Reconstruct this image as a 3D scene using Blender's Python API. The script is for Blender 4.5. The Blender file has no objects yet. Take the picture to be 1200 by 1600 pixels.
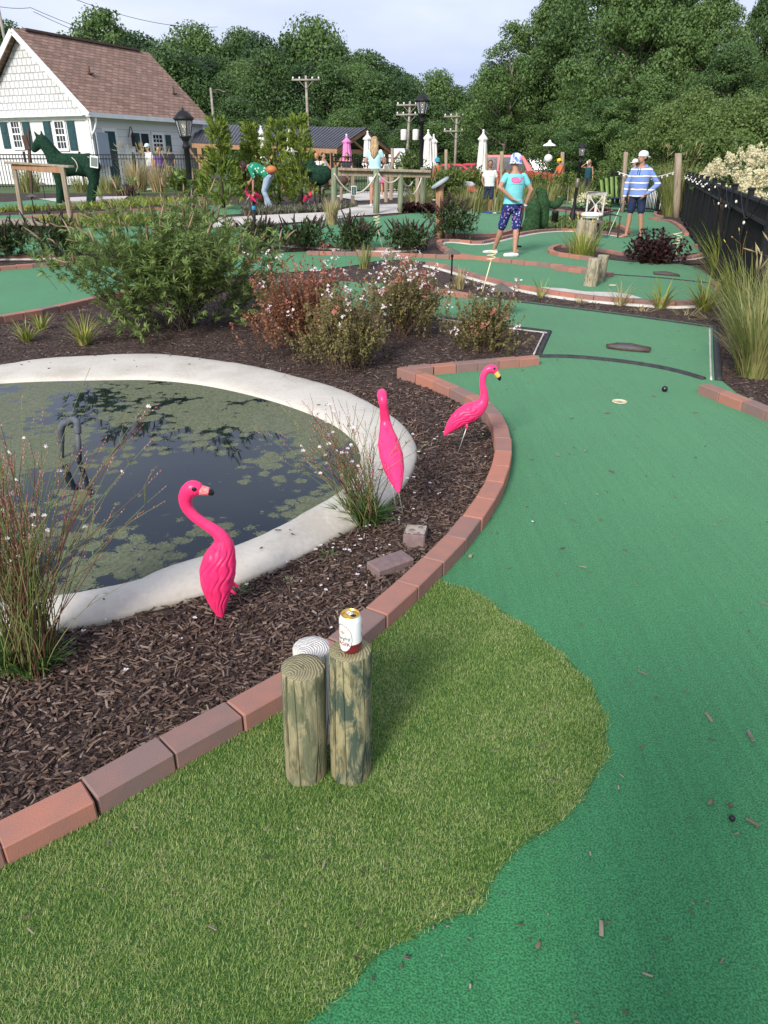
import bpy, math, random, numpy as np
from mathutils import Vector, Matrix
from mathutils.geometry import delaunay_2d_cdt
rad = math.radians
random.seed(7); RG = np.random.default_rng(11)
S = bpy.context.scene; COL = S.collection
# ------------------------------------------------------------------ camera, world, sun, exposure
PITCH = rad(25.4); F = 1156.0; EYE = 1.6
cd = bpy.data.cameras.new("camera"); cam = bpy.data.objects.new("camera", cd); COL.objects.link(cam)
cam.location = (0, 0, EYE); cam.rotation_euler = (rad(90) - PITCH, 0, 0)
cd.sensor_fit = 'VERTICAL'; cd.sensor_height = 36; cd.sensor_width = 27; cd.lens = 36 * F / 1600
cd.clip_start = 0.05; cd.clip_end = 2000; S.camera = cam
SUN_EL, SUN_AZ = rad(32), rad(-155)          # sun behind the photographer, to the side; azimuth from +Y clockwise
W = bpy.data.worlds.new("World"); S.world = W; W.use_nodes = True
wn, wl = W.node_tree.nodes, W.node_tree.links
bgo = wn["Background"]; wo = wn["World Output"]
sky = wn.new("ShaderNodeTexSky"); sky.sky_type = 'NISHITA'; sky.sun_disc = False
sky.sun_elevation = SUN_EL; sky.sun_rotation = SUN_AZ; sky.dust_density = 3.0; sky.air_density = 1.3
bgo.inputs[1].default_value = 0.10; wl.new(sky.outputs[0], bgo.inputs[0])
tcw = wn.new("ShaderNodeTexCoord"); mpw = wn.new("ShaderNodeMapping"); mpw.inputs['Scale'].default_value = (1, 1, 3.2)
nzw = wn.new("ShaderNodeTexNoise"); nzw.inputs['Scale'].default_value = 2.3; nzw.inputs['Detail'].default_value = 6
rpw = wn.new("ShaderNodeValToRGB")
rpw.color_ramp.elements[0].position = 0.36; rpw.color_ramp.elements[0].color = (0.44, 0.51, 0.76, 1)
rpw.color_ramp.elements[1].position = 0.66; rpw.color_ramp.elements[1].color = (0.72, 0.76, 0.88, 1)
bg2 = wn.new("ShaderNodeBackground"); bg2.inputs[1].default_value = 0.80
mxw = wn.new("ShaderNodeMixShader"); mxw.inputs[0].default_value = 0.86
wl.new(tcw.outputs['Generated'], mpw.inputs[0]); wl.new(mpw.outputs[0], nzw.inputs[0]); wl.new(nzw.outputs[0], rpw.inputs[0])
wl.new(rpw.outputs[0], bg2.inputs[0]); wl.new(bgo.outputs[0], mxw.inputs[1]); wl.new(bg2.outputs[0], mxw.inputs[2]); wl.new(mxw.outputs[0], wo.inputs[0])
sl = bpy.data.lights.new("sun", 'SUN'); sl.energy = 2.7; sl.angle = rad(16); sl.color = (1, 0.95, 0.87)
sun = bpy.data.objects.new("sun", sl); COL.objects.link(sun)
sd = Vector((math.sin(SUN_AZ) * math.cos(SUN_EL), math.cos(SUN_AZ) * math.cos(SUN_EL), math.sin(SUN_EL)))
sun.rotation_euler = sd.to_track_quat('Z', 'Y').to_euler()
S.view_settings.view_transform = 'Standard'; S.view_settings.look = 'None'; S.view_settings.gamma = 1
S.view_settings.exposure = 0.76
S.cycles.max_bounces = 6; S.cycles.transparent_max_bounces = 6; S.cycles.use_denoising = True
# ------------------------------------------------------------------ helpers
CP, SP = math.cos(PITCH), math.sin(PITCH)
def sst(t): t = min(1, max(0, t)); return t * t * (3 - 2 * t)
def H(x, y): return 0.5 * sst((y - 11) / 11) * sst((5.0 - x) / 5.0)
def Hn(x, y):
    f = lambda t: (lambda c: c * c * (3 - 2 * c))(np.clip(t, 0, 1))
    return 0.5 * f((y - 11) / 11) * f((5.0 - x) / 5.0)
def ray(px, py):
    a, b = (px - 600) / F, (800 - py) / F
    return a, CP + b * SP, -SP + b * CP
def at(px, py, Y):
    r = ray(px, py); t = Y / r[1]; return Vector((r[0] * t, Y, EYE + r[2] * t))
def G(px, py, z=0.0):
    r = ray(px, py); t = (z - EYE) / r[2]; return Vector((r[0] * t, r[1] * t, z))
def P(px, py, off=0.0):
    r = ray(px, py); t0, t = 0.3, 0.3
    while t < 260:
        if EYE + r[2] * t < H(r[0] * t, r[1] * t) + off: break
        t0 = t; t += 0.2
    for _ in range(24):
        m = (t0 + t) / 2
        if EYE + r[2] * m < H(r[0] * m, r[1] * m) + off: t = m
        else: t0 = m
    return Vector((r[0] * t, r[1] * t, H(r[0] * t, r[1] * t)))
def gnd(px, Y):                                # ground point at forward distance Y under image column px
    x = 0
    for _ in range(6):
        z = H(x, Y); x = (px - 600) / F * (Y * CP + (EYE - z) * SP)
    return Vector((x, Y, H(x, Y)))
def zat(px, py, Y): return at(px, py, Y).z
def mmpx(Y, z=0.5): return (Y * CP + (EYE - z) * SP) / F

def tag(o, label=None, cat=None, group=None, kind=None):
    if label: o["label"] = label
    if cat: o["category"] = cat
    if group: o["group"] = group
    if kind: o["kind"] = kind
    return o
def empty(name, loc=(0, 0, 0), rz=0.0, label=None, cat=None, group=None):
    o = bpy.data.objects.new(name, None); o.empty_display_size = 0.1; COL.objects.link(o)
    o.location = loc; o.rotation_euler = (0, 0, rz); return tag(o, label, cat, group)
def copy_tree(o, parent=None):
    c = o.copy(); COL.objects.link(c); c.parent = parent
    for ch in o.children: copy_tree(ch, c)
    return c
def place(o, loc, rz=0.0, s=1.0, label=None, cat=None, group=None):
    o.location = loc; o.rotation_euler = (0, 0, rz); o.scale = (s, s, s) if not hasattr(s, '__len__') else s
    return tag(o, label, cat, group)

class MB:
    def __init__(s): s.v = []; s.q = []; s.t = []; s.ng = []; s.n = 0
    def raw(s, v, quads=None, tris=None, m=0):
        v = np.asarray(v, float).reshape(-1, 3)
        if quads is not None and len(quads):
            a = np.asarray(quads, int) + s.n; s.q.append(np.column_stack([a, np.full(len(a), m)]))
        if tris is not None and len(tris):
            a = np.asarray(tris, int) + s.n; s.t.append(np.column_stack([a, np.full(len(a), m)]))
        s.v.append(v); s.n += len(v)
    def quadset(s, a, m=0):                    # (k,4,3)
        k = len(a); s.raw(a.reshape(-1, 3), np.arange(4 * k).reshape(k, 4), m=m)
    def box(s, c, d, R=None, ch=0.0, m=0):     # chamfered box
        x, y, z = [0.5 * k for k in d]; ch = min(ch, x * .8, y * .8, z * .8)
        if ch <= 0:
            v = np.array([(i * x, j * y, k * z) for k in (-1, 1) for j in (-1, 1) for i in (-1, 1)])
            q = [(0, 2, 3, 1), (4, 5, 7, 6), (0, 1, 5, 4), (2, 6, 7, 3), (0, 4, 6, 2), (1, 3, 7, 5)]; t = None
        else:
            v = []; idx = {}
            for k in (-1, 1):
                for j in (-1, 1):
                    for i in (-1, 1):
                        for ax in range(3):
                            p = [i * x, j * y, k * z]
                            for b in range(3):
                                if b != ax: p[b] -= (i, j, k)[b] * ch
                            idx[(i, j, k, ax)] = len(v); v.append(p)
            v = np.array(v); q = []; t = []
            def key(ax, sgn, u, w):
                c = [0, 0, 0]; o = [b for b in range(3) if b != ax]; c[ax] = sgn; c[o[0]] = u; c[o[1]] = w; return tuple(c)
            for ax in range(3):
                for sg in (-1, 1):
                    q.append([idx[key(ax, sg, u, w) + (ax,)] for u, w in ((-1, -1), (1, -1), (1, 1), (-1, 1))])
            for ax in range(3):                # edge chamfers run along ax
                o = [b for b in range(3) if b != ax]
                for u in (-1, 1):
                    for w in (-1, 1):
                        def k2(e): c = [0, 0, 0]; c[ax] = e; c[o[0]] = u; c[o[1]] = w; return tuple(c)
                        q.append([idx[k2(-1) + (o[0],)], idx[k2(1) + (o[0],)], idx[k2(1) + (o[1],)], idx[k2(-1) + (o[1],)]])
            for k in (-1, 1):
                for j in (-1, 1):
                    for i in (-1, 1): t.append([idx[(i, j, k, a)] for a in range(3)])
        if R is not None: v = v @ np.array(R)[:3, :3].T
        s.raw(v + np.array(c, float), q, t, m)
    def bar(s, a, b, w, h=None, m=0, ch=0.0):  # beam of section w x h from a to b
        a, b = Vector(a), Vector(b); d = b - a
        s.box((a + b) / 2, (w, h or w, d.length), d.to_track_quat('Z', 'Y').to_matrix(), ch, m)
    def tube(s, pts, r, n=8, cap=True, m=0, lat=None, ry=None):   # swept tube, radii per point; with lat: elliptic, r along lat
        p = np.array([tuple(a) for a in pts], float); k = len(p)
        r = np.full(k, r, float) if np.isscalar(r) else np.array(r, float)
        ry = r if ry is None else (np.full(k, ry, float) if np.isscalar(ry) else np.array(ry, float))
        T = np.gradient(p, axis=0); T /= np.linalg.norm(T, axis=1)[:, None] + 1e-12
        if lat is None:
            u = np.cross(T[0], (0, 0, 1.0) if abs(T[0][2]) < 0.9 else (1.0, 0, 0)); us = []
            for i in range(k):
                u = u - T[i] * (u @ T[i]); u = u / (np.linalg.norm(u) + 1e-12); us.append(u)
            U = np.array(us)
        else:
            U = np.array(lat, float) - T * (T @ np.array(lat, float))[:, None]; U /= np.linalg.norm(U, axis=1)[:, None] + 1e-12
        V = np.cross(T, U); a = np.arange(n) * 2 * math.pi / n
        ring = p[:, None] + U[:, None] * (np.cos(a)[None, :, None] * r[:, None, None]) + V[:, None] * (np.sin(a)[None, :, None] * ry[:, None, None])
        v = ring.reshape(-1, 3); i = np.arange(k - 1)[:, None] * n; j = np.arange(n)[None, :]; jn = (j + 1) % n
        q = np.stack([i + j, i + jn, i + n + jn, i + n + j], -1).reshape(-1, 4); t = []
        if cap:
            v = np.vstack([v, p[:1], p[-1:]]); b = k * n; e = (k - 1) * n
            t = [(b, (x + 1) % n, x) for x in range(n)] + [(b + 1, e + x, e + (x + 1) % n) for x in range(n)]
        s.raw(v, q, t, m)
    def lathe(s, prof, c=(0, 0, 0), n=24, m=0, R=None, sx=1, sy=1):    # (r, z) profile about z
        prof = np.array(prof, float); a = np.arange(n) * 2 * math.pi / n; k = len(prof)
        v = np.stack([prof[:, 0:1] * np.cos(a) * sx, prof[:, 0:1] * np.sin(a) * sy, np.repeat(prof[:, 1:2], n, 1)], -1).reshape(-1, 3)
        if R is not None: v = v @ np.array(R)[:3, :3].T
        i = np.arange(k - 1)[:, None] * n; j = np.arange(n)[None, :]; jn = (j + 1) % n
        s.raw(v + np.array(c, float), np.stack([i + j, i + jn, i + n + jn, i + n + j], -1).reshape(-1, 4), None, m)
    def ball(s, c, r, n=12, k=8, m=0, R=None):
        r = (r, r, r) if np.isscalar(r) else r; th = np.linspace(-math.pi / 2, math.pi / 2, k + 1)
        a = np.arange(n) * 2 * math.pi / n
        v = np.stack([np.cos(th)[:, None] * np.cos(a) * r[0], np.cos(th)[:, None] * np.sin(a) * r[1], np.repeat(np.sin(th)[:, None] * r[2], n, 1)], -1).reshape(-1, 3)
        if R is not None: v = v @ np.array(R)[:3, :3].T
        i = np.arange(k)[:, None] * n; j = np.arange(n)[None, :]; jn = (j + 1) % n
        s.raw(v + np.array(c, float), np.stack([i + j, i + jn, i + n + jn, i + n + j], -1).reshape(-1, 4), None, m)
    def cap(s, a, b, r1, r2, n=10, m=0):       # tapered capsule
        a, b = np.array(a, float), np.array(b, float); d = b - a; L = np.linalg.norm(d) + 1e-9; d /= L
        f = [(-.98, .2), (-.7, .71), (0, 1)]; pts = [a + d * r1 * t for t, _ in f] + [b + d * r2 * t for t, _ in ((0, 1), (.7, .71), (.98, .2))]
        s.tube(pts, [r1 * c for _, c in f] + [r2, r2 * .71, r2 * .2], n, True, m)
    def leaves(s, pos, dr, up, L, Wd, m=0, fold=0.15):   # one folded quad per leaf
        n = len(pos); dr = dr / (np.linalg.norm(dr, axis=1)[:, None] + 1e-9)
        sd_ = np.cross(dr, up); sd_ /= np.linalg.norm(sd_, axis=1)[:, None] + 1e-9; nn = np.cross(sd_, dr)
        L = np.broadcast_to(L, n)[:, None]; Wd = np.broadcast_to(Wd, n)[:, None]
        mid = pos + dr * L * 0.45 + nn * Wd * fold
        s.quadset(np.stack([pos, mid + sd_ * Wd * .5, pos + dr * L - nn * L * 0.06, mid - sd_ * Wd * .5], 1), m)
    def blades(s, base, az, lean, L, Wd, curl=0.6, seg=4, m=0):   # curved strips
        n = len(base); L = np.broadcast_to(L, n); lean = np.broadcast_to(lean, n); Wd = np.broadcast_to(Wd, n); curl = np.broadcast_to(curl, n)
        out = np.stack([np.cos(az), np.sin(az), 0 * az], 1); sd_ = np.stack([-np.sin(az), np.cos(az), 0 * az], 1)
        c = base.copy(); rows = []
        for i in range(seg + 1):
            w = Wd * (0.95 * (1 - (i / seg) ** 2.2) + 0.05) * 0.5
            rows.append(np.stack([c - sd_ * w[:, None], c + sd_ * w[:, None]], 1))
            an = lean + curl * (i / seg); st = (L / seg)[:, None]
            c = c + out * np.sin(an)[:, None] * st + np.array([0, 0, 1.0]) * np.cos(an)[:, None] * st
        A = np.stack(rows, 1)                  # n, seg+1, 2, 3
        k = 2 * (seg + 1); b = np.arange(n)[:, None, None] * k; i = np.arange(seg)[None, :, None] * 2
        q = (b + i + np.array([0, 1, 3, 2])[None, None, :]).reshape(-1, 4)
        s.raw(A.reshape(-1, 3), q, None, m)
    def build(s, name, mats, parent=None, smooth=True, loc=None):
        me = bpy.data.meshes.new(name)
        v = np.vstack(s.v) if s.v else np.zeros((0, 3))
        q = np.vstack(s.q) if s.q else np.zeros((0, 5), int); t = np.vstack(s.t) if s.t else np.zeros((0, 4), int)
        me.vertices.add(len(v)); me.vertices.foreach_set("co", v.astype(np.float32).ravel())
        li = np.concatenate([q[:, :4].ravel(), t[:, :3].ravel()]).astype(np.int32)
        me.loops.add(len(li)); me.loops.foreach_set("vertex_index", li)
        nf = len(q) + len(t); me.polygons.add(nf)
        ls = np.concatenate([np.arange(len(q)) * 4, len(q) * 4 + np.arange(len(t)) * 3]).astype(np.int32)
        me.polygons.foreach_set("loop_start", ls)
        me.polygons.foreach_set("material_index", np.concatenate([q[:, 4], t[:, 3]]).astype(np.int32))
        me.polygons.foreach_set("use_smooth", np.full(nf, smooth, bool))
        me.update(calc_edges=True); me.validate()
        for mt in (mats if isinstance(mats, (list, tuple)) else [mats]): me.materials.append(mt)
        o = bpy.data.objects.new(name, me); COL.objects.link(o)
        if parent: o.parent = parent
        if loc is not None: o.location = loc
        return o

def catmull(pts, n=8, closed=False):
    p = [Vector(a) for a in pts]; k = len(p); out = []
    for i in range(k if closed else k - 1):
        g = lambda j: p[j % k] if closed else p[min(max(j, 0), k - 1)]
        a, b, c, d = g(i - 1), g(i), g(i + 1), g(i + 2)
        for s_ in range(n):
            t = s_ / n
            out.append(0.5 * (2 * b + (c - a) * t + (2 * a - 5 * b + 4 * c - d) * t * t + (3 * b - a - 3 * c + d) * t ** 3))
    if not closed: out.append(p[-1])
    return out
def resample(pts, step):
    p = np.array([tuple(a) for a in pts]); d = np.r_[0, np.cumsum(np.linalg.norm(np.diff(p, axis=0), axis=1))]
    n = max(1, round(d[-1] / step)); t = np.linspace(0, d[-1], n + 1)
    return np.stack([np.interp(t, d, p[:, i]) for i in range(p.shape[1])], 1)
def inside(poly, x, y):
    poly = np.asarray(poly)[:, :2]; c = np.zeros(len(x), bool); j = len(poly) - 1
    for i in range(len(poly)):
        xi, yi = poly[i]; xj, yj = poly[j]
        c ^= ((yi > y) != (yj > y)) & (x < (xj - xi) * (y - yi) / (yj - yi + 1e-12) + xi); j = i
    return c
def drape(name, poly, off, mt, step=0.6, flat=None):
    poly = [tuple(a)[:2] for a in poly]; n = len(poly); A = np.array(poly)
    gx, gy = np.meshgrid(np.arange(A[:, 0].min(), A[:, 0].max(), step) + .013, np.arange(A[:, 1].min(), A[:, 1].max(), step) + .017)
    gx, gy = gx.ravel(), gy.ravel(); k = inside(A, gx, gy)
    vs = [Vector(a) for a in poly] + [Vector((x, y)) for x, y in zip(gx[k], gy[k])]
    r = delaunay_2d_cdt(vs, [(i, (i + 1) % n) for i in range(n)], [list(range(n))], 1, 1e-5)
    v = np.array([(a.x, a.y, (H(a.x, a.y) if flat is None else flat) + off) for a in r[0]])
    m = MB(); t = [f if len(f) == 3 else None for f in r[2]]; t = [f for f in t if f]
    t = [f if np.cross(v[f[1]] - v[f[0]], v[f[2]] - v[f[0]])[2] > 0 else (f[0], f[2], f[1]) for f in t]
    m.raw(v, None, t); o = m.build(name, mt); return o
def PP(pts, off=0.0): return [P(x, y, off) for x, y in pts]
def rnd(a, b): return random.uniform(a, b)
# ------------------------------------------------------------------ materials
def mat(name, c, c2=None, rough=0.7, scale=8.0, detail=4, bump=0.0, bscale=None, stretch=None, island=False, spec=0.3, metal=0.0,
        sheen=0.0, trans=0.0, ramp=(0.35, 0.65), dist=0.002, extra=None, coat=0.0):
    m = bpy.data.materials.new(name); m.use_nodes = True; nt = m.node_tree; N, L = nt.nodes, nt.links
    b = N["Principled BSDF"]; b.inputs['Roughness'].default_value = rough; b.inputs['Metallic'].default_value = metal
    b.inputs['Specular IOR Level'].default_value = spec; b.inputs['Base Color'].default_value = (*c, 1)
    if coat: b.inputs['Coat Weight'].default_value = coat
    if sheen:
        b.inputs['Sheen Weight'].default_value = sheen; b.inputs['Sheen Roughness'].default_value = 0.5
        b.inputs['Sheen Tint'].default_value = (0.75, 1.0, 0.82, 1)
    tc = N.new("ShaderNodeTexCoord"); mp = N.new("ShaderNodeMapping"); L.new(tc.outputs['Object'], mp.inputs[0])
    if stretch: mp.inputs['Scale'].default_value = stretch
    col = None
    if c2 is not None:
        rp = N.new("ShaderNodeValToRGB"); rp.color_ramp.elements[0].color = (*c, 1); rp.color_ramp.elements[1].color = (*c2, 1)
        if island:
            ge = N.new("ShaderNodeNewGeometry"); L.new(ge.outputs['Random Per Island'], rp.inputs[0])
            if not trans:
                nz0 = N.new("ShaderNodeTexNoise"); nz0.inputs['Scale'].default_value = scale; nz0.inputs['Detail'].default_value = detail
                L.new(mp.outputs[0], nz0.inputs[0])
                ma = N.new("ShaderNodeMath"); ma.operation = 'MULTIPLY_ADD'; ma.inputs[1].default_value = 0.8; ma.inputs[2].default_value = -0.4
                L.new(nz0.outputs[0], ma.inputs[0]); ad = N.new("ShaderNodeMath"); L.new(ge.outputs['Random Per Island'], ad.inputs[0]); L.new(ma.outputs[0], ad.inputs[1])
                L.new(ad.outputs[0], rp.inputs[0])
        else:
            nz = N.new("ShaderNodeTexNoise"); nz.inputs['Scale'].default_value = scale; nz.inputs['Detail'].default_value = detail
            rp.color_ramp.elements[0].position, rp.color_ramp.elements[1].position = ramp
            L.new(mp.outputs[0], nz.inputs[0]); L.new(nz.outputs[0], rp.inputs[0])
        L.new(rp.outputs[0], b.inputs['Base Color']); col = rp.outputs[0]
    if bump:
        nb = N.new("ShaderNodeTexNoise"); nb.inputs['Scale'].default_value = bscale or scale * 3; nb.inputs['Detail'].default_value = 5
        L.new(mp.outputs[0], nb.inputs[0]); bp = N.new("ShaderNodeBump"); bp.inputs['Strength'].default_value = bump; bp.inputs['Distance'].default_value = dist
        L.new(nb.outputs[0], bp.inputs['Height']); L.new(bp.outputs[0], b.inputs['Normal'])
    if trans:
        tr = N.new("ShaderNodeBsdfTranslucent"); mx = N.new("ShaderNodeMixShader"); mx.inputs[0].default_value = trans
        if col: L.new(col, tr.inputs[0])
        else: tr.inputs[0].default_value = (*c, 1)
        L.new(b.outputs[0], mx.inputs[1]); L.new(tr.outputs[0], mx.inputs[2]); L.new(mx.outputs[0], N["Material Output"].inputs[0])
    m.diffuse_color = (*c, 1)
    if extra: extra(m, N, L, b, tc, mp)
    return m
def node(N, t, **kw):
    n = N.new(t)
    for k, v in kw.items():
        if k in n.inputs: n.inputs[k].default_value = v
        else: setattr(n, k, v)
    return n
def leafm(name, c, c2, tr=0.3, rough=0.5): return mat(name, c, c2, rough, island=True, trans=tr, spec=0.25)

def felt_x(m, N, L, b, tc, mp):
    big = node(N, "ShaderNodeTexNoise", Scale=0.9, Detail=3.0); fine = node(N, "ShaderNodeTexNoise", Scale=210.0, Detail=2.0)
    sp = node(N, "ShaderNodeTexNoise", Scale=95.0, Detail=3.0); st = node(N, "ShaderNodeTexNoise", Scale=6.0, Detail=2.0)
    mp2 = node(N, "ShaderNodeMapping"); mp2.inputs['Scale'].default_value = (6, .25, 1)
    L.new(tc.outputs['Object'], mp2.inputs[0]); L.new(mp2.outputs[0], st.inputs[0])
    for n_ in (big, fine, sp): L.new(tc.outputs['Object'], n_.inputs[0])
    a = node(N, "ShaderNodeMix", data_type='RGBA'); r1 = node(N, "ShaderNodeValToRGB")
    r1.color_ramp.elements[0].position = .36; r1.color_ramp.elements[1].position = .62
    r1.color_ramp.elements[0].color = (0.016, 0.098, 0.036, 1); r1.color_ramp.elements[1].color = (0.043, 0.235, 0.088, 1)
    L.new(fine.outputs[0], r1.inputs[0]); r2 = node(N, "ShaderNodeValToRGB")
    r2.color_ramp.elements[0].position = .3; r2.color_ramp.elements[1].position = .7
    r2.color_ramp.elements[0].color = (0.70, 0.74, 0.73, 1); r2.color_ramp.elements[1].color = (1.22, 1.16, 1.12, 1)
    s3 = node(N, "ShaderNodeMath", operation='ADD'); s4 = node(N, "ShaderNodeMath", operation='MULTIPLY'); s4.inputs[1].default_value = .34
    L.new(big.outputs[0], s3.inputs[0]); L.new(sp.outputs[0], s3.inputs[1]); s5 = node(N, "ShaderNodeMath", operation='ADD')
    L.new(s3.outputs[0], s5.inputs[0]); L.new(st.outputs[0], s5.inputs[1]); L.new(s5.outputs[0], s4.inputs[0]); L.new(s4.outputs[0], r2.inputs[0])
    a.blend_type = 'MULTIPLY'; a.inputs[0].default_value = 1; L.new(r1.outputs[0], a.inputs[6]); L.new(r2.outputs[0], a.inputs[7]); L.new(a.outputs[2], b.inputs['Base Color'])
    bp = node(N, "ShaderNodeBump", Strength=0.9, Distance=0.004); L.new(fine.outputs[0], bp.inputs['Height']); L.new(bp.outputs[0], b.inputs['Normal'])
M = {}
M['felt'] = mat('green_felt', (0.02, 0.15, 0.075), rough=0.85, spec=0.2, sheen=0.16, extra=felt_x)
M['turf_base'] = mat('turf_base', (0.03, 0.085, 0.015), (0.05, 0.12, 0.025), 0.9, 120)
def blade_x(m, N, L, b, tc, mp):
    ge = node(N, "ShaderNodeNewGeometry"); r = node(N, "ShaderNodeValToRGB"); rset(r, [(0, (.085, .185, .030)), (.5, (.23, .35, .080)), (.85, (.36, .45, .145)), (.97, (.48, .46, .23))]); nz = node(N, "ShaderNodeTexNoise", Scale=5.0, Detail=3.0); L.new(tc.outputs['Object'], nz.inputs[0])
    a = node(N, "ShaderNodeMath", operation='MULTIPLY_ADD'); a.inputs[1].default_value = .9; a.inputs[2].default_value = -.45; L.new(nz.outputs[0], a.inputs[0]); c = node(N, "ShaderNodeMath", operation='ADD'); L.new(ge.outputs['Random Per Island'], c.inputs[0]); L.new(a.outputs[0], c.inputs[1])
    L.new(c.outputs[0], r.inputs[0]); L.new(r.outputs[0], b.inputs['Base Color']); tr = node(N, "ShaderNodeBsdfTranslucent"); L.new(r.outputs[0], tr.inputs[0]); mx = node(N, "ShaderNodeMixShader"); mx.inputs[0].default_value = .3; L.new(b.outputs[0], mx.inputs[1]); L.new(tr.outputs[0], mx.inputs[2]); L.new(mx.outputs[0], N['Material Output'].inputs[0])
M['blade_x'] = blade_x
def rset(r, stops):
    e = r.color_ramp.elements
    while len(e) > 1: e.remove(e[-1])
    e[0].position, e[0].color = stops[0][0], (*stops[0][1], 1)
    for p_, c_ in stops[1:]: k = e.new(p_); k.color = (*c_, 1)
def mulch_x(m, N, L, b, tc, mp):
    v = node(N, "ShaderNodeTexVoronoi", Scale=46.0); mp2 = node(N, "ShaderNodeMapping"); mp2.inputs['Scale'].default_value = (1, 2.2, 1); mp2.inputs['Rotation'].default_value = (0, 0, .6)
    nz = node(N, "ShaderNodeTexNoise", Scale=7.0, Detail=5.0); L.new(tc.outputs['Object'], nz.inputs[0])
    vm = node(N, "ShaderNodeVectorMath", operation='MULTIPLY_ADD'); vm.inputs[1].default_value = (.3, .3, 0); L.new(nz.outputs['Color'], vm.inputs[0]); L.new(tc.outputs['Object'], vm.inputs[2])
    L.new(vm.outputs[0], mp2.inputs[0]); L.new(mp2.outputs[0], v.inputs[0]); r = node(N, "ShaderNodeValToRGB")
    rset(r, [(0, (.030, .020, .018)), (.75, (.095, .068, .060)), (1, (.22, .175, .155))])
    L.new(v.outputs['Color'], r.inputs[0]); L.new(r.outputs[0], b.inputs['Base Color'])
    bp = node(N, "ShaderNodeBump", Strength=1.0, Distance=0.012); L.new(v.outputs['Distance'], bp.inputs['Height']); L.new(bp.outputs[0], b.inputs['Normal'])
M['blade'] = mat('turf_blade', (.15, .26, .05), rough=.5, spec=.3, extra=M.pop('blade_x'))
M['mulch'] = mat('mulch', (0.05, 0.035, 0.03), rough=0.9, spec=0.15, extra=mulch_x)
def chip_x(m, N, L, b, tc, mp):
    ge = node(N, "ShaderNodeNewGeometry"); r = node(N, "ShaderNodeValToRGB"); rset(r, [(0, (.026, .016, .012)), (.45, (.085, .054, .042)), (.85, (.16, .108, .085)), (.95, (.21, .155, .125)), (1, (.28, .22, .18))]); L.new(ge.outputs['Random Per Island'], r.inputs[0])
    nz = node(N, "ShaderNodeTexNoise", Scale=160.0, Detail=4.0); L.new(tc.outputs['Object'], nz.inputs[0]); mx = node(N, "ShaderNodeMix", data_type='RGBA'); mx.blend_type = 'MULTIPLY'; mx.inputs[0].default_value = .6; r2 = node(N, "ShaderNodeValToRGB"); rset(r2, [(.3, (.6, .6, .6)), (.7, (1.25, 1.25, 1.25))]); L.new(nz.outputs[0], r2.inputs[0]); L.new(r.outputs[0], mx.inputs[6]); L.new(r2.outputs[0], mx.inputs[7]); L.new(mx.outputs[2], b.inputs['Base Color'])
M['chip'] = mat('mulch_chip', (.08, .05, .04), rough=.85, spec=.2, extra=chip_x)
M['brick'] = mat('kerb_brick', (0.215, 0.145, 0.130), (0.41, 0.175, 0.120), 0.92, 14, 8, bump=0.55, bscale=260, island=True, spec=0.2, dist=.002)
M['brick_d'] = mat('loose_paver', (0.16, 0.115, 0.115), (0.22, 0.15, 0.14), 0.9, 30, bump=0.6, bscale=180, dist=.0015)
M['mortar'] = mat('dry_mortar', (0.45, 0.40, 0.33), (0.30, 0.24, 0.19), 0.95, 30, bump=.8, bscale=60)
M['concrete'] = mat('pale_concrete', (0.56, 0.54, 0.49), (0.40, 0.385, 0.345), 0.9, 5, 8, bump=0.5, bscale=60, ramp=(.38, .72), dist=.003)
M['path'] = mat('path_concrete', (0.56, 0.53, 0.48), (0.45, 0.42, 0.37), 0.9, 3, 6)
M['white'] = mat('white_paint', (0.80, 0.80, 0.79), (0.72, 0.72, 0.71), 0.6, 3)
M['edge'] = mat('black_rubber_edge', (0.022, 0.024, 0.027), (0.04, 0.042, 0.045), 0.7, 20)
M['black'] = mat('black_metal', (0.010, 0.010, 0.011), (0.016, 0.016, 0.018), 0.55, 12, spec=.25)
M['pink'] = mat('pink_plastic', (0.80, 0.030, 0.145), (0.90, 0.045, 0.185), 0.36, 5, 6, spec=0.35, bump=.12, bscale=220, dist=.001)
M['wood'] = mat('weathered_wood', (0.36, 0.29, 0.21), (0.22, 0.17, 0.12), 0.85, 3, 6, bump=.6, bscale=12, stretch=(8, 8, .8))
M['woodp'] = mat('tan_timber', (0.40, 0.23, 0.13), (0.28, 0.15, 0.085), 0.8, 3, 6, bump=.4, bscale=12, stretch=(8, 8, .8))
M['woodg'] = mat('greenish_post', (0.25, 0.27, 0.17), (0.14, 0.17, 0.11), 0.85, 3, 6, bump=.6, bscale=12, stretch=(8, 8, .6))
M['dkwood'] = mat('dark_wood', (0.10, 0.06, 0.045), (0.06, 0.04, 0.03), 0.8, 4, stretch=(6, 6, .8))
M['grass_far'] = mat('lawn', (0.06, 0.11, 0.03), (0.10, 0.15, 0.05), 0.9, 3, 6)
M['asphalt'] = mat('asphalt', (0.05, 0.05, 0.052), (0.07, 0.07, 0.07), 0.9, 20)
M['bark'] = mat('bark', (0.10, 0.08, 0.06), (0.055, 0.045, 0.035), 0.9, 3, stretch=(4, 4, .6), bump=.6)
M['barkpale'] = mat('pale_bark', (0.26, 0.23, 0.19), (0.15, 0.13, 0.10), 0.9, 3, stretch=(4, 4, .6))
M['leafA'] = leafm('leaf_dark', (0.042, 0.092, 0.027), (0.112, 0.190, 0.060))
M['leafB'] = leafm('leaf_mid', (0.062, 0.128, 0.034), (0.155, 0.24, 0.075))
M['leafC'] = leafm('leaf_yellow_green', (0.080, 0.135, 0.030), (0.175, 0.245, 0.075))
M['pine'] = leafm('needle', (0.028, 0.068, 0.026), (0.070, 0.128, 0.050))
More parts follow.
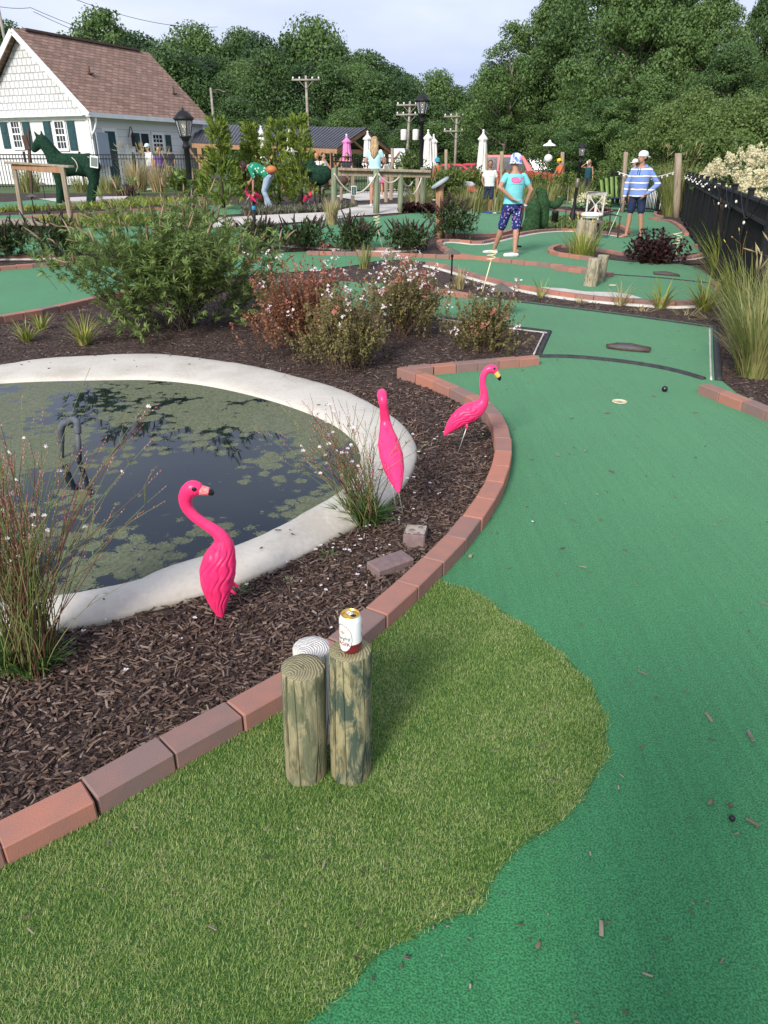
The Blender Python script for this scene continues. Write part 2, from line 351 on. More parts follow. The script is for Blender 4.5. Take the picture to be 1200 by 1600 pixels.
# ================================================================== SETTING
def structure(o): return tag(o, kind='structure')
xs = np.unique(np.r_[np.linspace(-400, -30, 12), np.arange(-30, 30, .4), np.linspace(30, 400, 12)])
ys = np.unique(np.r_[-30, -10, np.arange(-3, 27, .4), np.linspace(27, 700, 30)])
gx, gy = np.meshgrid(xs, ys); k = len(xs); g = MB()
ii = (np.arange(len(ys) - 1)[:, None] * k + np.arange(k - 1)[None, :]).ravel()
g.raw(np.stack([gx.ravel(), gy.ravel(), Hn(gx.ravel(), gy.ravel())], 1), np.stack([ii, ii + 1, ii + k + 1, ii + k], 1))
structure(g.build("ground", M['grass_far']))
structure(drape("mulch_bed", [(-16, -3), (9, -3), (9, 8), (10, 27), (-2, 30), (-22, 30)], .005, M['mulch'], .5))
structure(drape("car_park", [(-40, 50), (60, 50), (60, 74), (-40, 74)], .006, M['asphalt'], 6))

KERB = [(-170, 1390), (-60, 1330), (75, 1266), (190, 1203), (290, 1148), (385, 1096), (480, 1040), (548, 985), (605, 940), (658, 893), (710, 840), (750, 790), (775, 750), (785, 710), (785, 675), (772, 645), (745, 622), (705, 602), (665, 586), (627, 574)]
KH = .085
kerb_path = catmull([G(x, y, KH) for x, y in KERB], 8)
KB = [(640, 573), (740, 565), (840, 556)]
KR = [(1100, 600), (1145, 617), (1200, 638), (1340, 690)]
g0 = [(p.x, p.y) for p in kerb_path] + [tuple(P(x, y)[:2]) for x, y in [(640, 575), (740, 567), (843, 557), (858, 519), (700, 500), (560, 486), (500, 470), (520, 440), (600, 445), (667, 455), (735, 464), (815, 472), (960, 490), (1118, 512), (1124, 595), (1150, 617), (1200, 638), (1340, 695)]] + [(2.6, 0.3), (2.2, -1), (-2, -1), (kerb_path[0].x - .2, kerb_path[0].y - .3)]
GREENS = [g0]
PXG = {
 'two_stump_lane': [(-160, 428), (0, 418), (120, 411), (300, 403), (490, 394), (560, 396), (685, 400), (745, 402), (860, 415), (955, 427), (962, 412), (1040, 416), (1085, 418), (1118, 443), (1127, 455), (1118, 467), (1060, 474), (1000, 471), (935, 466), (850, 455), (790, 443), (720, 425), (665, 411), (600, 408), (560, 415), (480, 425), (400, 430), (300, 440), (200, 458), (135, 470), (0, 498), (-160, 530)],
 'boy_lane': [(690, 376), (720, 377), (745, 380), (770, 376), (800, 369), (850, 361), (890, 360), (940, 364), (978, 369), (986, 360), (970, 351), (940, 344), (935, 336), (925, 327), (905, 318), (900, 310), (960, 309), (1000, 310), (1034, 316), (1038, 322), (1026, 332), (1032, 342), (1050, 346), (1064, 354), (1073, 366), (1088, 383), (1102, 392), (1090, 405), (1060, 417), (955, 428), (860, 414), (745, 402), (700, 394)],
 'white_shirt_boy_lane': [(330, 372), (395, 360), (480, 349), (540, 341), (620, 337), (720, 330), (820, 325), (905, 320), (930, 330), (870, 340), (830, 347), (790, 362), (740, 366), (690, 366), (640, 386), (600, 388), (520, 384), (430, 379), (350, 380)],
 'walkway_lane': [(-130, 372), (70, 363), (140, 357), (300, 352), (400, 356), (420, 372), (330, 388), (130, 395), (0, 400), (-130, 404)],
 'horse_lane': [(-100, 344), (20, 337), (120, 334), (200, 328), (330, 322), (450, 322), (470, 328), (400, 334), (260, 341), (100, 344), (0, 349), (-100, 352)],
 'back_lane': [(-120, 322), (0, 317), (60, 313), (160, 309), (190, 312), (120, 320), (0, 326), (-120, 331)]}
for n_, px in PXG.items(): GREENS.append([tuple(p[:2]) for p in catmull(PP(px), 3, True)])
GO = []
for i, g_ in enumerate(GREENS): GO.append(structure(drape("putting_green", g_, .015, M['felt'], .35)))
# islands of mulch lying in the greens
for px in ([(862, 390), (874, 385), (905, 386), (975, 397), (1046, 400), (1100, 396), (1118, 400), (1105, 413), (1060, 414), (990, 411), (950, 407), (924, 403), (885, 398)],):
    structure(drape("mulch_bed", catmull(PP(px), 3, True), .022, M['mulch'], .4))
structure(drape("sand_crescent", PP([(843, 451), (880, 453), (913, 458), (958, 459), (985, 463), (1004, 469), (960, 468), (935, 465), (900, 461), (870, 457)]), .022, M['concrete'], .5))
# concrete walk and the boardwalk
structure(drape("path", PP([(250, 352), (330, 343), (430, 337), (520, 333), (560, 322), (620, 320), (640, 333), (560, 339), (500, 347), (420, 352), (330, 358), (255, 362)]), .03, M['path'], .6))
structure(drape("path", PP([(520, 308), (560, 300), (700, 300), (690, 310), (560, 315)]), .03, M['path'], .6))
structure(drape("path", PP([(60, 312), (130, 309), (200, 308), (190, 315), (100, 319)]), .03, M['path'], .6))
# turf patch
TURF_PX = [(690, 906), (740, 922), (800, 962), (850, 998), (895, 1034), (930, 1080), (946, 1130), (940, 1185), (915, 1235), (870, 1280), (825, 1310), (790, 1340), (768, 1375), (745, 1408), (700, 1432), (650, 1450), (600, 1480), (550, 1530), (505, 1565), (460, 1602), (430, 1640)]
tp = [tuple(p[:2]) for p in catmull([G(x, y, .03) for x, y in TURF_PX], 4)]
kp = [(p.x, p.y) for p in kerb_path]
km = int(np.argmin([(a - tp[0][0]) ** 2 + (b - tp[0][1]) ** 2 for a, b in kp]))
turf_poly = tp + [(-.3, .55), (-1.3, .55)] + kp[:km + 1]
structure(drape("turf_patch", turf_poly, .021, M['turf_base'], .12))
def turf():
    A = np.array(turf_poly); n = 520000
    x = RG.uniform(max(A[:, 0].min(), -1.15), A[:, 0].max() + .03, n); y = RG.uniform(.7, A[:, 1].max(), n)
    kk = inside(A, x + .010 * np.sin(y * 37) + RG.normal(0, .006, n), y + .010 * np.sin(x * 31) + RG.normal(0, .006, n)); x, y = x[kk], y[kk]
    dep = y * CP + EYE * SP; px = 600 + F * x / dep; kk = (px > -40) & (px < 1240); x, y = x[kk], y[kk]; n = len(x)
    # keep logs' footprints free later (they simply stand in the pile)
    az = RG.uniform(0, 6.28, n); base = np.stack([x, y, np.full(n, .018)], 1); m = MB()
    cl = np.sin(x * 23 + np.sin(y * 17) * 2) * np.sin(y * 29 + np.sin(x * 13) * 2)
    m.blades(base, az, RG.uniform(.3, 1.15, n) + .1 * cl, RG.uniform(.009, .019, n) * (1 + .12 * cl), RG.uniform(.0012, .0021, n), RG.uniform(.2, .9, n), 2)
    tag(m.build("grass_blades", M['blade']), kind='stuff')
turf()
# ------------------------------------------------------------------ pond
OUT = [(0, 570), (100, 557), (220, 552), (330, 560), (450, 583), (540, 610), (610, 645), (645, 680), (652, 712), (634, 752), (592, 795), (530, 832), (440, 880), (330, 922), (230, 948), (140, 972)]
INN = [(0, 597), (60, 594), (150, 592), (240, 592), (330, 602), (430, 626), (510, 656), (552, 686), (563, 712), (555, 740), (520, 775), (470, 803), (430, 824), (350, 858), (250, 890), (180, 914)]
def ring(px, z):
    w = [G(x, y, z) for x, y in px]; c = Vector((-2.0, 4.25, z)); a0 = math.atan2(w[-1].y - c.y, w[-1].x - c.x); a1 = math.atan2(w[0].y - c.y, w[0].x - c.x)
    r0, r1 = (w[-1] - c).length, (w[0] - c).length
    a0 = a0 if a0 < 0 else a0 - 2 * math.pi; a1 -= 2 * math.pi
    for i in range(1, 8):
        t = i / 8; a = a0 + (a1 - a0) * t; r = r0 + (r1 - r0) * t; w.append(c + Vector((math.cos(a), math.sin(a), 0)) * r)
    return resample(catmull(w + [w[0]], 8), .06)
ro = np.array(catmull([tuple(a) for a in ring(OUT, .07)][::4], 4)); ri = ring(INN, .06)
def res_n(p, n):
    d = np.r_[0, np.cumsum(np.linalg.norm(np.diff(p, axis=0), axis=1))]; t = np.linspace(0, d[-1], n + 1)[:-1]
    return np.stack([np.interp(t, d, p[:, i]) for i in range(3)], 1)
NR = 220; ro, ri = res_n(np.array(ring(OUT, .03)), NR), res_n(np.array(ri), NR)
rows = []
for t, z in ((0, -.02), (0, .010), (.03, .026), (.09, .045), (.2, .062), (.38, .074), (.6, .078), (.8, .075), (.93, .068), (1, .05), (1.03, -.02)):
    r_ = ro + (ri - ro) * t; r_ = r_.copy(); r_[:, 2] = z + .004 * np.sin(np.arange(NR) * .37) * (0 < t < 1) + RG.normal(0, .0012, NR) * (0 < t < 1); rows.append(r_)
m = MB(); i = np.arange(len(rows) - 1)[:, None] * NR; j = np.arange(NR)[None, :]; jn = (j + 1) % NR
m.raw(np.vstack(rows), np.stack([i + j, i + NR + j, i + NR + jn, i + jn], -1).reshape(-1, 4))
def coping_x(mm, N, L, b, tc, mp):
    a = node(N, "ShaderNodeTexNoise", Scale=2.2, Detail=8.0); f = node(N, "ShaderNodeTexNoise", Scale=38.0, Detail=4.0)
    L.new(tc.outputs['Object'], a.inputs[0]); L.new(tc.outputs['Object'], f.inputs[0]); ad = node(N, "ShaderNodeMath", operation='MULTIPLY_ADD'); ad.inputs[1].default_value = .35
    L.new(f.outputs[0], ad.inputs[0]); L.new(a.outputs[0], ad.inputs[2]); r = node(N, "ShaderNodeValToRGB")
    rset(r, [(.36, (.36, .32, .25)), (.48, (.47, .435, .37)), (.68, (.56, .525, .455)), (.85, (.47, .43, .36))]); L.new(ad.outputs[0], r.inputs[0])
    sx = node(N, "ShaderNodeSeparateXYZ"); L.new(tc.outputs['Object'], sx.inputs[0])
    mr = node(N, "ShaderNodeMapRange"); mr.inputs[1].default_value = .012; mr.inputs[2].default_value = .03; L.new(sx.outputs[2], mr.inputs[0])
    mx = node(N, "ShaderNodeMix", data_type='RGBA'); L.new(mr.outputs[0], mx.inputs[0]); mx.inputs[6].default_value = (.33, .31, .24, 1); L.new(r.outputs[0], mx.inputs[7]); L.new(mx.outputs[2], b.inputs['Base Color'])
    bp = node(N, "ShaderNodeBump", Strength=.6, Distance=.004); L.new(f.outputs[0], bp.inputs['Height']); L.new(bp.outputs[0], b.inputs['Normal'])
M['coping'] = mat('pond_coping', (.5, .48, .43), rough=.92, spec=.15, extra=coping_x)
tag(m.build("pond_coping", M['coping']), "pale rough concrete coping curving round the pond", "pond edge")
def water_x(mm, N, L, b, tc, mp):
    b.inputs['Base Color'].default_value = (.006, .012, .017, 1); b.inputs['Roughness'].default_value = .02; b.inputs['IOR'].default_value = 1.33; b.inputs['Specular IOR Level'].default_value = .5
    wv = node(N, "ShaderNodeTexNoise", Scale=3.0, Detail=2.0); L.new(tc.outputs['Object'], wv.inputs[0])
    bp = node(N, "ShaderNodeBump", Strength=.05, Distance=.01); L.new(wv.outputs[0], bp.inputs['Height']); L.new(bp.outputs[0], b.inputs['Normal'])
    mat_ = node(N, "ShaderNodeBsdfPrincipled"); mat_.inputs['Roughness'].default_value = .75; mat_.inputs['Specular IOR Level'].default_value = .25
    vm = node(N, "ShaderNodeTexNoise", Scale=22.0, Detail=3.0); L.new(tc.outputs['Object'], vm.inputs[0])
    v2 = node(N, "ShaderNodeVectorMath", operation='MULTIPLY_ADD'); v2.inputs[1].default_value = (.03, .03, 0); L.new(vm.outputs['Color'], v2.inputs[0]); L.new(tc.outputs['Object'], v2.inputs[2])
    vo = node(N, "ShaderNodeTexVoronoi", Scale=11.0); vo.inputs['Randomness'].default_value = 1; L.new(v2.outputs[0], vo.inputs[0])
    cell = node(N, "ShaderNodeTexVoronoi", Scale=90.0); L.new(v2.outputs[0], cell.inputs[0])
    big = node(N, "ShaderNodeTexNoise", Scale=2.1, Detail=5.0, Roughness=.6); L.new(tc.outputs['Object'], big.inputs[0])
    # mats thicken towards the far side and the end by the birds, thin out in the open middle of the near half
    vd = node(N, "ShaderNodeVectorMath", operation='DISTANCE'); vd.inputs[1].default_value = (-1.15, 3.55, .04); L.new(tc.outputs['Object'], vd.inputs[0])
    mr = node(N, "ShaderNodeMapRange"); mr.inputs[1].default_value = .1; mr.inputs[2].default_value = 1.25; mr.inputs[3].default_value = -.16; mr.inputs[4].default_value = .15; L.new(vd.outputs['Value'], mr.inputs[0])
    vx = node(N, "ShaderNodeVectorMath", operation='DISTANCE'); vx.inputs[1].default_value = (-2.0, 5.15, .04); L.new(tc.outputs['Object'], vx.inputs[0])
    mr2 = node(N, "ShaderNodeMapRange"); mr2.inputs[1].default_value = .15; mr2.inputs[2].default_value = .9; mr2.inputs[3].default_value = -.13; mr2.inputs[4].default_value = .0; L.new(vx.outputs['Value'], mr2.inputs[0])
    a0 = node(N, "ShaderNodeMath", operation='ADD'); L.new(mr.outputs[0], a0.inputs[0]); L.new(mr2.outputs[0], a0.inputs[1])
    a1 = node(N, "ShaderNodeMath", operation='ADD'); L.new(big.outputs[0], a1.inputs[0]); L.new(a0.outputs[0], a1.inputs[1])
    # threshold: mask where voronoi distance < f(density)
    t1 = node(N, "ShaderNodeMapRange"); t1.inputs[1].default_value = .36; t1.inputs[2].default_value = .66; t1.inputs[3].default_value = .0; t1.inputs[4].default_value = 1.05; L.new(a1.outputs[0], t1.inputs[0])
    d1 = node(N, "ShaderNodeMath", operation='SUBTRACT'); L.new(t1.outputs[0], d1.inputs[0]); L.new(vo.outputs['Distance'], d1.inputs[1])
    fz = node(N, "ShaderNodeMath", operation='MULTIPLY_ADD'); fz.inputs[1].default_value = -.35; L.new(cell.outputs['Distance'], fz.inputs[0]); L.new(d1.outputs[0], fz.inputs[2])
    st = node(N, "ShaderNodeMapRange"); st.inputs[1].default_value = -.12; st.inputs[2].default_value = -.06; L.new(fz.outputs[0], st.inputs[0])
    rc = node(N, "ShaderNodeValToRGB"); rset(rc, [(0, (.08, .095, .05)), (.5, (.12, .135, .075)), (1, (.18, .19, .115))]); L.new(cell.outputs['Color'], rc.inputs[0]); L.new(rc.outputs[0], mat_.inputs['Base Color'])
    b2 = node(N, "ShaderNodeBump", Strength=.5, Distance=.004); L.new(cell.outputs['Distance'], b2.inputs['Height']); L.new(b2.outputs[0], mat_.inputs['Normal'])
    mx = node(N, "ShaderNodeMixShader"); ms = node(N, "ShaderNodeMath", operation='MULTIPLY'); ms.inputs[1].default_value = .9; L.new(st.outputs[0], ms.inputs[0])
    L.new(ms.outputs[0], mx.inputs[0]); L.new(b.outputs[0], mx.inputs[1]); L.new(mat_.outputs[0], mx.inputs[2]); L.new(mx.outputs[0], N['Material Output'].inputs[0])
M['water'] = mat('pond_water', (.006, .012, .017), rough=.02, extra=water_x)
wr = ro + (ri - ro) * .985
structure(drape("water", [(a[0], a[1]) for a in wr], .048, M['water'], .5, flat=0))
pond_poly = ro[:, :2]
# the grey pipe bend standing in the pond
pr = empty("fountain_pipe", G(110, 715, .048), 0, "grey plastic pipe bent into an upside-down U standing in the pond", "pipe")
M['pvc'] = mat('grey_plastic_pipe', (.12, .135, .155), (.05, .058, .07), .6, 14)
Yp = pr.location.y; q_ = lambda x, y, dy=0: at(x, y, Yp + dy) - pr.location
m = MB(); m.tube([q_(96, 722), q_(96, 690), q_(95, 682)], .015, 12); m.build("riser", M['pvc'], pr)
m = MB(); m.tube([q_(124, 722, -.05), q_(123, 690, -.05), q_(121, 676, -.05)], .014, 12); m.build("riser", M['pvc'], pr)
m = MB(); m.tube(catmull([q_(95, 690), q_(95, 672), q_(99, 662), q_(106, 660)], 6), .021, 12); m.build("elbow", M['pvc'], pr)
m = MB(); m.tube(catmull([q_(106, 660), q_(113, 656, -.03), q_(120, 660, -.05), q_(122, 676, -.05)], 6), .019, 12); m.build("elbow", M['pvc'], pr)
# ------------------------------------------------------------------ kerbs
def kerb(path, label, L=.235, w=.105, h=KH, off=.0, footing=0, z=None, gap=.004):
    p = resample(path, L); e = empty("brick_kerb", (0, 0, 0), 0, label, "brick kerb"); m = MB()
    for a, b in zip(p[:-1], p[1:]):
        a, b = Vector(a), Vector(b); d = b - a; ln = math.hypot(d.x, d.y); c = (a + b) / 2; z0 = H(c.x, c.y) + off
        R = Matrix.Rotation(math.atan2(d.y, d.x) + rnd(-.025, .025), 3, 'Z') @ Matrix.Rotation(rnd(-.012, .012), 3, 'X') @ Matrix.Rotation(rnd(-.01, .01), 3, 'Y')
        m.box((c.x + rnd(-.003, .003), c.y + rnd(-.003, .003), z0 + h / 2 - .01 + rnd(-.003, .003)), (ln - gap + .012 * (L < .2), w, h + .02), R, .0045)
    m.build("bricks", M['brick'], e, smooth=False)
    if footing:
        f = MB(); q = np.array(p); T = np.gradient(q[:, :2], axis=0); T /= np.linalg.norm(T, axis=1)[:, None]; nrm = np.stack([-T[:, 1], T[:, 0]], 1) * footing
        rows = []
        for o_, zz in ((w * .3, .0), (w * .3, .03), (w * .5 + .045, .028), (w * .5 + .06, -.01)):
            xy = q[:, :2] + nrm * o_; rows.append(np.column_stack([xy, Hn(xy[:, 0], xy[:, 1]) + off + zz]))
        n_ = len(q); i = np.arange(3)[:, None] * n_; j = np.arange(n_ - 1)[None, :]
        f.raw(np.vstack(rows), np.stack([i + j, i + j + 1, i + n_ + j + 1, i + n_ + j], -1).reshape(-1, 4)); f.build("footing", M['concrete'], e)
    return e
kerb(kerb_path, "red brick kerb sweeping from the turf patch round the flamingos' mulch bed", .232, .098)
kerb([G(x, y, KH) for x, y in KB], "short straight red brick kerb below the sparse flowering shrub", .2, .1)
kerb([G(x, y, KH) for x, y in KR], "red brick kerb below the tall grass, beside the black ball", .215, .1)
kc = lambda px: catmull(PP(px, .05), 5)
BH = .075
kerb(kc([(-130, 522), (0, 497), (70, 485), (135, 470), (200, 457), (300, 440)]), "brick kerb above the daylily clumps, on a pale footing", footing=1, h=BH)
kerb(kc([(-110, 428), (0, 419), (70, 413), (125, 409)]), "brick kerb under the two dark bushes by the boardwalk", h=BH)
kerb(kc([(480, 394), (560, 396), (685, 400), (745, 402), (800, 408), (860, 414), (920, 421)]), "long low brick kerb passing under the boy's white shoes", h=BH)
kerb(kc([(868, 418), (910, 423), (956, 429)]), "doubled row of bricks behind the pair of stumps", h=BH)
kerb(kc([(735, 401), (710, 396), (692, 387), (686, 379), (693, 375), (718, 376), (745, 379), (770, 375), (800, 368), (850, 360), (890, 359), (940, 363), (978, 368)]), "brick kerb with a rounded nose on a white footing behind the boy", footing=-1, h=BH)
kerb(kc([(668, 411), (700, 418), (740, 430), (790, 443), (850, 455), (900, 462), (935, 466), (1000, 471), (1060, 474), (1100, 470), (1122, 461), (1127, 451), (1116, 442)]), "brick kerb with white footing along the near edge of the stump lane", footing=-1, h=BH)
kerb(kc([(975, 397), (930, 389), (900, 385), (874, 384), (860, 389), (866, 395), (890, 399), (925, 404)]), "brick kerb looping round the yellow flowers", h=BH)
kerb(kc([(1010, 405), (1047, 404), (1085, 401), (1103, 394), (1100, 388), (1089, 383)]), "curved brick kerb behind the yellow spiral holder", footing=-1, h=BH)
kerb(kc([(1015, 341), (1030, 343), (1047, 345), (1062, 353), (1073, 366)]), "brick kerb bending below the tall grass by the fence", h=BH)
kerb(kc([(1035, 338), (1024, 336), (1026, 331), (1036, 331)]), "small brick kerb nose at the foot of the tall grass", h=BH)
kerb(kc([(925, 341), (955, 348), (972, 354), (984, 362)]), "brick kerb ending by the barefoot man's club", h=BH)
kerb(kc([(690, 367), (740, 367), (790, 363), (832, 348)]), "brick kerb in front of the green topiary", h=BH)
kerb(kc([(420, 378), (470, 382), (520, 385), (600, 389), (645, 387)]), "brick kerb under the row of dark bushes", footing=-1, h=BH)
kerb(kc([(-60, 402), (0, 401), (75, 400), (135, 396)]), "dark brick kerb below the end of the boardwalk", footing=-1, h=BH)
kerb(kc([(860, 326), (900, 332), (935, 333), (954, 330), (952, 326), (935, 325)]), "brick kerb nose behind the white chair", h=BH)
kerb(kc([(575, 455), (667, 453), (735, 462)]), "short brick kerb between the flowering shrubs", h=BH)
kerb(kc([(35, 338), (120, 335), (200, 329), (320, 322)]), "thin brick kerb in front of the horse topiary", h=BH)
# black rubber edging
def edging(px, label, w=.05, h=.03, white=0):
    p = resample(catmull(PP(px, .02), 6), .12); e = empty("rubber_edging", (0, 0, 0), 0, label, "edging"); m = MB()
    q = np.array(p); q[:, 2] = Hn(q[:, 0], q[:, 1]) + .015
    m.tube(q, w / 2, 8, True, lat=None, ry=None); v = m.v[-1]; v[:, 2] = np.clip(v[:, 2], 0, None); v[:, 2] = np.where(v[:, 2] > .015, .015 + (v[:, 2] - .015) * h / (w / 2), v[:, 2]) if False else v[:, 2]
    m.build("strip", M['edge'], e)
    if white:
        m = MB(); T = np.gradient(q[:, :2], axis=0); T /= np.linalg.norm(T, axis=1)[:, None]; q2 = q.copy(); q2[:, :2] += np.stack([-T[:, 1], T[:, 0]], 1) * white; m.tube(q2, .009, 6); m.build("white_liner", M['concrete'], e)
    return e
edging([(843, 557), (900, 558), (980, 566), (1050, 578), (1100, 592)], "black rubber strip arching across the green")
edging([(843, 553), (851, 535), (859, 518)], "short black edging beside the sparse flowering shrub", .045, white=.05)
edging([(1118, 512), (1120, 550), (1123, 594)], "straight black edging with white liner beside the tall grass", .06, white=-.055)
edging([(815, 472), (960, 490), (1118, 512)], "thin black edging in front of the daylilies", .03)
edging([(690, 496), (770, 507), (859, 518)], "black edging behind the sparse flowering shrub", .04, white=-.06)
edging([(958, 429), (1030, 434), (1117, 443)], "thin black seam behind the hole on the stump lane", .03)
# ------------------------------------------------------------------ loose mulch chips
def chips(n, xr, yr, dens_near, name="mulch_chips"):
    x = RG.uniform(*xr, n); y = RG.uniform(*yr, n); kk = ~inside(pond_poly, x, y)
    for g_ in GREENS: kk &= ~inside(g_, x, y)
    kk &= RG.random(n) < np.clip(dens_near / np.maximum(y - .4, .3) ** 1.15, 0, 1)
    dep = y * CP + EYE * SP; px = 600 + F * x / dep; kk &= (px > -60) & (px < 1260)
    x, y = x[kk], y[kk]; n = len(x)
    L = RG.gamma(2.6, .0074, n) + .007; Wd = RG.uniform(.0035, .0100, n); T = RG.uniform(.0015, .005, n); yaw = RG.normal(.35, .9, n); pit = RG.normal(0, .30, n); rol = RG.normal(0, .4, n)
    c = np.array([(i, j, k) for k in (-1, 1) for j in (-1, 1) for i in (-1, 1)], float) * .5
    v = c[None] * np.stack([L, Wd, T], 1)[:, None, :]
    v *= RG.uniform(.72, 1.15, v.shape); v[:, :, 1] *= (1 - .35 * RG.random((n, 1)) * (c[None, :, 0] > 0) * 2)
    def rot(v, a, i, j):
        s_, co = np.sin(a)[:, None], np.cos(a)[:, None]; w = v.copy(); w[:, :, i] = v[:, :, i] * co - v[:, :, j] * s_; w[:, :, j] = v[:, :, i] * s_ + v[:, :, j] * co; return w
    v = rot(v, rol, 1, 2); v = rot(v, pit, 0, 2); v = rot(v, yaw, 0, 1)
    v += np.stack([x, y, Hn(x, y) + .007 + RG.uniform(0, .013, n)], 1)[:, None, :]
    f = np.array([(0, 2, 3, 1), (4, 5, 7, 6), (0, 1, 5, 4), (2, 6, 7, 3), (0, 4, 6, 2), (1, 3, 7, 5)])
    q = (np.arange(n)[:, None, None] * 8 + f[None]).reshape(-1, 4); m = MB(); m.raw(v.reshape(-1, 3), q)
    tag(m.build(name, M['chip'], smooth=False), kind='stuff')
chips(110000, (-3.2, 1.2), (1.15, 5.6), 2.6)
chips(90000, (-5.5, 3.2), (5.2, 11), 3.4)
# specks and clippings lying on the carpet
def specks():
    m = MB(); A = np.array(GREENS[0])
    for _ in range(230):
        if random.random() < .6: p = G(rnd(480, 1200), rnd(640, 1600), .018)
        else: p = G(rnd(700, 1200), rnd(500, 900), .018)
        if not inside(A, np.array([p.x]), np.array([p.y]))[0]: continue
        s_ = rnd(.003, .007) * (2.0 if random.random() < .25 else 1); m.box(p + Vector((0, 0, .004)), (s_ * rnd(1, 3.5), s_ * rnd(.5, .8), .003), Matrix.Rotation(rnd(0, 6), 3, 'Z'), .0008)
    for _ in range(40):
        p = G(rnd(30, 880), rnd(1000, 1500), .036)
        if inside(np.array(turf_poly), np.array([p.x]), np.array([p.y]))[0]:
            m.box(p, (rnd(.006, .028), .004, .003), Matrix.Rotation(rnd(0, 6), 3, 'Z'), .0008)
    tag(m.build("clippings", leafm('clipping', (.30, .25, .18), (.10, .075, .05), .05)), kind='stuff')
    m = MB()
    for _ in range(60):                        # crumbs on the coping
        t = rnd(.25, .85); i = random.randrange(NR); p = ro[i] + (ri[i] - ro[i]) * t
        m.box((p[0], p[1], .082), (rnd(.006, .03), .006, .004), Matrix.Rotation(rnd(0, 6), 3, 'Z'), .001)
    tag(m.build("leaf_litter", M['chip']), kind='stuff')
specks()
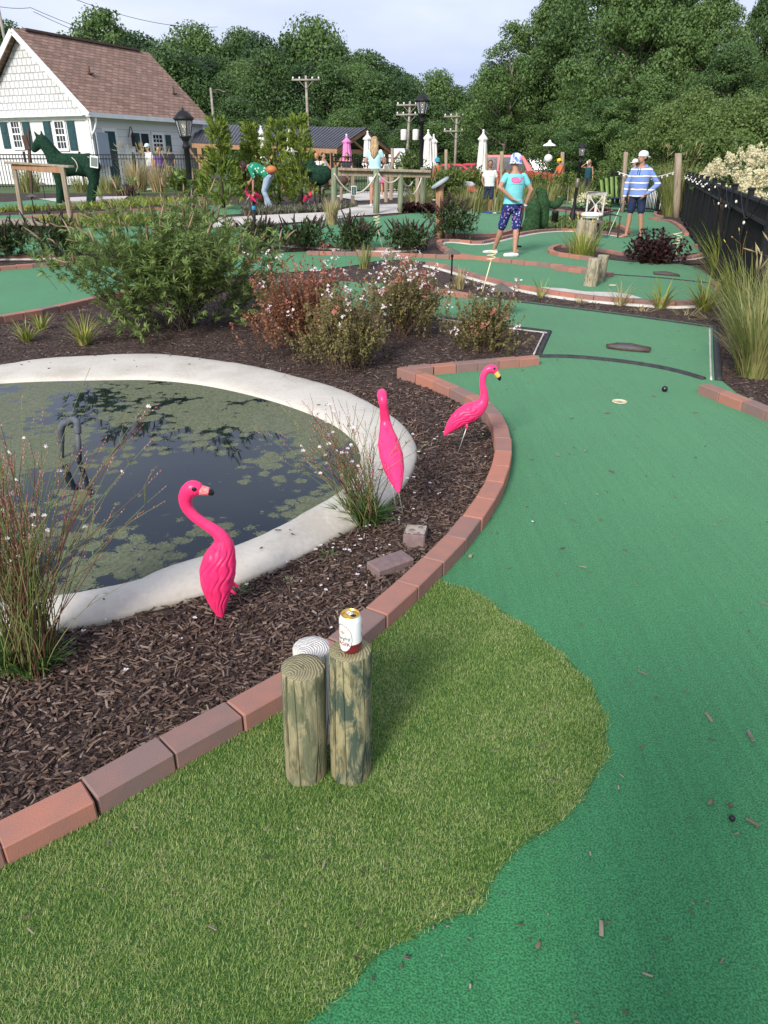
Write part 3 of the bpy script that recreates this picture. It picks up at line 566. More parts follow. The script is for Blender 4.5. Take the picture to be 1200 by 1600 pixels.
# ================================================================== FOREGROUND THINGS
def log_mats(nm, base, dark, stain, sc=1.0, so=0.0):
    def x(mm, N, L, b, tc, mp):
        nz = node(N, "ShaderNodeTexNoise", Scale=5.0, Detail=11.0, Roughness=.62, Distortion=.45); m1 = node(N, "ShaderNodeMapping"); m1.inputs['Scale'].default_value = (8, 8, .8)
        L.new(tc.outputs['Object'], m1.inputs[0]); L.new(m1.outputs[0], nz.inputs[0]); r = node(N, "ShaderNodeValToRGB")
        rset(r, [(.3, dark), (.44, base), (.56, tuple(c * 1.25 for c in base)), (.62, dark), (.7, base)]); L.new(nz.outputs[0], r.inputs[0])
        s = node(N, "ShaderNodeTexNoise", Scale=6.0, Detail=10.0, Roughness=.72, Distortion=.9); m2 = node(N, "ShaderNodeMapping"); m2.inputs['Scale'].default_value = (3.4, 3.4, 1.1)
        L.new(tc.outputs['Object'], m2.inputs[0]); L.new(m2.outputs[0], s.inputs[0]); rs = node(N, "ShaderNodeValToRGB"); rset(rs, [(.45 - so, (0, 0, 0)), (.56 - so, (sc, sc, sc))]); L.new(s.outputs[0], rs.inputs[0])
        mx = node(N, "ShaderNodeMix", data_type='RGBA'); L.new(rs.outputs[0], mx.inputs[0]); L.new(r.outputs[0], mx.inputs[6]); mx.inputs[7].default_value = (*stain, 1)
        ck = node(N, "ShaderNodeTexVoronoi", Scale=1.0, feature='DISTANCE_TO_EDGE'); m3 = node(N, "ShaderNodeMapping"); m3.inputs['Scale'].default_value = (17, 17, 1.3)
        L.new(tc.outputs['Object'], m3.inputs[0]); L.new(m3.outputs[0], ck.inputs[0]); rk = node(N, "ShaderNodeValToRGB"); rset(rk, [(.0, (.25, .22, .18)), (.025, (1, 1, 1))]); L.new(ck.outputs[0], rk.inputs[0])
        mk = node(N, "ShaderNodeMix", data_type='RGBA'); mk.blend_type = 'MULTIPLY'; mk.inputs[0].default_value = .75
        kn = node(N, "ShaderNodeTexVoronoi", Scale=6.5); m4 = node(N, "ShaderNodeMapping"); m4.inputs['Scale'].default_value = (1, 1, .75); m4.inputs['Location'].default_value = (.31, .12, .2); L.new(tc.outputs['Object'], m4.inputs[0]); L.new(m4.outputs[0], kn.inputs[0])
        kr = node(N, "ShaderNodeValToRGB"); rset(kr, [(.0, (.35, .22, .13)), (.07, (.5, .36, .24)), (.10, (1, 1, 1)), (.15, (.62, .55, .45)), (.19, (1, 1, 1)), (.24, (.78, .72, .64)), (.30, (1, 1, 1))]); L.new(kn.outputs['Distance'], kr.inputs[0])
        mk0 = node(N, "ShaderNodeMix", data_type='RGBA'); mk0.blend_type = 'MULTIPLY'; mk0.inputs[0].default_value = .9; L.new(mx.outputs[2], mk0.inputs[6]); L.new(kr.outputs[0], mk0.inputs[7]); L.new(mk0.outputs[2], mk.inputs[6]); L.new(rk.outputs[0], mk.inputs[7]); L.new(mk.outputs[2], b.inputs['Base Color'])
        ad = node(N, "ShaderNodeMath", operation='ADD'); L.new(nz.outputs[0], ad.inputs[0]); L.new(rk.outputs[0], ad.inputs[1])
        bp = node(N, "ShaderNodeBump", Strength=.8, Distance=.005); L.new(ad.outputs[0], bp.inputs['Height']); L.new(bp.outputs[0], b.inputs['Normal'])
    def y(mm, N, L, b, tc, mp):
        nz = node(N, "ShaderNodeTexNoise", Scale=9.0, Detail=5.0); L.new(tc.outputs['Object'], nz.inputs[0])
        va = node(N, "ShaderNodeVectorMath", operation='MULTIPLY_ADD'); va.inputs[1].default_value = (.045, .045, 0); L.new(nz.outputs['Color'], va.inputs[0]); L.new(tc.outputs['Object'], va.inputs[2])
        w = node(N, "ShaderNodeTexWave", Scale=44.0, Distortion=2.2, wave_type='RINGS', rings_direction='Z'); w.inputs['Detail'].default_value = 3; L.new(va.outputs[0], w.inputs[0])
        r = node(N, "ShaderNodeValToRGB"); rset(r, [(.0, tuple(c * .70 for c in base)), (.4, base), (1, tuple(min(1, c * 1.2) for c in base))]); L.new(w.outputs[0], r.inputs[0]); L.new(r.outputs[0], b.inputs['Base Color'])
        bp = node(N, "ShaderNodeBump", Strength=.7, Distance=.003); L.new(w.outputs[0], bp.inputs['Height']); L.new(bp.outputs[0], b.inputs['Normal'])
    return [mat(nm + '_side', base, rough=.85, spec=.2, extra=x), mat(nm + '_end', base, rough=.9, spec=.15, extra=y)]
def log(base, r, h, mats, label, lean=(0, 0), tr=None, seed=0, flare=0.0, name="wooden_log", tip=(0, 0), n=48, knots=()):
    rg = np.random.default_rng(seed); a = np.arange(n) * 2 * math.pi / n; ks = 28; m = MB(); tr = tr or r
    ph = rg.uniform(0, 6.28, 8)
    zs = np.r_[np.linspace(-.02, 1, ks)]; rows = []
    for z in zs:
        rr = (r + flare * max(0, .35 - z) / .35 + (tr - r) * max(0, z)) * (1 + .022 * np.sin(2 * a + ph[0] + z) + .016 * np.sin(3 * a + ph[1] - 2 * z) + .010 * np.sin(7 * a + ph[2] + 3 * np.sin(4 * z + ph[3])) + .006 * np.sin(17 * a + ph[4]))
        for (ka, kz, kw) in knots: rr = rr * (1 + .10 * kw * np.exp(-((np.angle(np.exp(1j * (a - ka))) / .35) ** 2 + ((z - kz) / .07) ** 2)))
        rows.append(np.stack([rr * np.cos(a) + lean[0] * z * h, rr * np.sin(a) + lean[1] * z * h, np.full(n, z * h)], 1))
    top = rows[-1].copy(); c = np.array([lean[0] * h, lean[1] * h, h]); top[:, 2] += (top[:, 0] - c[0]) * tip[0] + (top[:, 1] - c[1]) * tip[1]; rows[-1] = top
    for sc_, dz in ((.965, .004), (.6, .0045), (.25, .004), (.02, .0045)):
        q = c + (top - c) * sc_; q[:, 2] += dz + rg.normal(0, .0006, n); rows.append(q)
    v = np.vstack(rows); i = np.arange(len(rows) - 1)[:, None] * n; j = np.arange(n)[None, :]; jn = (j + 1) % n
    q = np.stack([i + j, i + jn, i + n + jn, i + n + j], -1); s_ = q[:ks].reshape(-1, 4); e_ = q[ks:].reshape(-1, 4)
    m.raw(v, s_); m.q.append(np.column_stack([e_, np.ones(len(e_), int)]))
    o = m.build(name, mats, loc=base); return tag(o, label, "log")
LA = log_mats('tan_log', (.25, .225, .135), (.095, .08, .04), (.085, .105, .06), .75)
LB = log_mats('stained_log', (.27, .24, .135), (.12, .105, .055), (.045, .072, .055), .95, .0)
LC = log_mats('bleached_log', (.62, .59, .54), (.48, .45, .41), (.42, .40, .37), .5)
bA = G(478.5, 1207, .02); bB = G(548.5, 1204, .02); bC = G(494, 1150, .02)
hA = zat(476, 1044, bA.y) - .02; hB = zat(546, 1018, bB.y) - .02; hC = zat(497, 1012, bC.y) - .02
s2 = mmpx(bA.y, .3)
logA = log(bA, 33.0 * s2, hA, LA, "short weathered log post with a ringed top, nothing on it", seed=3, tr=33.5 * s2, lean=(.022, 0), tip=(0, .06), knots=((-1.9, .22, 1.0), (-1.45, .40, .5), (-2.5, .62, .7), (-1.2, .7, .4)))
logB = log(bB, 34.0 * s2, hB, LB, "green-stained log post carrying the beer can", seed=5, tr=33 * s2, lean=(.014, .01), knots=((-1.2, .17, .6), (-2.2, .5, .4)))
logC = log(bC, 33 * s2, hC, LC, "bleached pale log post half hidden behind the two others", seed=8, tr=31 * s2)
for o in (logA, logB, logC): o["group"] = "log posts on the turf patch"
# --- the can
M['canw'] = mat('can_white', (.78, .78, .76), rough=.28, spec=.6); M['canr'] = mat('can_maroon', (.16, .010, .018), rough=.28, spec=.6)
M['cang'] = mat('can_gold', (.75, .50, .12), rough=.28, metal=.85); M['cant'] = mat('can_silver', (.78, .74, .66), rough=.3, metal=.8); M['ink'] = mat('black_ink', (.012, .012, .014), rough=.4)
M['inkr'] = mat('maroon_ink', (.22, .012, .022), rough=.4); M['inkt'] = mat('tan_ink', (.45, .36, .20), rough=.4)
ct = Vector((bB.x + .014 * hB + .002, bB.y + .01 * hB - .002, bB.z + hB + .006)); CR, CHt = .0335, .124
can = empty("drink_can", ct, 0, "open white and maroon lager can with a gold lid on the log", "drink can"); can.scale = (.88, .88, .90)
m = MB(); sp = .036
m.lathe([(.024, .002), (.0255, 0), (.027, .002), (CR - .003, .008), (CR, .014), (CR, sp)], n=64, m=1); m.lathe([(CR, sp), (CR, .105), (CR - .001, .109), (.0285, .1185), (.0272, .121)], n=64, m=0)
m.build("body", [M['canw'], M['canr']], can)
m = MB(); m.lathe([(.0272, .121), (.0278, .1225), (.0278, .1238), (.0268, .1242), (.0258, .1235), (.0252, .1185), (.024, .1178), (.0225, .1195), (.004, .1197), (.0001, .1197)], n=64)
m.build("lid", M['cang'], can)
m = MB(); pa = [(math.cos(t) * .0085 + .010, math.sin(t) * .0068 - .006, .1201) for t in np.linspace(0, 2 * math.pi, 24, endpoint=False)]
m.raw(pa + [(.010, -.006, .1201)], None, [(i, (i + 1) % 24, 24) for i in range(24)]); m.build("opening", M['ink'], can)
m = MB(); R = Matrix.Rotation(-.55, 3, 'Z')
for w_, t_, z_ in ((.0065, .0024, .1222),):
    pts = [R @ Vector((math.cos(t) * .0115 - .003, math.sin(t) * .0065, z_)) + Vector((0, .003, 0)) for t in np.linspace(0, 2 * math.pi, 25)]; m.tube(pts, .0018, 6, False)
m.box(R @ Vector((.004, 0, .122)) + Vector((0, .003, 0)), (.008, .011, .0016), R, .0005); m.box(R @ Vector((-.006, 0, .122)) + Vector((0, .003, 0)), (.008, .009, .0012), R, .0004)
m.build("pull_tab", M['cant'], can)
LA0 = -math.pi / 2 - .72                         # label centre azimuth
def bend(x, z, r): a = LA0 + x / CR; return (r * math.cos(a), r * math.sin(a), z)
def oval(rx, rz, r, zc, mt, name, rin=None):
    m = MB(); n = 64; k = 10; rows = []
    for i in range(k + 1):
        f = (i / k) if rin is None else rin + (1 - rin) * i / k
        rows += [bend(rx * f * math.cos(t), zc + rz * f * math.sin(t), r) for t in np.linspace(0, 2 * math.pi, n, endpoint=False)]
    i = np.arange(k)[:, None] * n; j = np.arange(n)[None, :]; jn = (j + 1) % n
    m.raw(rows, np.stack([i + j, i + n + j, i + n + jn, i + jn], -1).reshape(-1, 4)); return m.build(name, mt, can)
oval(.0305, .0465, CR + .0002, .0565, M['canw'], "label"); oval(.0305, .0465, CR + .0004, .0565, M['ink'], "label_border", .965); oval(.0285, .0440, CR + .0004, .0565, M['inkt'], "label_ring", .985)
def text_mesh(txt, size, shear=0.0, bold=0.0):
    c = bpy.data.curves.new("t", 'FONT'); c.body = txt; c.size = size; c.align_x = 'CENTER'; c.align_y = 'CENTER'; c.shear = shear; c.resolution_u = 3; c.offset = bold
    o = bpy.data.objects.new("t", c); COL.objects.link(o); dg = bpy.context.evaluated_depsgraph_get(); me = bpy.data.meshes.new_from_object(o.evaluated_get(dg)); bpy.data.objects.remove(o); return me
def can_text(txt, size, zc, mt, name, shear=0.0, bold=0.0, xo=0.0, tilt=0.0, sx=1.0):
    me = text_mesh(txt, size, shear, bold)
    for v in me.vertices: x = v.co.x * sx + xo; v.co = Vector(bend(x, zc + v.co.y + x * tilt, CR + .0006))
    me.materials.append(mt); o = bpy.data.objects.new(name, me); COL.objects.link(o); o.parent = can; return o
can_text("Yuengling", .0155, .056, M['ink'], "script_lettering", .35, .00012, 0, .10, .80)
can_text("LAGER", .0155, .037, M['inkr'], "lager_lettering", 0, .00035, 0, 0, 1.0)
can_text("TRADITIONAL", .0042, .046, M['inkt'], "small_lettering"); can_text("PREMIUM BEER", .0036, .0255, M['inkt'], "small_lettering")
# eagle-like emblem above the script
m = MB(); 
for sgn in (-1, 1):
    pts = [(0, .079), (.004 * sgn, .086), (.015 * sgn, .089), (.019 * sgn, .085), (.012 * sgn, .081), (.006 * sgn, .074), (0, .068)]
    b_ = [bend(x, z, CR + .0006) for x, z in pts]; m.raw(b_, None, [(0, i, i + 1) for i in range(1, 6)])
m.build("emblem", M['inkt'], can)
def band_mark(az, z0, z1, w, mt, nm):
    m = MB(); ts = np.linspace(-w, w, 8); v = [(math.cos(az + t) * (CR + .0005), math.sin(az + t) * (CR + .0005), z) for z in (z0, z1) for t in ts]
    m.raw(v, [(i, i + 1, i + 9, i + 8) for i in range(7)]); m.build(nm, mt, can)
band_mark(-.18, .050, .066, .06, M['ink'], "side_mark"); band_mark(-.12, .075, .090, .05, M['ink'], "side_mark")
# --- flamingos
M['yellow'] = mat('yellow_beak', (.75, .50, .10), (.80, .55, .15), .45); M['beakp'] = mat('pale_pink_beak', (.85, .16, .22), (.82, .42, .28), .45, 160, ramp=(.5, .62)); M['steel'] = mat('steel_rod', (.55, .54, .50), rough=.4, metal=.6)
def sweep_body(m, pts, rl, rv, lat, n=96, sub=16, feather=None):
    P_ = np.array([tuple(a) for a in catmull([(*p, ) for p in pts], sub)]); k = len(P_); t0 = np.arange(len(pts)) * sub
    a_l = np.interp(np.arange(k), t0, rl); a_v = np.interp(np.arange(k), t0, rv); s = np.arange(k) / (k - 1)
    T = np.gradient(P_, axis=0); T /= np.linalg.norm(T, axis=1)[:, None] + 1e-12; Lt = np.array(lat, float); U = Lt - T * (T @ Lt)[:, None]; U /= np.linalg.norm(U, axis=1)[:, None]; V = np.cross(T, U)
    a = np.arange(n) * 2 * math.pi / n; rr = np.ones((k, n))
    if feather:
        s0, s1, amp, fr = feather; win = np.clip((s - s0) / .05, 0, 1) * np.clip((s1 - s) / .08, 0, 1)
        side = np.abs(np.sin(a - 0)) if False else np.abs(np.cos(a)); side = np.clip((side - .15) * 1.6, 0, 1)
        ph = fr * 1.5 * np.sin(a)[None, :] + 17 * s[:, None] + .9 * np.sin(60 * s[:, None] + 4 * np.sin(a)[None, :])
        saw = np.exp(-(np.sin(ph) / .38) ** 2)
        rr -= amp * saw * win[:, None] * side[None, :]
    ring = P_[:, None] + U[:, None] * (np.cos(a)[None, :, None] * (a_l[:, None] * rr)[:, :, None]) + V[:, None] * (np.sin(a)[None, :, None] * (a_v[:, None] * rr)[:, :, None])
    v = np.vstack([ring.reshape(-1, 3), P_[:1], P_[-1:]]); i = np.arange(k - 1)[:, None] * n; j = np.arange(n)[None, :]; jn = (j + 1) % n
    b = k * n; e = (k - 1) * n
    m.raw(v, np.stack([i + j, i + jn, i + n + jn, i + n + j], -1).reshape(-1, 4), [(b, (x + 1) % n, x) for x in range(n)] + [(b + 1, e + x, e + (x + 1) % n) for x in range(n)])
def flamingo(label, spine, beak, eye, legs, rods, contact, Y0, beakm, feather=(.03, .46, .12, 5), lat_k=.82, lat=(0, 1, 0), pts3=None):
    s = mmpx(Y0, .3); root = empty("plastic_flamingo", contact, 0, label, "flamingo", "pink plastic flamingos")
    L = lambda x, y, dy=0: at(x, y, Y0 + dy) - contact
    m = MB(); P3 = [L(x, y) for x, y, r in spine] if pts3 is None else [at(x, y, Yy) - contact for x, y, Yy, r in pts3]
    R = [p[-1] * s for p in (spine if pts3 is None else pts3)]; nb = len(R)
    kl = np.interp(np.arange(nb), [0, nb * .5, nb - 1], [lat_k, .95, .85]) if pts3 is None else np.ones(nb)
    sweep_body(m, P3, np.array(R) * kl, np.array(R), lat, feather=feather); m.build("body", M['pink'], root)
    if beak:
        (x0, y0, w0), (x1, y1, w1), (x2, y2, w2) = beak
        m = MB(); m.tube(catmull([L(x0, y0), L((x0 + x1) / 2, (y0 + y1) / 2), L(x1, y1)], 4), np.interp(np.arange(9), [0, 8], [w0 * s, w1 * s]), 14); bk = m.build("beak", beakm, root)
        m = MB(); m.tube(catmull([L(x1, y1), L((x1 + x2) / 2 + .5, (y1 + y2) / 2 - .5), L(x2, y2)], 4), np.interp(np.arange(9), [0, 5, 8], [w1 * s * 1.02, w1 * s * .8, w2 * s]), 12); m.build("beak_tip", M['ink'], bk)
    for sgn in (-1, 1):
        if eye:
            m = MB(); m.ball(L(eye[0], eye[1], sgn * eye[2] * s), (eye[3] * s, eye[3] * s * .5, eye[3] * s), 14, 10); m.build("eye", M['ink'], root)
    for (x0, y0, x1, y1, dy) in legs:
        m = MB(); m.tube([L(x0, y0, dy), L(x1, y1, dy)], [.008, .006], 10); m.build("leg", M['pink'], root)
    for (x0, y0, x1, y1, dy) in rods:
        m = MB(); a_ = L(x0, y0, dy); b_ = G(x1, y1, -.02) - contact; m.tube([a_, b_], .0028, 6); m.build("rod", M['steel'], root)
    return root
SP1 = [(345, 973, 1.2), (343.5, 958, 7.5), (340.5, 937, 17.5), (339, 914, 25.5), (340, 893, 28.5), (344, 873, 25.5), (348.5, 856, 18.5), (347, 842, 12.5), (337, 830, 9.6), (319, 818, 8.3), (303, 806, 8.3), (292.5, 793, 9), (289.5, 780, 10.3), (293.5, 769, 11.8), (301, 763.5, 13), (308, 764, 12), (313, 765.5, 9.5)]
c1 = G(345, 970, .0); Y1 = c1.y + .01
flamingo("pink flamingo with a black-tipped beak leaning over the mulch by the pond", SP1, ((313, 765.5, 8.6), (327, 768, 6.0), (332.5, 774, 1.0)), (303, 764.5, 11, 3.4), [(356, 905, 372, 917, .01), (352, 915, 368, 928, -.01)], [(372, 917, 380, 930, .02)], c1, Y1, M['beakp'])
SP2 = [(694, 681, 1.0), (699.5, 673, 5.5), (709, 662, 11), (722, 651, 14.5), (735, 644, 15.5), (747, 637, 12.5), (755, 627, 8.2), (756.5, 614, 5.8), (754, 600, 4.9), (755, 588, 4.9), (760, 579.5, 5.4), (766, 576.5, 6.4), (771, 577, 6.6), (774.5, 580.5, 5.2)]
c2 = G(713, 713, 0); Y2 = c2.y
flam2 = flamingo("pink flamingo with a yellow beak standing in the mulch beside the curved kerb", SP2, ((774, 581, 4.4), (779.3, 588.5, 3.6), (780.5, 595, .6)), (772.5, 576, 5.9, 1.8), [(724, 661, 723, 668, .02), (729, 661, 730, 671, -.02)], [(723, 665, 710, 699, .03), (729, 668, 713, 715, -.01)], c2, Y2, M['yellow'], feather=(.05, .42, .12, 5))
c3 = G(632, 815, 0); Y3 = c3.y
SP3 = [(623, 769, Y3 - .24, 1.5), (620, 753, Y3 - .17, 9), (616, 733, Y3 - .1, 15.5), (611.5, 712, Y3 - .03, 18.3), (607, 692, Y3 + .04, 16.8), (604, 674, Y3 + .1, 11.5), (602, 657, Y3 + .12, 8), (600, 640, Y3 + .11, 6.8), (598.5, 628, Y3 + .10, 6.8), (597, 619, Y3 + .12, 7.8), (597, 615, Y3 + .16, 7.8), (598, 617, Y3 + .20, 6.5), (598, 622, Y3 + .23, 3)]
flamingo("pink flamingo seen from behind, rising out of the white-flowered plant", None, None, None, [], [(618, 745, 632, 815, .0), (610, 745, 622, 812, .05)], c3, Y3, None, feather=(.03, .46, .12, 5), lat=(1, 0, 0), pts3=SP3)
FS = mmpx(Y2, .3)
for px, Y, flip, lb in ((396, 20.6, 1, "small far pink flamingo in front of the bending woman, its neck stretched towards the lamp"), (405.5, 21.2, 1, "far pink flamingo half behind its twin, below the bending woman's hands"), (479, 20.8, 0, "lone far pink flamingo by the heart-shaped topiary")):
    o = copy_tree(flam2); place(o, gnd(px, Y), rad(180) if flip else 0, 1.12, lb, "flamingo")
# --- loose pavers
def paver(px, z0, dims, yaw, label, tilt=0, mort=False):
    o = empty("loose_paver", G(*px, z0), yaw, label, "brick"); m = MB()
    m.box((0, 0, dims[2] / 2 - .012), dims, Matrix.Rotation(tilt, 3, 'X'), .006); m.build("block", M['brick_d'], o, smooth=False)
    if mort:
        m = MB(); n = 14; x_ = np.linspace(-.46, .46, n) * dims[0]; y_ = np.linspace(-.46, .46, n) * dims[1]; X, Y = np.meshgrid(x_, y_); Z = dims[2] / 2 - .012 + dims[2] / 2 + .004 * (np.sin(X * 90) * np.cos(Y * 80) + RG.normal(0, .5, X.shape)) * .6 + .0012
        ii = (np.arange(n - 1)[:, None] * n + np.arange(n - 1)[None, :]).ravel(); v = np.stack([X.ravel(), Y.ravel(), Z.ravel()], 1) @ np.array(Matrix.Rotation(tilt, 3, 'X')).T
        m.raw(v, np.stack([ii, ii + 1, ii + n + 1, ii + n], 1)); m.build("mortar", M['mortar'], o)
paver((610, 890), .0, (.19, .095, .062), .62, "plain grey-red loose paver lying against the kerb", .04)
paver((649, 846), .0, (.10, .135, .07), -.16, "loose paver with dried mortar on top, beyond the plain one", -.12, True)
# --- metal plate, cups, balls, bits on the carpet
M['plate'] = mat('dark_metal_plate', (.13, .12, .105), (.19, .18, .16), .45, 60, metal=.5, bump=.5, bscale=180)
def plate(px, label):
    pts = [P(*p, .02) + Vector((0, 0, .022)) for p in px]; c = sum(pts, Vector()) / len(pts); e = empty("cover_plate", c, 0, label, "metal plate"); m = MB(); n = len(pts)
    v = [(p.x - c.x, p.y - c.y, z) for z in (-.004, .008) for p in pts]; v.append((0, 0, .008))
    m.raw(v, [(i, (i + 1) % n, n + (i + 1) % n, n + i) for i in range(n)], [(n + i, n + (i + 1) % n, 2 * n) for i in range(n)]); m.build("plate", M['plate'], e)
    m = MB(); m.tube([(p.x - c.x, p.y - c.y, .008) for p in pts + pts[:1]], .009, 6); m.build("rim", M['dkwood'], e)
plate([(948, 540.5), (965, 538), (985, 538.8), (1004, 543), (1016, 545), (1014, 550.5), (990, 549), (966, 546.5), (949, 544)], "dark metal cover plate let into the green near the hole")
plate([(1021, 426), (1040, 425.5), (1060, 430), (1062, 432), (1045, 430.5), (1022, 428.5)], "small metal cover plate on the far stump lane")
M['cup'] = mat('cup_liner', (.62, .56, .36), (.5, .44, .28), .6, 30)
def cup(px, label):
    e = empty("hole_cup", P(*px, .015) + Vector((0, 0, .018)), 0, label, "golf hole"); m = MB(); m.lathe([(.054, .0), (.053, .004), (.046, .004), (.044, -.0005), (.0001, -.0005)], n=32); m.build("rim", M['cup'], e)
    m = MB(); m.lathe([(.020, .0015), (.0001, .0015)], n=20); m.build("hole", M['mortar'], e)
cup((968, 628), "pale golf hole cup near the black ball"); cup((957, 446), "golf hole cup in front of the pair of stumps")
M['ballb'] = mat('black_ball', (.012, .012, .014), rough=.25, spec=.6); M['ballo'] = mat('orange_ball', (.75, .20, .05), rough=.35, spec=.5)
def gball(p, mt, label, r=.0215, name="golf_ball", cat="golf ball"):
    m = MB(); m.ball((0, 0, r), r, 20, 14); tag(m.build(name, mt, loc=p), label, cat)
gball(G(1038, 612, .016), M['ballb'], "black golf ball lying on the big green", .0225)
gball(P(808, 396) + Vector((0, 0, .016)), M['ballo'], "small orange golf ball beside the boy's shoe", .024)
gball(G(1143, 1282, .016), M['ink'], "black acorn-sized nut on the smooth green", .0085, "nut", "nut")
gball(G(1141, 1261, .016), M['chip'], "brown seed husk beside the black nut", .006, "husk", "husk")
gball(G(735, 872, .016), M['wood'], "pale pebble on the green beside the kerb", .009, "pebble", "pebble")
# ------------------------------------------------------------------ small plants
M['stemg'] = leafm('stem_green', (.12, .16, .045), (.27, .29, .11), .15); M['stemr'] = leafm('stem_red', (.10, .035, .03), (.20, .09, .06), .1)
M['petal'] = leafm('petal_white', (.80, .78, .78), (.85, .72, .74), .35); M['bud'] = leafm('bud_pink', (.45, .12, .13), (.62, .32, .30), .2)
M['leafg'] = leafm('leaf_fresh', (.055, .13, .03), (.12, .22, .06), .35)
M['lilyleaf'] = leafm('lily_leaf', (.16, .22, .035), (.38, .40, .09), .35); M['strawy'] = leafm('straw', (.34, .27, .13), (.52, .44, .24), .3)
M['tallgrass'] = leafm('tall_grass', (.14, .19, .045), (.36, .36, .14), .35)
def gaura(name, base, n, hgt, spread, label, az0=None, flowers=40, leafn=120, lean_bias=(0, 0), lf=.06):
    root = empty(name, base, 0, label, "flowering plant"); sg, sr, fl, bd, lv = MB(), MB(), MB(), MB(), MB(); tips = []
    for i in range(n):
        az = rnd(0, 6.283); sp_ = abs(random.gauss(0, 1)) * spread; h = hgt * rnd(.45, 1.0)
        b = Vector((rnd(-.07, .07), rnd(-.06, .06), 0)); e = b + Vector((math.cos(az) * sp_ * h + lean_bias[0] * h * rnd(.3, 1.3), math.sin(az) * sp_ * h * .8 + lean_bias[1] * h, h))
        c = b + (e - b) * .5 + Vector((-math.cos(az) * sp_ * h * .22, -math.sin(az) * sp_ * h * .22, h * .10)); w = Vector((rnd(-.02, .02), rnd(-.02, .02), 0))
        pts = [b * (1 - t) ** 2 + c * (2 * t * (1 - t)) + e * t * t + w * math.sin(t * 9) for t in np.linspace(0, 1, 9)]
        mm = sr if random.random() < .38 else sg; mm.tube(pts, np.linspace(.0021, .0007, 9), 4, False); tips.append((pts[-1], pts[-1] - pts[-3]))
        for _ in range(random.choice((0, 1, 1, 2, 3))):
            t = random.randrange(3, 8); p = pts[t]; d = (pts[t + 1 if t < 8 else t] - p).normalized(); s_ = Vector((rnd(-1, 1), rnd(-1, 1), rnd(.3, 1))).normalized(); L = rnd(.08, .26) * hgt
            q = [p, p + (d * .5 + s_ * .5).normalized() * L * .5, p + (d * .6 + s_ * .4).normalized() * L]; mm.tube(q, [.0013, .001, .0006], 3, False); tips.append((q[-1], q[-1] - q[-2]))
        for t in range(2, 8):
            if random.random() < .55:
                p = np.array([tuple(pts[t])]); lv.leaves(p, RG.normal(0, 1, (1, 3)) + [[0, 0, .6]], np.array([[0, 0, 1.0]]), rnd(.012, .03), rnd(.003, .006))
    random.shuffle(tips)
    for k_, (p, d) in enumerate(tips):
        d = d.normalized()
        if k_ < flowers:
            r = rnd(.0075, .012); f = Vector((rnd(-1, 1), -1.0, rnd(-.2, .9))).normalized(); R = f.to_track_quat('Z', 'Y').to_matrix()
            a = np.array([.4, 1.2, 2.0, 2.8]) + rnd(-.2, .2); dr = np.array([tuple(R @ Vector((math.cos(t), math.sin(t), .25))) for t in a]); fl.leaves(np.array([tuple(p)] * 4), dr, np.array([tuple(f)] * 4), r * 1.2, r * .8)
        for j in range(random.choice((2, 3, 4, 5))):
            q = p - d * (.012 + .013 * j); bd.leaves(np.array([tuple(q)]), np.array([tuple(d + Vector((rnd(-.6, .6), rnd(-.6, .6), .2)))]), np.array([[0, -1.0, .2]]), .010, .0032)
    n_ = leafn; az = RG.uniform(0, 6.283, n_); base_ = np.stack([np.cos(az) * RG.uniform(0, .09, n_), np.sin(az) * RG.uniform(0, .07, n_), RG.uniform(0, .05, n_)], 1)
    lv.blades(base_, az, RG.uniform(.2, 1.1, n_), RG.uniform(.6, 1.6, n_) * lf, RG.uniform(.006, .013, n_), .6, 3)
    sg.build("green_stem", M['stemg'], root); sr.build("red_stem", M['stemr'], root); fl.build("blossoms", M['petal'], root, smooth=False); bd.build("buds", M['bud'], root, smooth=False); lv.build("foliage", M['leafg'], root)
    return root
gaura("gaura_plant", G(48, 1048, .005), 200, .92, .38, "tall wispy plant with white flowers and red stems at the pond's near end", flowers=36, leafn=200, lean_bias=(.05, .1), lf=.09)
gaura("gaura_plant", G(572, 818, .005), 95, .58, .42, "wispy white-flowered plant in front of the back-turned flamingo", flowers=36, leafn=180, lean_bias=(-.34, .1), lf=.12)
# broad dock leaves at the foot of the tall gaura
def rosette(name, p, n, L, wd, mt, label, cat="weed", lean=(.6, 1.2)):
    m = MB(); az = RG.uniform(0, 6.283, n); b = np.stack([np.cos(az) * .006, np.sin(az) * .006, np.zeros(n)], 1); m.blades(b, az, RG.uniform(*lean, n), L * RG.uniform(.6, 1.15, n), wd, .5, 4); return tag(m.build(name, mt, loc=p), label, cat)
rosette("dock_weed", G(6, 1046), 9, .20, .07, M['leafg'], "broad-leaved weed at the foot of the tall wispy plant", lean=(.1, .7))
rosette("weed", G(374, 926), 16, .06, .010, M['leafg'], "small green weed behind the leaning flamingo's tail")
rosette("weed", G(518, 872), 16, .07, .011, M['leafg'], "green rosette weed beside the pond edge below the flowers")
rosette("weed", G(451, 912), 12, .045, .008, leafm('greyleaf', (.16, .22, .11), (.25, .30, .17)), "tiny grey-green weed between the pond edge and the logs")
rosette("weed", G(757, 686), 7, .045, .016, M['lilyleaf'], "bright yellow-green seedling beside the curved kerb")
rosette("weed", G(323, 1112), 4, .02, .010, M['leafg'], "tiny seedling against the near kerb bricks")
rosette("weed", G(207, 514), 3, .10, .05, M['leafg'], "single broad green leaf below the big green shrub", lean=(0, .4))
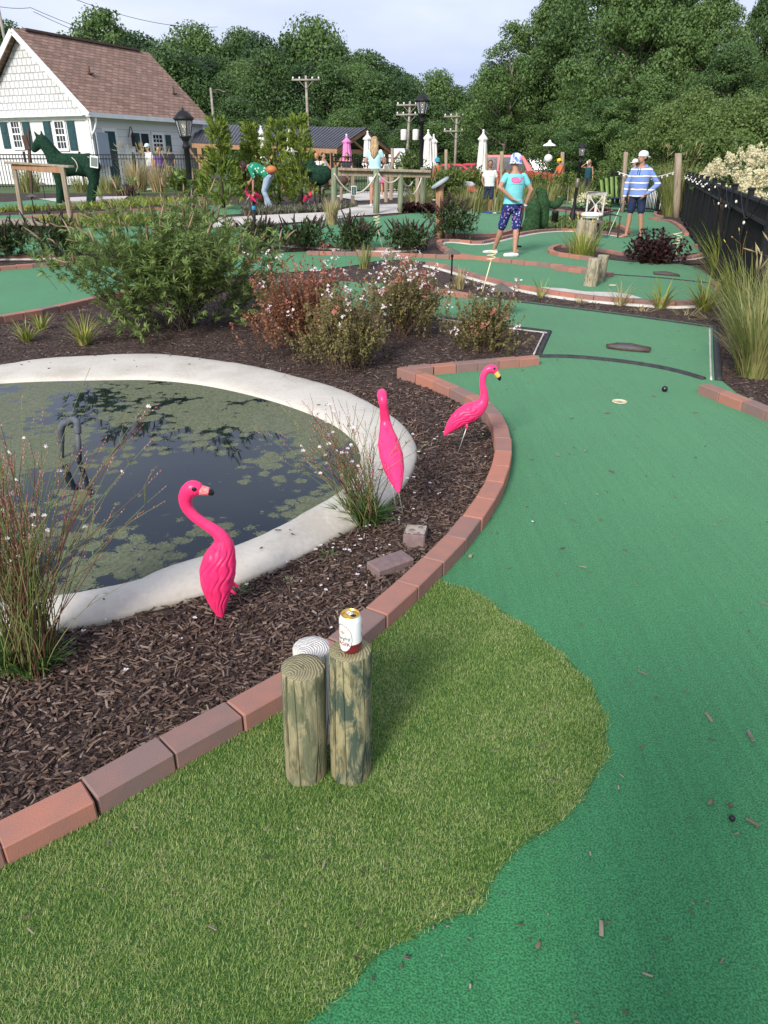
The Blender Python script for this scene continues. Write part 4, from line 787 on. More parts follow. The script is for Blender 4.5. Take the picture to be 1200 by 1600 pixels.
def tuft(name, p, n, L, wd, mats, label, cat="grass clump", r=.06, lean=(.05, .8), curl=.9, group=None, heads=0, headL=.1, headm=None, seg=5):
    e = empty(name, p, rnd(0, 6), label, cat, group); m = MB(); az = RG.uniform(0, 6.283, n); rr = r * np.sqrt(RG.random(n))
    b = np.stack([np.cos(az) * rr, np.sin(az) * rr, np.zeros(n)], 1)
    f = n if len(mats) < 2 else int(n * .75); Ls = L * RG.uniform(.5, 1.1, n); le = RG.uniform(*lean, n)
    m.blades(b[:f], az[:f] + RG.normal(0, .4, f), le[:f], Ls[:f], wd, curl * RG.uniform(.4, 1.3, f), seg); 
    if f < n: m.blades(b[f:], az[f:], le[f:] * 1.3, Ls[f:] * .9, wd * .8, curl * RG.uniform(.6, 1.5, n - f), seg, m=1)
    m.build("foliage", list(mats[:2]), e)
    if heads:
        h = MB()
        for _ in range(heads):
            a = rnd(0, 6.28); q = [Vector((math.cos(a), math.sin(a), 0)) * (r * .5 + rnd(.1, .35) * L * t * t) + Vector((0, 0, L * rnd(.95, 1.15) * t)) for t in (0, .3, .6, .85, 1)]
            h.tube(q, [.0018, .0016, .0014, .0012, .001], 3, False); d = (q[-1] - q[-2]).normalized()
            h.tube([q[-1] - d * headL * .2, q[-1] + d * headL * .3, q[-1] + d * headL * .8], [.002, .006 + .02 * headL * headL / .04 * .3, .0015], 5)
        h.build("seed_heads", headm or M['strawy'], e)
    return e
LG = "yellow-green daylily clumps"
tuft("daylily", P(132, 540), 90, .34, .014, (M['lilyleaf'], M['strawy']), "yellow-green daylily clump below the big green shrub, the fullest of its row", "daylily", .05, group=LG)
tuft("daylily", P(42, 534), 60, .28, .014, (M['lilyleaf'], M['strawy']), "daylily clump at the frame edge above the pond", "daylily", .05, group=LG)
tuft("daylily", P(66, 516), 45, .26, .013, (M['lilyleaf'], M['strawy']), "small daylily clump behind its fuller neighbours, near the kerb", "daylily", .04, group=LG)
tuft("daylily", P(1100, 486), 110, .50, .018, (M['lilyleaf'], M['strawy']), "large daylily clump with brown seed stalks by the stump lane's end", "daylily", .07, heads=9, headL=.06, headm=M['dkwood'], group=LG)
tuft("daylily", P(1032, 482), 60, .40, .016, (M['lilyleaf'], M['strawy']), "middling daylily clump between the kerb and the black edging", "daylily", .06, group=LG)
tuft("daylily", P(968, 478), 45, .34, .012, (M['strawy'], M['lilyleaf']), "straw-coloured dying daylily clump below the white crescent", "daylily", .06, group=LG)
tuft("daylily", P(845, 466), 16, .34, .012, (M['lilyleaf'], M['strawy']), "thin daylily shoot below the kerb behind the black edging", "daylily", .03, group=LG)
for i, (px, py, n, L) in enumerate(((905, 475, 26, .2), (1005, 488, 30, .2), (1070, 494, 30, .22), (930, 470, 20, .2), (1110, 500, 30, .3))):
    tuft("dry_grass", P(px, py), n, L, .010, (M['strawy'],), "dry straw-coloured leaf litter tuft along the black edging", "dry grass", .09, (.7, 1.5), .3, group="dry tufts along the black edging")
# big ornamental grasses on the fence side
tuft("tall_grass", P(1178, 588), 620, .80, .011, (M['tallgrass'], M['strawy']), "tall feathery grass clump nearest the brick kerb at the frame edge", "ornamental grass", .13, (.02, .42), .75, heads=10, headL=.14, group="tall grasses along the fence")
tuft("tall_grass", P(1205, 556), 560, .86, .010, (M['tallgrass'], M['strawy']), "tall straw-tipped grass clump cut by the frame edge", "ornamental grass", .13, (.02, .40), .7, heads=12, headL=.13, group="tall grasses along the fence")
tuft("tall_grass", P(1165, 522), 420, .9, .011, (M['tallgrass'], M['lilyleaf']), "yellow-green grass clump behind the tall feathery ones", "ornamental grass", .14, (.03, .6), .8, group="tall grasses along the fence")
tuft("daylily", P(1150, 478), 150, .75, .016, (M['lilyleaf'], M['strawy']), "tall yellow-flowered daylily clump below the dark fence", "daylily", .13, (.05, .7), .8, heads=14, headL=.05, headm=M['yellow'], group=LG)
tuft("daylily", P(1128, 432), 150, .95, .018, (M['lilyleaf'], M['strawy']), "brownish daylily clump with dead stalks against the dark fence", "daylily", .16, (.05, .65), .8, heads=22, headL=.07, headm=M['dkwood'], group=LG)
tuft("tall_grass", P(1052, 338), 520, 1.75, .020, (M['tallgrass'], M['tallgrass']), "round fountain grass clump at the far end of the dark fence", "ornamental grass", .35, (.03, .38), .6, heads=20, headL=.2, group="tall grasses along the fence")
tuft("tall_grass", P(1035, 322), 420, 1.6, .026, (M['lilyleaf'], M['tallgrass']), "yellowish grass clump behind the round fountain grass", "ornamental grass", .35, (.03, .4), .5, group="tall grasses along the fence")
tuft("green_seedling", P(1160, 586), 14, .14, .022, (M['leafg'],), "low green leaves at the foot of the feathery grass", "weed", .03, (.3, 1.0))
tuft("sedge", P(570, 420), 90, .42, .012, (M['tallgrass'], M['strawy']), "upright grass tuft behind the red-leaved shrub", "grass clump", .08, (.02, .3), .4)
tuft("sedge", P(718, 452), 60, .32, .012, (M['strawy'], M['tallgrass']), "small straw tuft beside the tilted drink holder", "grass clump", .06, (.02, .35), .4)
tuft("sedge", P(518, 352), 160, .62, .018, (M['strawy'], M['strawy']), "blond feather grass in front of the rope post", "grass clump", .10, (.02, .25), .4)
tuft("iris_clump", P(908, 402), 170, .62, .016, (M['lilyleaf'], M['tallgrass']), "grassy clump with yellow flowers on the brick island", "flower clump", .22, (.05, .6), .7, heads=9, headL=.09, headm=M['yellow'])

m = MB()                                       # petals and yellowed leaves dropped on the mulch and the coping
for cx_, cy_, k_, sp_ in ((600, 790, 34, 70), (660, 720, 18, 60), (420, 880, 14, 80), (230, 960, 12, 90), (540, 850, 14, 50)):
    for _ in range(k_):
        p = G(random.gauss(cx_, sp_), random.gauss(cy_, sp_ * .5), .028); a = rnd(0, 6.28); f = Vector((rnd(-.3, .3), -.5, 1)).normalized()
        for t in range(random.choice((1, 2, 4))): m.leaves(np.array([tuple(p)]), np.array([(math.cos(a + t * 1.3), math.sin(a + t * 1.3), .2)]), np.array([tuple(f)]), .011, .008)
tag(m.build("fallen_petals", M['petal'], smooth=False), kind='stuff')
# ================================================================== SHRUBS, FURNITURE, TREES
def sz(px, py, top, w): b = P(px, py); return b, zat(px, top, b.y) - b.z, w / 2 * mmpx(b.y, .5)
def unit(v): return v / (np.linalg.norm(v, axis=-1, keepdims=True) + 1e-9)
def shrub(name, base, h, rx, label, cat="shrub", ry=None, zc=.55, stems=30, twigs=260, k=8, L=.05, Wd=.016, lm=None, sm=None, palm=0, up=.5, jit=.5, tw=.14, lob=.22, group=None, shell=.42,
          flower=None, spikes=None, smooth=True, cmin=-.75, stem_r=.006):
    ry = ry or rx; root = empty(name, base, 0, label, cat, group)
    az = RG.uniform(0, 6.283, twigs); cz = RG.uniform(cmin, 1, twigs); u = RG.random(twigs) ** shell
    p1, p2, p3 = RG.uniform(0, 6.28, 3); lobe = 1 + lob * (np.sin(3 * az + p1 + 2 * cz) * .6 + np.sin(5 * az + p2 - 4 * cz) * .4 + np.sin(7 * cz + p3) * .4)
    sr = np.sqrt(1 - cz ** 2); rad_ = u * lobe
    pos = np.stack([np.cos(az) * sr * rx * rad_, np.sin(az) * sr * ry * rad_, h * zc + cz * np.where(cz > 0, h * (1 - zc), h * zc * .95) * rad_], 1)
    pos[:, 2] = np.maximum(pos[:, 2], .03)
    dr = unit(pos - np.array([0, 0, h * .12])) + np.array([0, 0, up]) + RG.normal(0, .25, pos.shape); dr = unit(dr)
    st = MB()
    for i in range(stems):
        e = pos[RG.integers(twigs)]; b = np.array([RG.normal(0, rx * .07), RG.normal(0, ry * .07), -.02]); c = b + (e - b) * .45 + np.array([-(e[0]) * .15, -e[1] * .15, h * .10])
        pts = [b * (1 - t) ** 2 + c * 2 * t * (1 - t) + e * t * t for t in np.linspace(0, 1, 6)]; st.tube(pts, np.linspace(stem_r, stem_r * .3, 6), 5, False)
    for i in range(twigs): st.tube([pos[i] - dr[i] * tw * 1.4, pos[i] - dr[i] * tw * .5 + RG.normal(0, tw * .05, 3), pos[i]], [stem_r * .35, stem_r * .28, stem_r * .15], 3, False)
    st.build("stem", sm or M['bark'], root)
    t = RG.random((twigs, k)); lp = (pos[:, None] - dr[:, None] * (t[:, :, None] * tw)).reshape(-1, 3); ld = unit(np.repeat(dr, k, 0) * .55 + RG.normal(0, jit, (twigs * k, 3)))
    upv = unit(RG.normal(0, .35, lp.shape) + np.array([0, 0, 1.0])); fo = MB(); n = len(lp); Ls = L * RG.uniform(.6, 1.15, n)
    if palm:
        sd_ = unit(np.cross(ld, upv))
        for a, f in ((-1.15, .6), (-.6, .85), (0, 1), (.6, .85), (1.15, .6)):
            fo.leaves(lp, ld * math.cos(a) + sd_ * math.sin(a) + RG.normal(0, .06, lp.shape), upv, Ls * f, Wd)
    else: fo.leaves(lp, ld, upv, Ls, Wd * RG.uniform(.7, 1.2, n))
    fo.build("foliage", lm, root, smooth=smooth)
    if flower:
        nf, mats, fl, cl = flower; m = MB()
        pk = np.argsort(-(pos[:, 2] / h + .4 * u - pos[:, 1] / ry * .25 + RG.normal(0, .22, twigs)))[:nf]
        for i in pk:
            c = pos[i] + dr[i] * .02; q = cl + RG.integers(4); fp = c + RG.normal(0, .022, (q, 3)); fd = unit(RG.normal(0, .6, (q, 3)) + dr[i] * .6 + np.array([0, -.5, .1]))
            mi = 0 if RG.random() < .62 else 1
            for a in (0, 1.57, 3.14, 4.71):
                s1 = unit(np.cross(fd, RG.normal(0, 1, (q, 3)))); s2_ = np.cross(fd, s1); m.leaves(fp, s1 * math.cos(a) + s2_ * math.sin(a) + fd * .5, fd, fl, fl * .62, m=mi)
            fp = c + RG.normal(0, .028, (q, 3)); m.leaves(fp, unit(RG.normal(0, 1, (q, 3))), fd, fl * .9, fl * .4, m=1)
        m.build("blossoms", mats, root, smooth=False)
    if spikes:
        ns, mt, sl_, swd = spikes; m = MB(); pk = RG.permutation(np.argsort(-(pos[:, 2] / h + u))[:max(ns * 2, 4)])[:ns]
        for i in pk:
            d = unit(dr[i] + RG.normal(0, .2, 3)); l = sl_ * RG.uniform(.6, 1.2); bend_ = RG.normal(0, .14, 3) * l
            m.tube([pos[i] - d * .02, pos[i] + d * l * .3, pos[i] + d * l * .7 + bend_ * .5, pos[i] + d * l + bend_], [swd * .7, swd, swd * .7, swd * .12], 5)
        m.build("blossom_sprays", mt, root)
    return root
M['chaste'] = leafm('chaste_leaf', (.115, .195, .050), (.285, .370, .120), .38); M['chbloom'] = leafm('faded_bloom', (.22, .15, .09), (.34, .25, .16), .1)
M['abred'] = leafm('abelia_red', (.26, .085, .060), (.30, .175, .085), .25); M['abgrn'] = leafm('abelia_green', (.15, .16, .055), (.27, .21, .085), .25)
M['abstem'] = mat('abelia_stem', (.20, .15, .11), (.12, .07, .05), .9, 20); M['sepal'] = leafm('rusty_sepal', (.38, .10, .075), (.52, .24, .18), .25)
M['darkleaf'] = leafm('dark_bush_leaf', (.030, .058, .020), (.090, .135, .042), .25); M['spike'] = mat('dead_flower_spike', (.035, .02, .022), (.07, .04, .035), .9, 30)
M['ninebark'] = leafm('ninebark_leaf', (.022, .010, .012), (.060, .020, .020), .15); M['conifer'] = leafm('arborvitae', (.12, .19, .03), (.26, .33, .06), .3)
M['hedge'] = leafm('hedge_leaf', (.085, .145, .03), (.20, .26, .07), .3); M['hydr'] = leafm('hydrangea_floret', (.62, .57, .34), (.78, .73, .52), .3)
b, h, w = sz(285, 514, 300, 310)
shrub("chaste_shrub", b, h * 1.0, w, "big sprawling green shrub with faded flower spikes beyond the pond", ry=w * .95, zc=.58, stems=44, twigs=760, k=7, L=.105, Wd=.018, lm=M['chaste'], palm=1, up=.3, jit=.55, tw=.34, lob=.46, shell=.42, spikes=(95, M['chbloom'], .13, .010))
ab = dict(stems=60, L=.032, Wd=.018, sm=M['abstem'], up=.75, jit=.7, tw=.26, lob=.42, shell=.70, stem_r=.004, cmin=-.42, zc=.5)
b, h, w = sz(478, 548, 405, 190)
shrub("abelia_shrub", b, h, w, "rust-red twiggy flowering shrub, widest of its group, beside the big green one", twigs=620, k=26, lm=M['abred'], flower=(30, [M['petal'], M['sepal']], .017, 4), group="flowering abelia shrubs", **ab)
b, h, w = sz(540, 574, 445, 150)
shrub("abelia_shrub", b, h, w, "olive-brown flowering shrub standing nearest to the pond coping", twigs=430, k=26, lm=M['abgrn'], flower=(12, [M['petal'], M['sepal']], .020, 4), group="flowering abelia shrubs", **ab)
b, h, w = sz(632, 524, 398, 150)
shrub("abelia_shrub", b, h, w, "flowering shrub covered in the most pink-white clusters", twigs=480, k=24, lm=M['abgrn'], flower=(60, [M['petal'], M['sepal']], .018, 5), group="flowering abelia shrubs", **ab)
b, h, w = sz(757, 546, 446, 128)
shrub("abelia_shrub", b, h, w, "sparse lone flowering shrub above the short straight kerb", twigs=330, k=24, lm=M['abgrn'], flower=(12, [M['petal'], M['sepal']], .020, 4), group="flowering abelia shrubs", **ab)
db = dict(stems=16, twigs=150, k=9, L=.11, Wd=.035, lm=M['darkleaf'], up=.5, jit=.55, tw=.16, lob=.3, spikes=(34, M['spike'], .20, .016), group="dark butterfly bushes between the lanes")
for px, py, tp_, w_, lb in ((14, 406, 343, 84, "dark bush with dead spikes cut by the frame edge, near the boardwalk"), (96, 409, 334, 92, "dark bush with dead spikes beside the wooden rail's leg"),
                            (408, 389, 342, 68, "dark bush half hidden behind the big green shrub"), (475, 392, 345, 84, "dark bush in front of the pale walk, between two of its kind"),
                            (553, 393, 341, 80, "dark yellow-flecked bush beside the white spiral drink holder"), (636, 393, 347, 78, "spiky dark bush between the drink holder and the sign post"),
                            (708, 374, 312, 84, "fullest dark bush, hiding the foot of the sign post")):
    b, h, w = sz(px, py, tp_, w_); shrub("butterfly_bush", b, h, w, lb, **db)
b, h, w = sz(1018, 411, 352, 104)
nb = shrub("ninebark_shrub", b, h * .9, w, "dark maroon-leaved shrub by the barefoot man's feet", stems=26, twigs=190, k=9, L=.085, Wd=.06, lm=M['ninebark'], up=.9, jit=.7, tw=.30, lob=.35, shell=.6)
for i, (px, py, w_) in enumerate(((640, 333, 34), (668, 334, 36), (692, 331, 30))):
    b, h, w = sz(px, py, py - 16, w_); shrub("coral_bells", b, h, w, "low maroon-leaved plant at the foot of the rope fence", "plant", stems=5, twigs=50, k=5, L=.13, Wd=.10, lm=M['ninebark'], group="maroon plants below the rope fence")
# arborvitae: upright feathery sprays
def conifer(b, h, w, label, leader):
    root = empty("arborvitae", b, 0, label, "conifer", "young arborvitae in front of the pavilion"); n = 210; m = MB(); t = RG.random(n) ** .95; env = np.where(t < .38, .85 + .3 * t, np.where(t < .6, .96 - (t - .38) * 2.7, .366 - (t - .6) * .72)) * w
    az = RG.uniform(0, 6.283, n); r = env * RG.uniform(.35, 1.12, n); pos = np.stack([np.cos(az) * r, np.sin(az) * r, .05 + t * h * .97], 1)
    d0 = unit(np.stack([np.cos(az), np.sin(az), RG.uniform(.5, 1.6, n)], 1)); side = unit(np.cross(d0, RG.normal(0, 1, (n, 3))))
    for k_ in range(9):
        a = (k_ - 4) * .28; f = 1 - abs(k_ - 4) * .12; dd = d0 * math.cos(a) + side * math.sin(a); m.leaves(pos + d0 * (.03 * k_), dd, unit(RG.normal(0, 1, (n, 3))), .21 * f, .05)
    m.build("foliage", M['conifer'], root); m = MB(); m.tube([(0, 0, -.05), (0, 0, h * .6), (leader, 0, h)], [.05, .03, .006], 6); m.build("trunk", M['bark'], root); return root
for px, Y, tp_, w_, ld, lb in ((350, 20.5, 196, 58, .05, "young feathery conifer beside the big lantern lamp"), (398, 21.5, 202, 40, -.05, "young conifer behind the bending woman's back"),
                          (437, 21.5, 196, 66, .06, "young conifer between the two white closed parasols"), (472, 21, 190, 62, .08, "young conifer standing next to the heart-shaped topiary")):
    b = gnd(px, Y); conifer(b, zat(px, tp_, Y) - b.z, w_ / 2 * mmpx(Y), lb, ld)
# hedge bushes and grasses in the middle distance
for i, (px, Y, tp_, w_, lm_, lb) in enumerate(((640, 27, 232, 56, 'leafC', "thin young tree-like bush behind the rope fence posts"), (700, 26, 252, 70, 'hedge', "rounded green bush behind the tilted oval sign"), (738, 28, 262, 56, 'hedge', "yellow-green bush behind the white-shirted boy"),
        (800, 34, 262, 60, 'hedge', "hedge bush in front of the red car's rear"), (838, 35, 266, 60, 'hedge', "hedge bush in front of the red car's bonnet"), (885, 36, 266, 50, 'hedge', "hedge bush between the orange-shirted man and the lamp"),
        (948, 38, 262, 56, 'leafC', "green bush beside the drinking woman"), (980, 37, 258, 50, 'leafC', "green bush behind the slatted garden chair"), (668, 30, 262, 46, 'leafB', "dark green bush behind the rope fence's end post"),
        (283, 31, 262, 44, 'hedge', "yellow-green bush below the lantern lamp"), (318, 28, 268, 36, 'hedge', "yellow-green bush between the lamp and the first conifer"))):
    b = gnd(px, Y); h = zat(px, tp_, Y) - b.z; shrub("hedge_bush", b, h, w_ / 2 * mmpx(Y), lb, "bush", stems=10, twigs=300, k=7, L=.16, Wd=.06, lm=M[lm_], up=.6, tw=.25, zc=.5, lob=.25, group="bushes in the middle distance")
for px, Y, tp_, n, rr, mt, lb in ((48, 31, 258, 260, .35, 'tallgrass', "dark green fountain grass behind the wooden rail"), (128, 31, 272, 200, .3, 'tallgrass', "fountain grass under the horse topiary's belly"), (172, 30, 268, 200, .35, 'tallgrass', "fountain grass behind the horse topiary's tail"),
        (216, 31.5, 238, 240, .3, 'strawy', "tall straw-coloured plume grass beside the boy in the pale cap"), (250, 31.5, 246, 200, .3, 'strawy', "straw plume grass below the purple-shirted visitor"), (200, 28, 282, 160, .4, 'spike', "dark brown clump in front of the straw plume grass"),
        (735, 24, 285, 260, .5, 'tallgrass', "wispy grass beside the white planter"), (775, 27, 280, 220, .5, 'tallgrass', "wispy grass behind the white-shirted boy"), (815, 30, 278, 220, .5, 'tallgrass', "wispy grass behind the boy's turquoise shirt"), (655, 24.5, 290, 220, .4, 'tallgrass', "tall green grass behind the rope fence"), (860, 33, 280, 180, .5, 'tallgrass', "wispy grass at the orange-shirted man's feet"), (905, 34, 282, 160, .5, 'tallgrass', "wispy grass between the lamp and the drinking woman")):
    b = gnd(px, Y); tuft("tall_grass", b, n, zat(px, tp_, Y) - b.z, .03, (M[mt], M['strawy']), lb, "ornamental grass", rr, (.02, .35), .6, heads=16 if mt == 'strawy' else 0, headL=.3, group="ornamental grasses in the middle distance")
def cover(name, px, n, L, wd, mt, lean=(.1, 1.1)):
    poly = np.array([tuple(P(*q))[:2] for q in px]); x = RG.uniform(poly[:, 0].min(), poly[:, 0].max(), n * 3); y = RG.uniform(poly[:, 1].min(), poly[:, 1].max(), n * 3); kk = inside(poly, x, y); x, y = x[kk][:n], y[kk][:n]; n = len(x)
    m = MB(); m.blades(np.stack([x, y, Hn(x, y) + .01], 1), RG.uniform(0, 6.28, n), RG.uniform(*lean, n), L * RG.uniform(.5, 1.2, n), wd, .8, 3); tag(m.build(name, mt), kind='stuff')
cover("ground_cover", [(60, 346), (120, 344), (330, 340), (330, 350), (200, 355), (60, 353)], 2600, .20, .04, M['lilyleaf'])
cover("ground_cover", [(-40, 329), (60, 327), (150, 322), (220, 314), (300, 314), (300, 319), (180, 326), (-40, 334)], 2200, .18, .04, M['lilyleaf'])
cover("ground_cover", [(820, 358), (862, 340), (930, 345), (972, 356), (940, 361), (880, 358)], 2600, .16, .04, M['leafC'])
cover("ground_cover", [(380, 330), (470, 329), (560, 324), (520, 331), (430, 337), (380, 338)], 2600, .2, .03, leafm('lavender_grey', (.12, .14, .08), (.24, .22, .16)))
cover("ground_cover", [(890, 306), (1010, 305), (1030, 314), (960, 309), (900, 310)], 1500, .25, .05, M['leafC'])
# hydrangea beyond the fence
def hydrangea(hy, h, label):
    hd = shrub("hydrangea_bush", hy, h * .92, 1.45, label, ry=1.2, stems=20, twigs=320, k=6, L=.14, Wd=.08, lm=M['leafB'], up=.5, zc=.55, group="hydrangeas behind the dark fence")
    m = MB()
    for i in range(135):
        a = rnd(0, 6.283); cz = rnd(-.15, 1); s_ = math.sqrt(max(0, 1 - cz * cz)); c = np.array([math.cos(a) * s_ * 1.5, math.sin(a) * s_ * 1.25, h * (.5 + cz * .44)]); d = unit(np.array([math.cos(a) * s_, math.sin(a) * s_ - .2, cz + .5]))
        q = 85; t = RG.random(q); rr = .11 * (1 - t) ** .7 + .01; th = RG.uniform(0, 6.28, q); u1 = unit(np.cross(d, [0, 0, 1.01])); u2 = np.cross(d, u1); off = u1 * (np.cos(th) * rr)[:, None] + u2 * (np.sin(th) * rr)[:, None]
        m.leaves(c + d * (t * .27)[:, None] + off, unit(RG.normal(0, 1, (q, 3))), unit(off + d * .03), .055, .05)
    m.build("blossoms", M['hydr'], hd, smooth=False)
hydrangea(Vector((9.5, 20.0, 0)), 1.85, "hydrangea bush heavy with cream flower cones, the farther one behind the dark fence")
hydrangea(Vector((8.45, 15.4, 0)), 1.62, "cream hydrangea bush behind the dark fence, cut by the frame edge")
b, h, w = sz(925, 331, 303, 62)
sh = shrub("hydrangea_bush", b, h, w, "low cream-flowered hydrangea behind the white chair", stems=6, twigs=60, k=6, L=.11, Wd=.07, lm=M['leafB']); m = MB()
for i in range(34):
    a = rnd(0, 6.283); cz = rnd(0, 1); s_ = math.sqrt(1 - cz * cz); c = np.array([math.cos(a) * s_ * w, math.sin(a) * s_ * w, h * (.45 + .5 * cz)]); q = 24; off = RG.normal(0, .05, (q, 3)); m.leaves(c + off, unit(RG.normal(0, 1, (q, 3))), unit(off), .07, .06)
m.build("blossoms", M['hydr'], sh, smooth=False)
# ------------------------------------------------------------------ posts, stumps, lights
LW = log_mats('grey_stump', (.36, .32, .23), (.20, .17, .12), (.16, .15, .11), .7)
def stump(px, py, top, w, label, lean=(0, 0)):
    b = P(px, py); s_ = mmpx(b.y, .2); return log(b + Vector((0, 0, .01)), w / 2 * s_, zat(px, top, b.y) - b.z, LW, label, seed=px, tr=w / 2 * s_ * .92, lean=lean, n=24)
stump(922, 448, 405, 22, "front stump of the pair standing on the far green, leaning a little", (.08, 0)); stump(935, 441, 400, 18, "rear stump of the pair standing on the far green", (.08, 0))
stump(903, 388, 345, 15, "darker stump of the pair rising out of the yellow flowers", (.04, 0)); stump(918, 389, 346, 20, "broad pale stump rising out of the yellow flowers", (.03, 0))
M['zinc'] = mat('weathered_bronze', (.14, .125, .095), (.20, .18, .14), .5, 20, metal=.6)
def path_light(px, py, top, label, wpx):
    b = P(px, py); h = zat(px, top, b.y) - b.z; r = wpx / 2 * mmpx(b.y, .4); e = empty("path_light", b, 0, label, "garden light", "mushroom garden lights"); m = MB(); m.tube([(0, 0, -.05), (0, 0, h - .05)], .013, 8); m.build("stake", M['black'], e)
    m = MB(); m.lathe([(r, h - r * .55), (r * .97, h - r * .52), (r * .45, h - r * .2), (r * .12, h - r * .06), (.012, h), (.0001, h + .004)], n=24); m.lathe([(r * .96, h - r * .55), (r * .4, h - r * .26), (.02, h - .08), (.02, h - .12), (.0001, h - .12)], n=24); m.build("shade", M['zinc'], e); return e
path_light(705, 441, 388, "slim mushroom garden light behind the flowering shrubs", 28); path_light(779, 498, 442, "bronze mushroom garden light poking out of the sparse flowering shrub", 40)
path_light(929, 398, 343, "mushroom garden light in front of the white chair", 17); path_light(54, 333, 302, "brown mushroom garden light beside the wooden rail", 17); path_light(71, 312, 285, "pale mushroom garden light behind the wooden rail", 15)
M['cream'] = mat('cream_painted_wire', (.72, .66, .42), rough=.5)
def holder(px, py, tx, ty, coil_top, label, turns=3, r=.05):
    b = P(px, py); t = at(tx, ty, b.y - .02) - b; c = at(tx + (tx - px) * .12, coil_top, b.y - .02) - b; e = empty("drink_holder", b, 0, label, "drink holder", "spiral drink holders"); m = MB(); m.tube([Vector((0, 0, -.05)), t], .008, 6); m.build("stake", M['cream'], e)
    m = MB(); n = turns * 18; ax = (c - t); pts = [t + ax * (i / n) + Vector((math.cos(i / 18 * 6.283) * r, math.sin(i / 18 * 6.283) * r, 0)) * (1 if i > 6 else i / 6) for i in range(n + 1)]; m.tube(pts, .007, 6); m.build("coil", M['cream'], e)
holder(600, 392, 589, 352, 337, "pale spiral drink holder among the dark bushes", 3, .055); holder(752, 458, 767, 408, 390, "tilted spiral drink holder by the boy's white shoes", 3, .055); holder(1055, 411, 1058, 385, 362, "yellow spiral drink holder beside the maroon shrub", 3, .075)
m = MB(); b = P(661, 385); m.tube([(0, 0, -.05), at(668, 361, b.y) - b], .014, 6); tag(m.build("garden_stake", M['woodp'], loc=b), "thin tan stake in the mulch by the rounded kerb nose", "stake")
# lanterns
M['glass'] = mat('lantern_glass', (.55, .55, .52), rough=.1, spec=.6); 
gm = M['glass'].node_tree.nodes['Principled BSDF']; gm.inputs['Transmission Weight'].default_value = .75; gm.inputs['IOR'].default_value = 1.1
M['bulb'] = mat('bulb_glass', (.8, .78, .7), rough=.3)
def lantern(px, Y, top, lant_h, label, pole_r=.045, ball=False, mid=None):
    b = gnd(px, Y); h = zat(px, top, Y) - b.z; e = empty("lamp_post", b, 0, label, "lamp post", "black lantern lamp posts"); L = lant_h; z0 = h - L
    m = MB(); m.lathe([(pole_r * 1.9, -.05), (pole_r * 1.9, .25), (pole_r * 1.2, .32), (pole_r, .4), (pole_r * .92, z0 - .12), (pole_r * 1.3, z0 - .11), (pole_r * 1.3, z0 - .05), (pole_r, z0 - .04), (pole_r * .9, z0 + .02), (.0001, z0 + .02)], n=16)
    m.build("pole", M['black'], e)
    n = 6; r0, r1 = L * .17, L * .27; zb, zt = z0 + L * .18, z0 + L * .62; m = MB()
    m.lathe([(.02, z0), (r0 * .7, z0 + L * .05), (r0 * .75, z0 + L * .1), (r0 * 1.12, z0 + L * .14), (r0 * 1.12, zb), (.0001, zb)], n=n)
    for i in range(n):
        a = i * 6.283 / n; m.bar((math.cos(a) * r0, math.sin(a) * r0, zb), (math.cos(a) * r1, math.sin(a) * r1, zt), L * .022)
    m.lathe([(.0001, zt), (r1 * 1.12, zt), (r1 * 1.12, zt + L * .03)], n=n); m.build("lantern_frame", M['black'], e)
    m = MB(); m.lathe([(r1 * 1.2, zt + L * .02), (r1 * 1.22, zt + L * .05), (r1 * .95, zt + L * .13), (r1 * .55, zt + L * .23), (r1 * .2, zt + L * .27), (r1 * .1, zt + L * .29), (r1 * .16, zt + L * .31), (r1 * .05, zt + L * .34), (.0001, zt + L * .40)], n=6); m.build("lantern_roof", M['black'], e)
    m = MB(); m.lathe([(r0 * .97, zb), (r1 * .97, zt)], n=n); m.build("lantern_glass", M['glass'], e, smooth=False)
    m = MB(); m.lathe([(L * .04, zb), (L * .045, zb + L * .2), (L * .09, zb + L * .22), (L * .075, zt - L * .04), (.0001, zt - L * .02)], n=10); m.build("bulb", M['bulb'], e); return e
lantern(304, 17.2, 166, .66, "big black lantern lamp post beside the white house", .062); lantern(657, 26, 143, .72, "tallest black lamp post, against the dark trees", .06); lp3 = lantern(893, 22.5, 221, .42, "black lantern lamp post beside the green topiary, wrapped at mid height", .045)
lp3.rotation_euler = (0, .05, 0); m = MB(); m.lathe([(.06, .92), (.075, .96), (.075, 1.08), (.05, 1.16)], n=14); m.build("wrap", M['zinc'], lp3)
b = gnd(852, 42); e = empty("pole_lamp", b, 0, "small white barn-shaded lamp in front of the trees", "lamp"); h = zat(852, 222, 42) - b.z
m = MB(); m.tube([(0, 0, 0), (0, 0, h)], .03, 8); m.build("pole", M['zinc'], e); m = MB(); m.lathe([(.34, h - .18), (.30, h - .12), (.1, h - .02), (.04, h + .1), (.0001, h + .1)], n=18); m.build("lamp_shade", M['white'], e); m = MB(); m.ball((0, 0, h - .75), (.22, .22, .2), 14, 10); m.build("globe", M['white'], e)
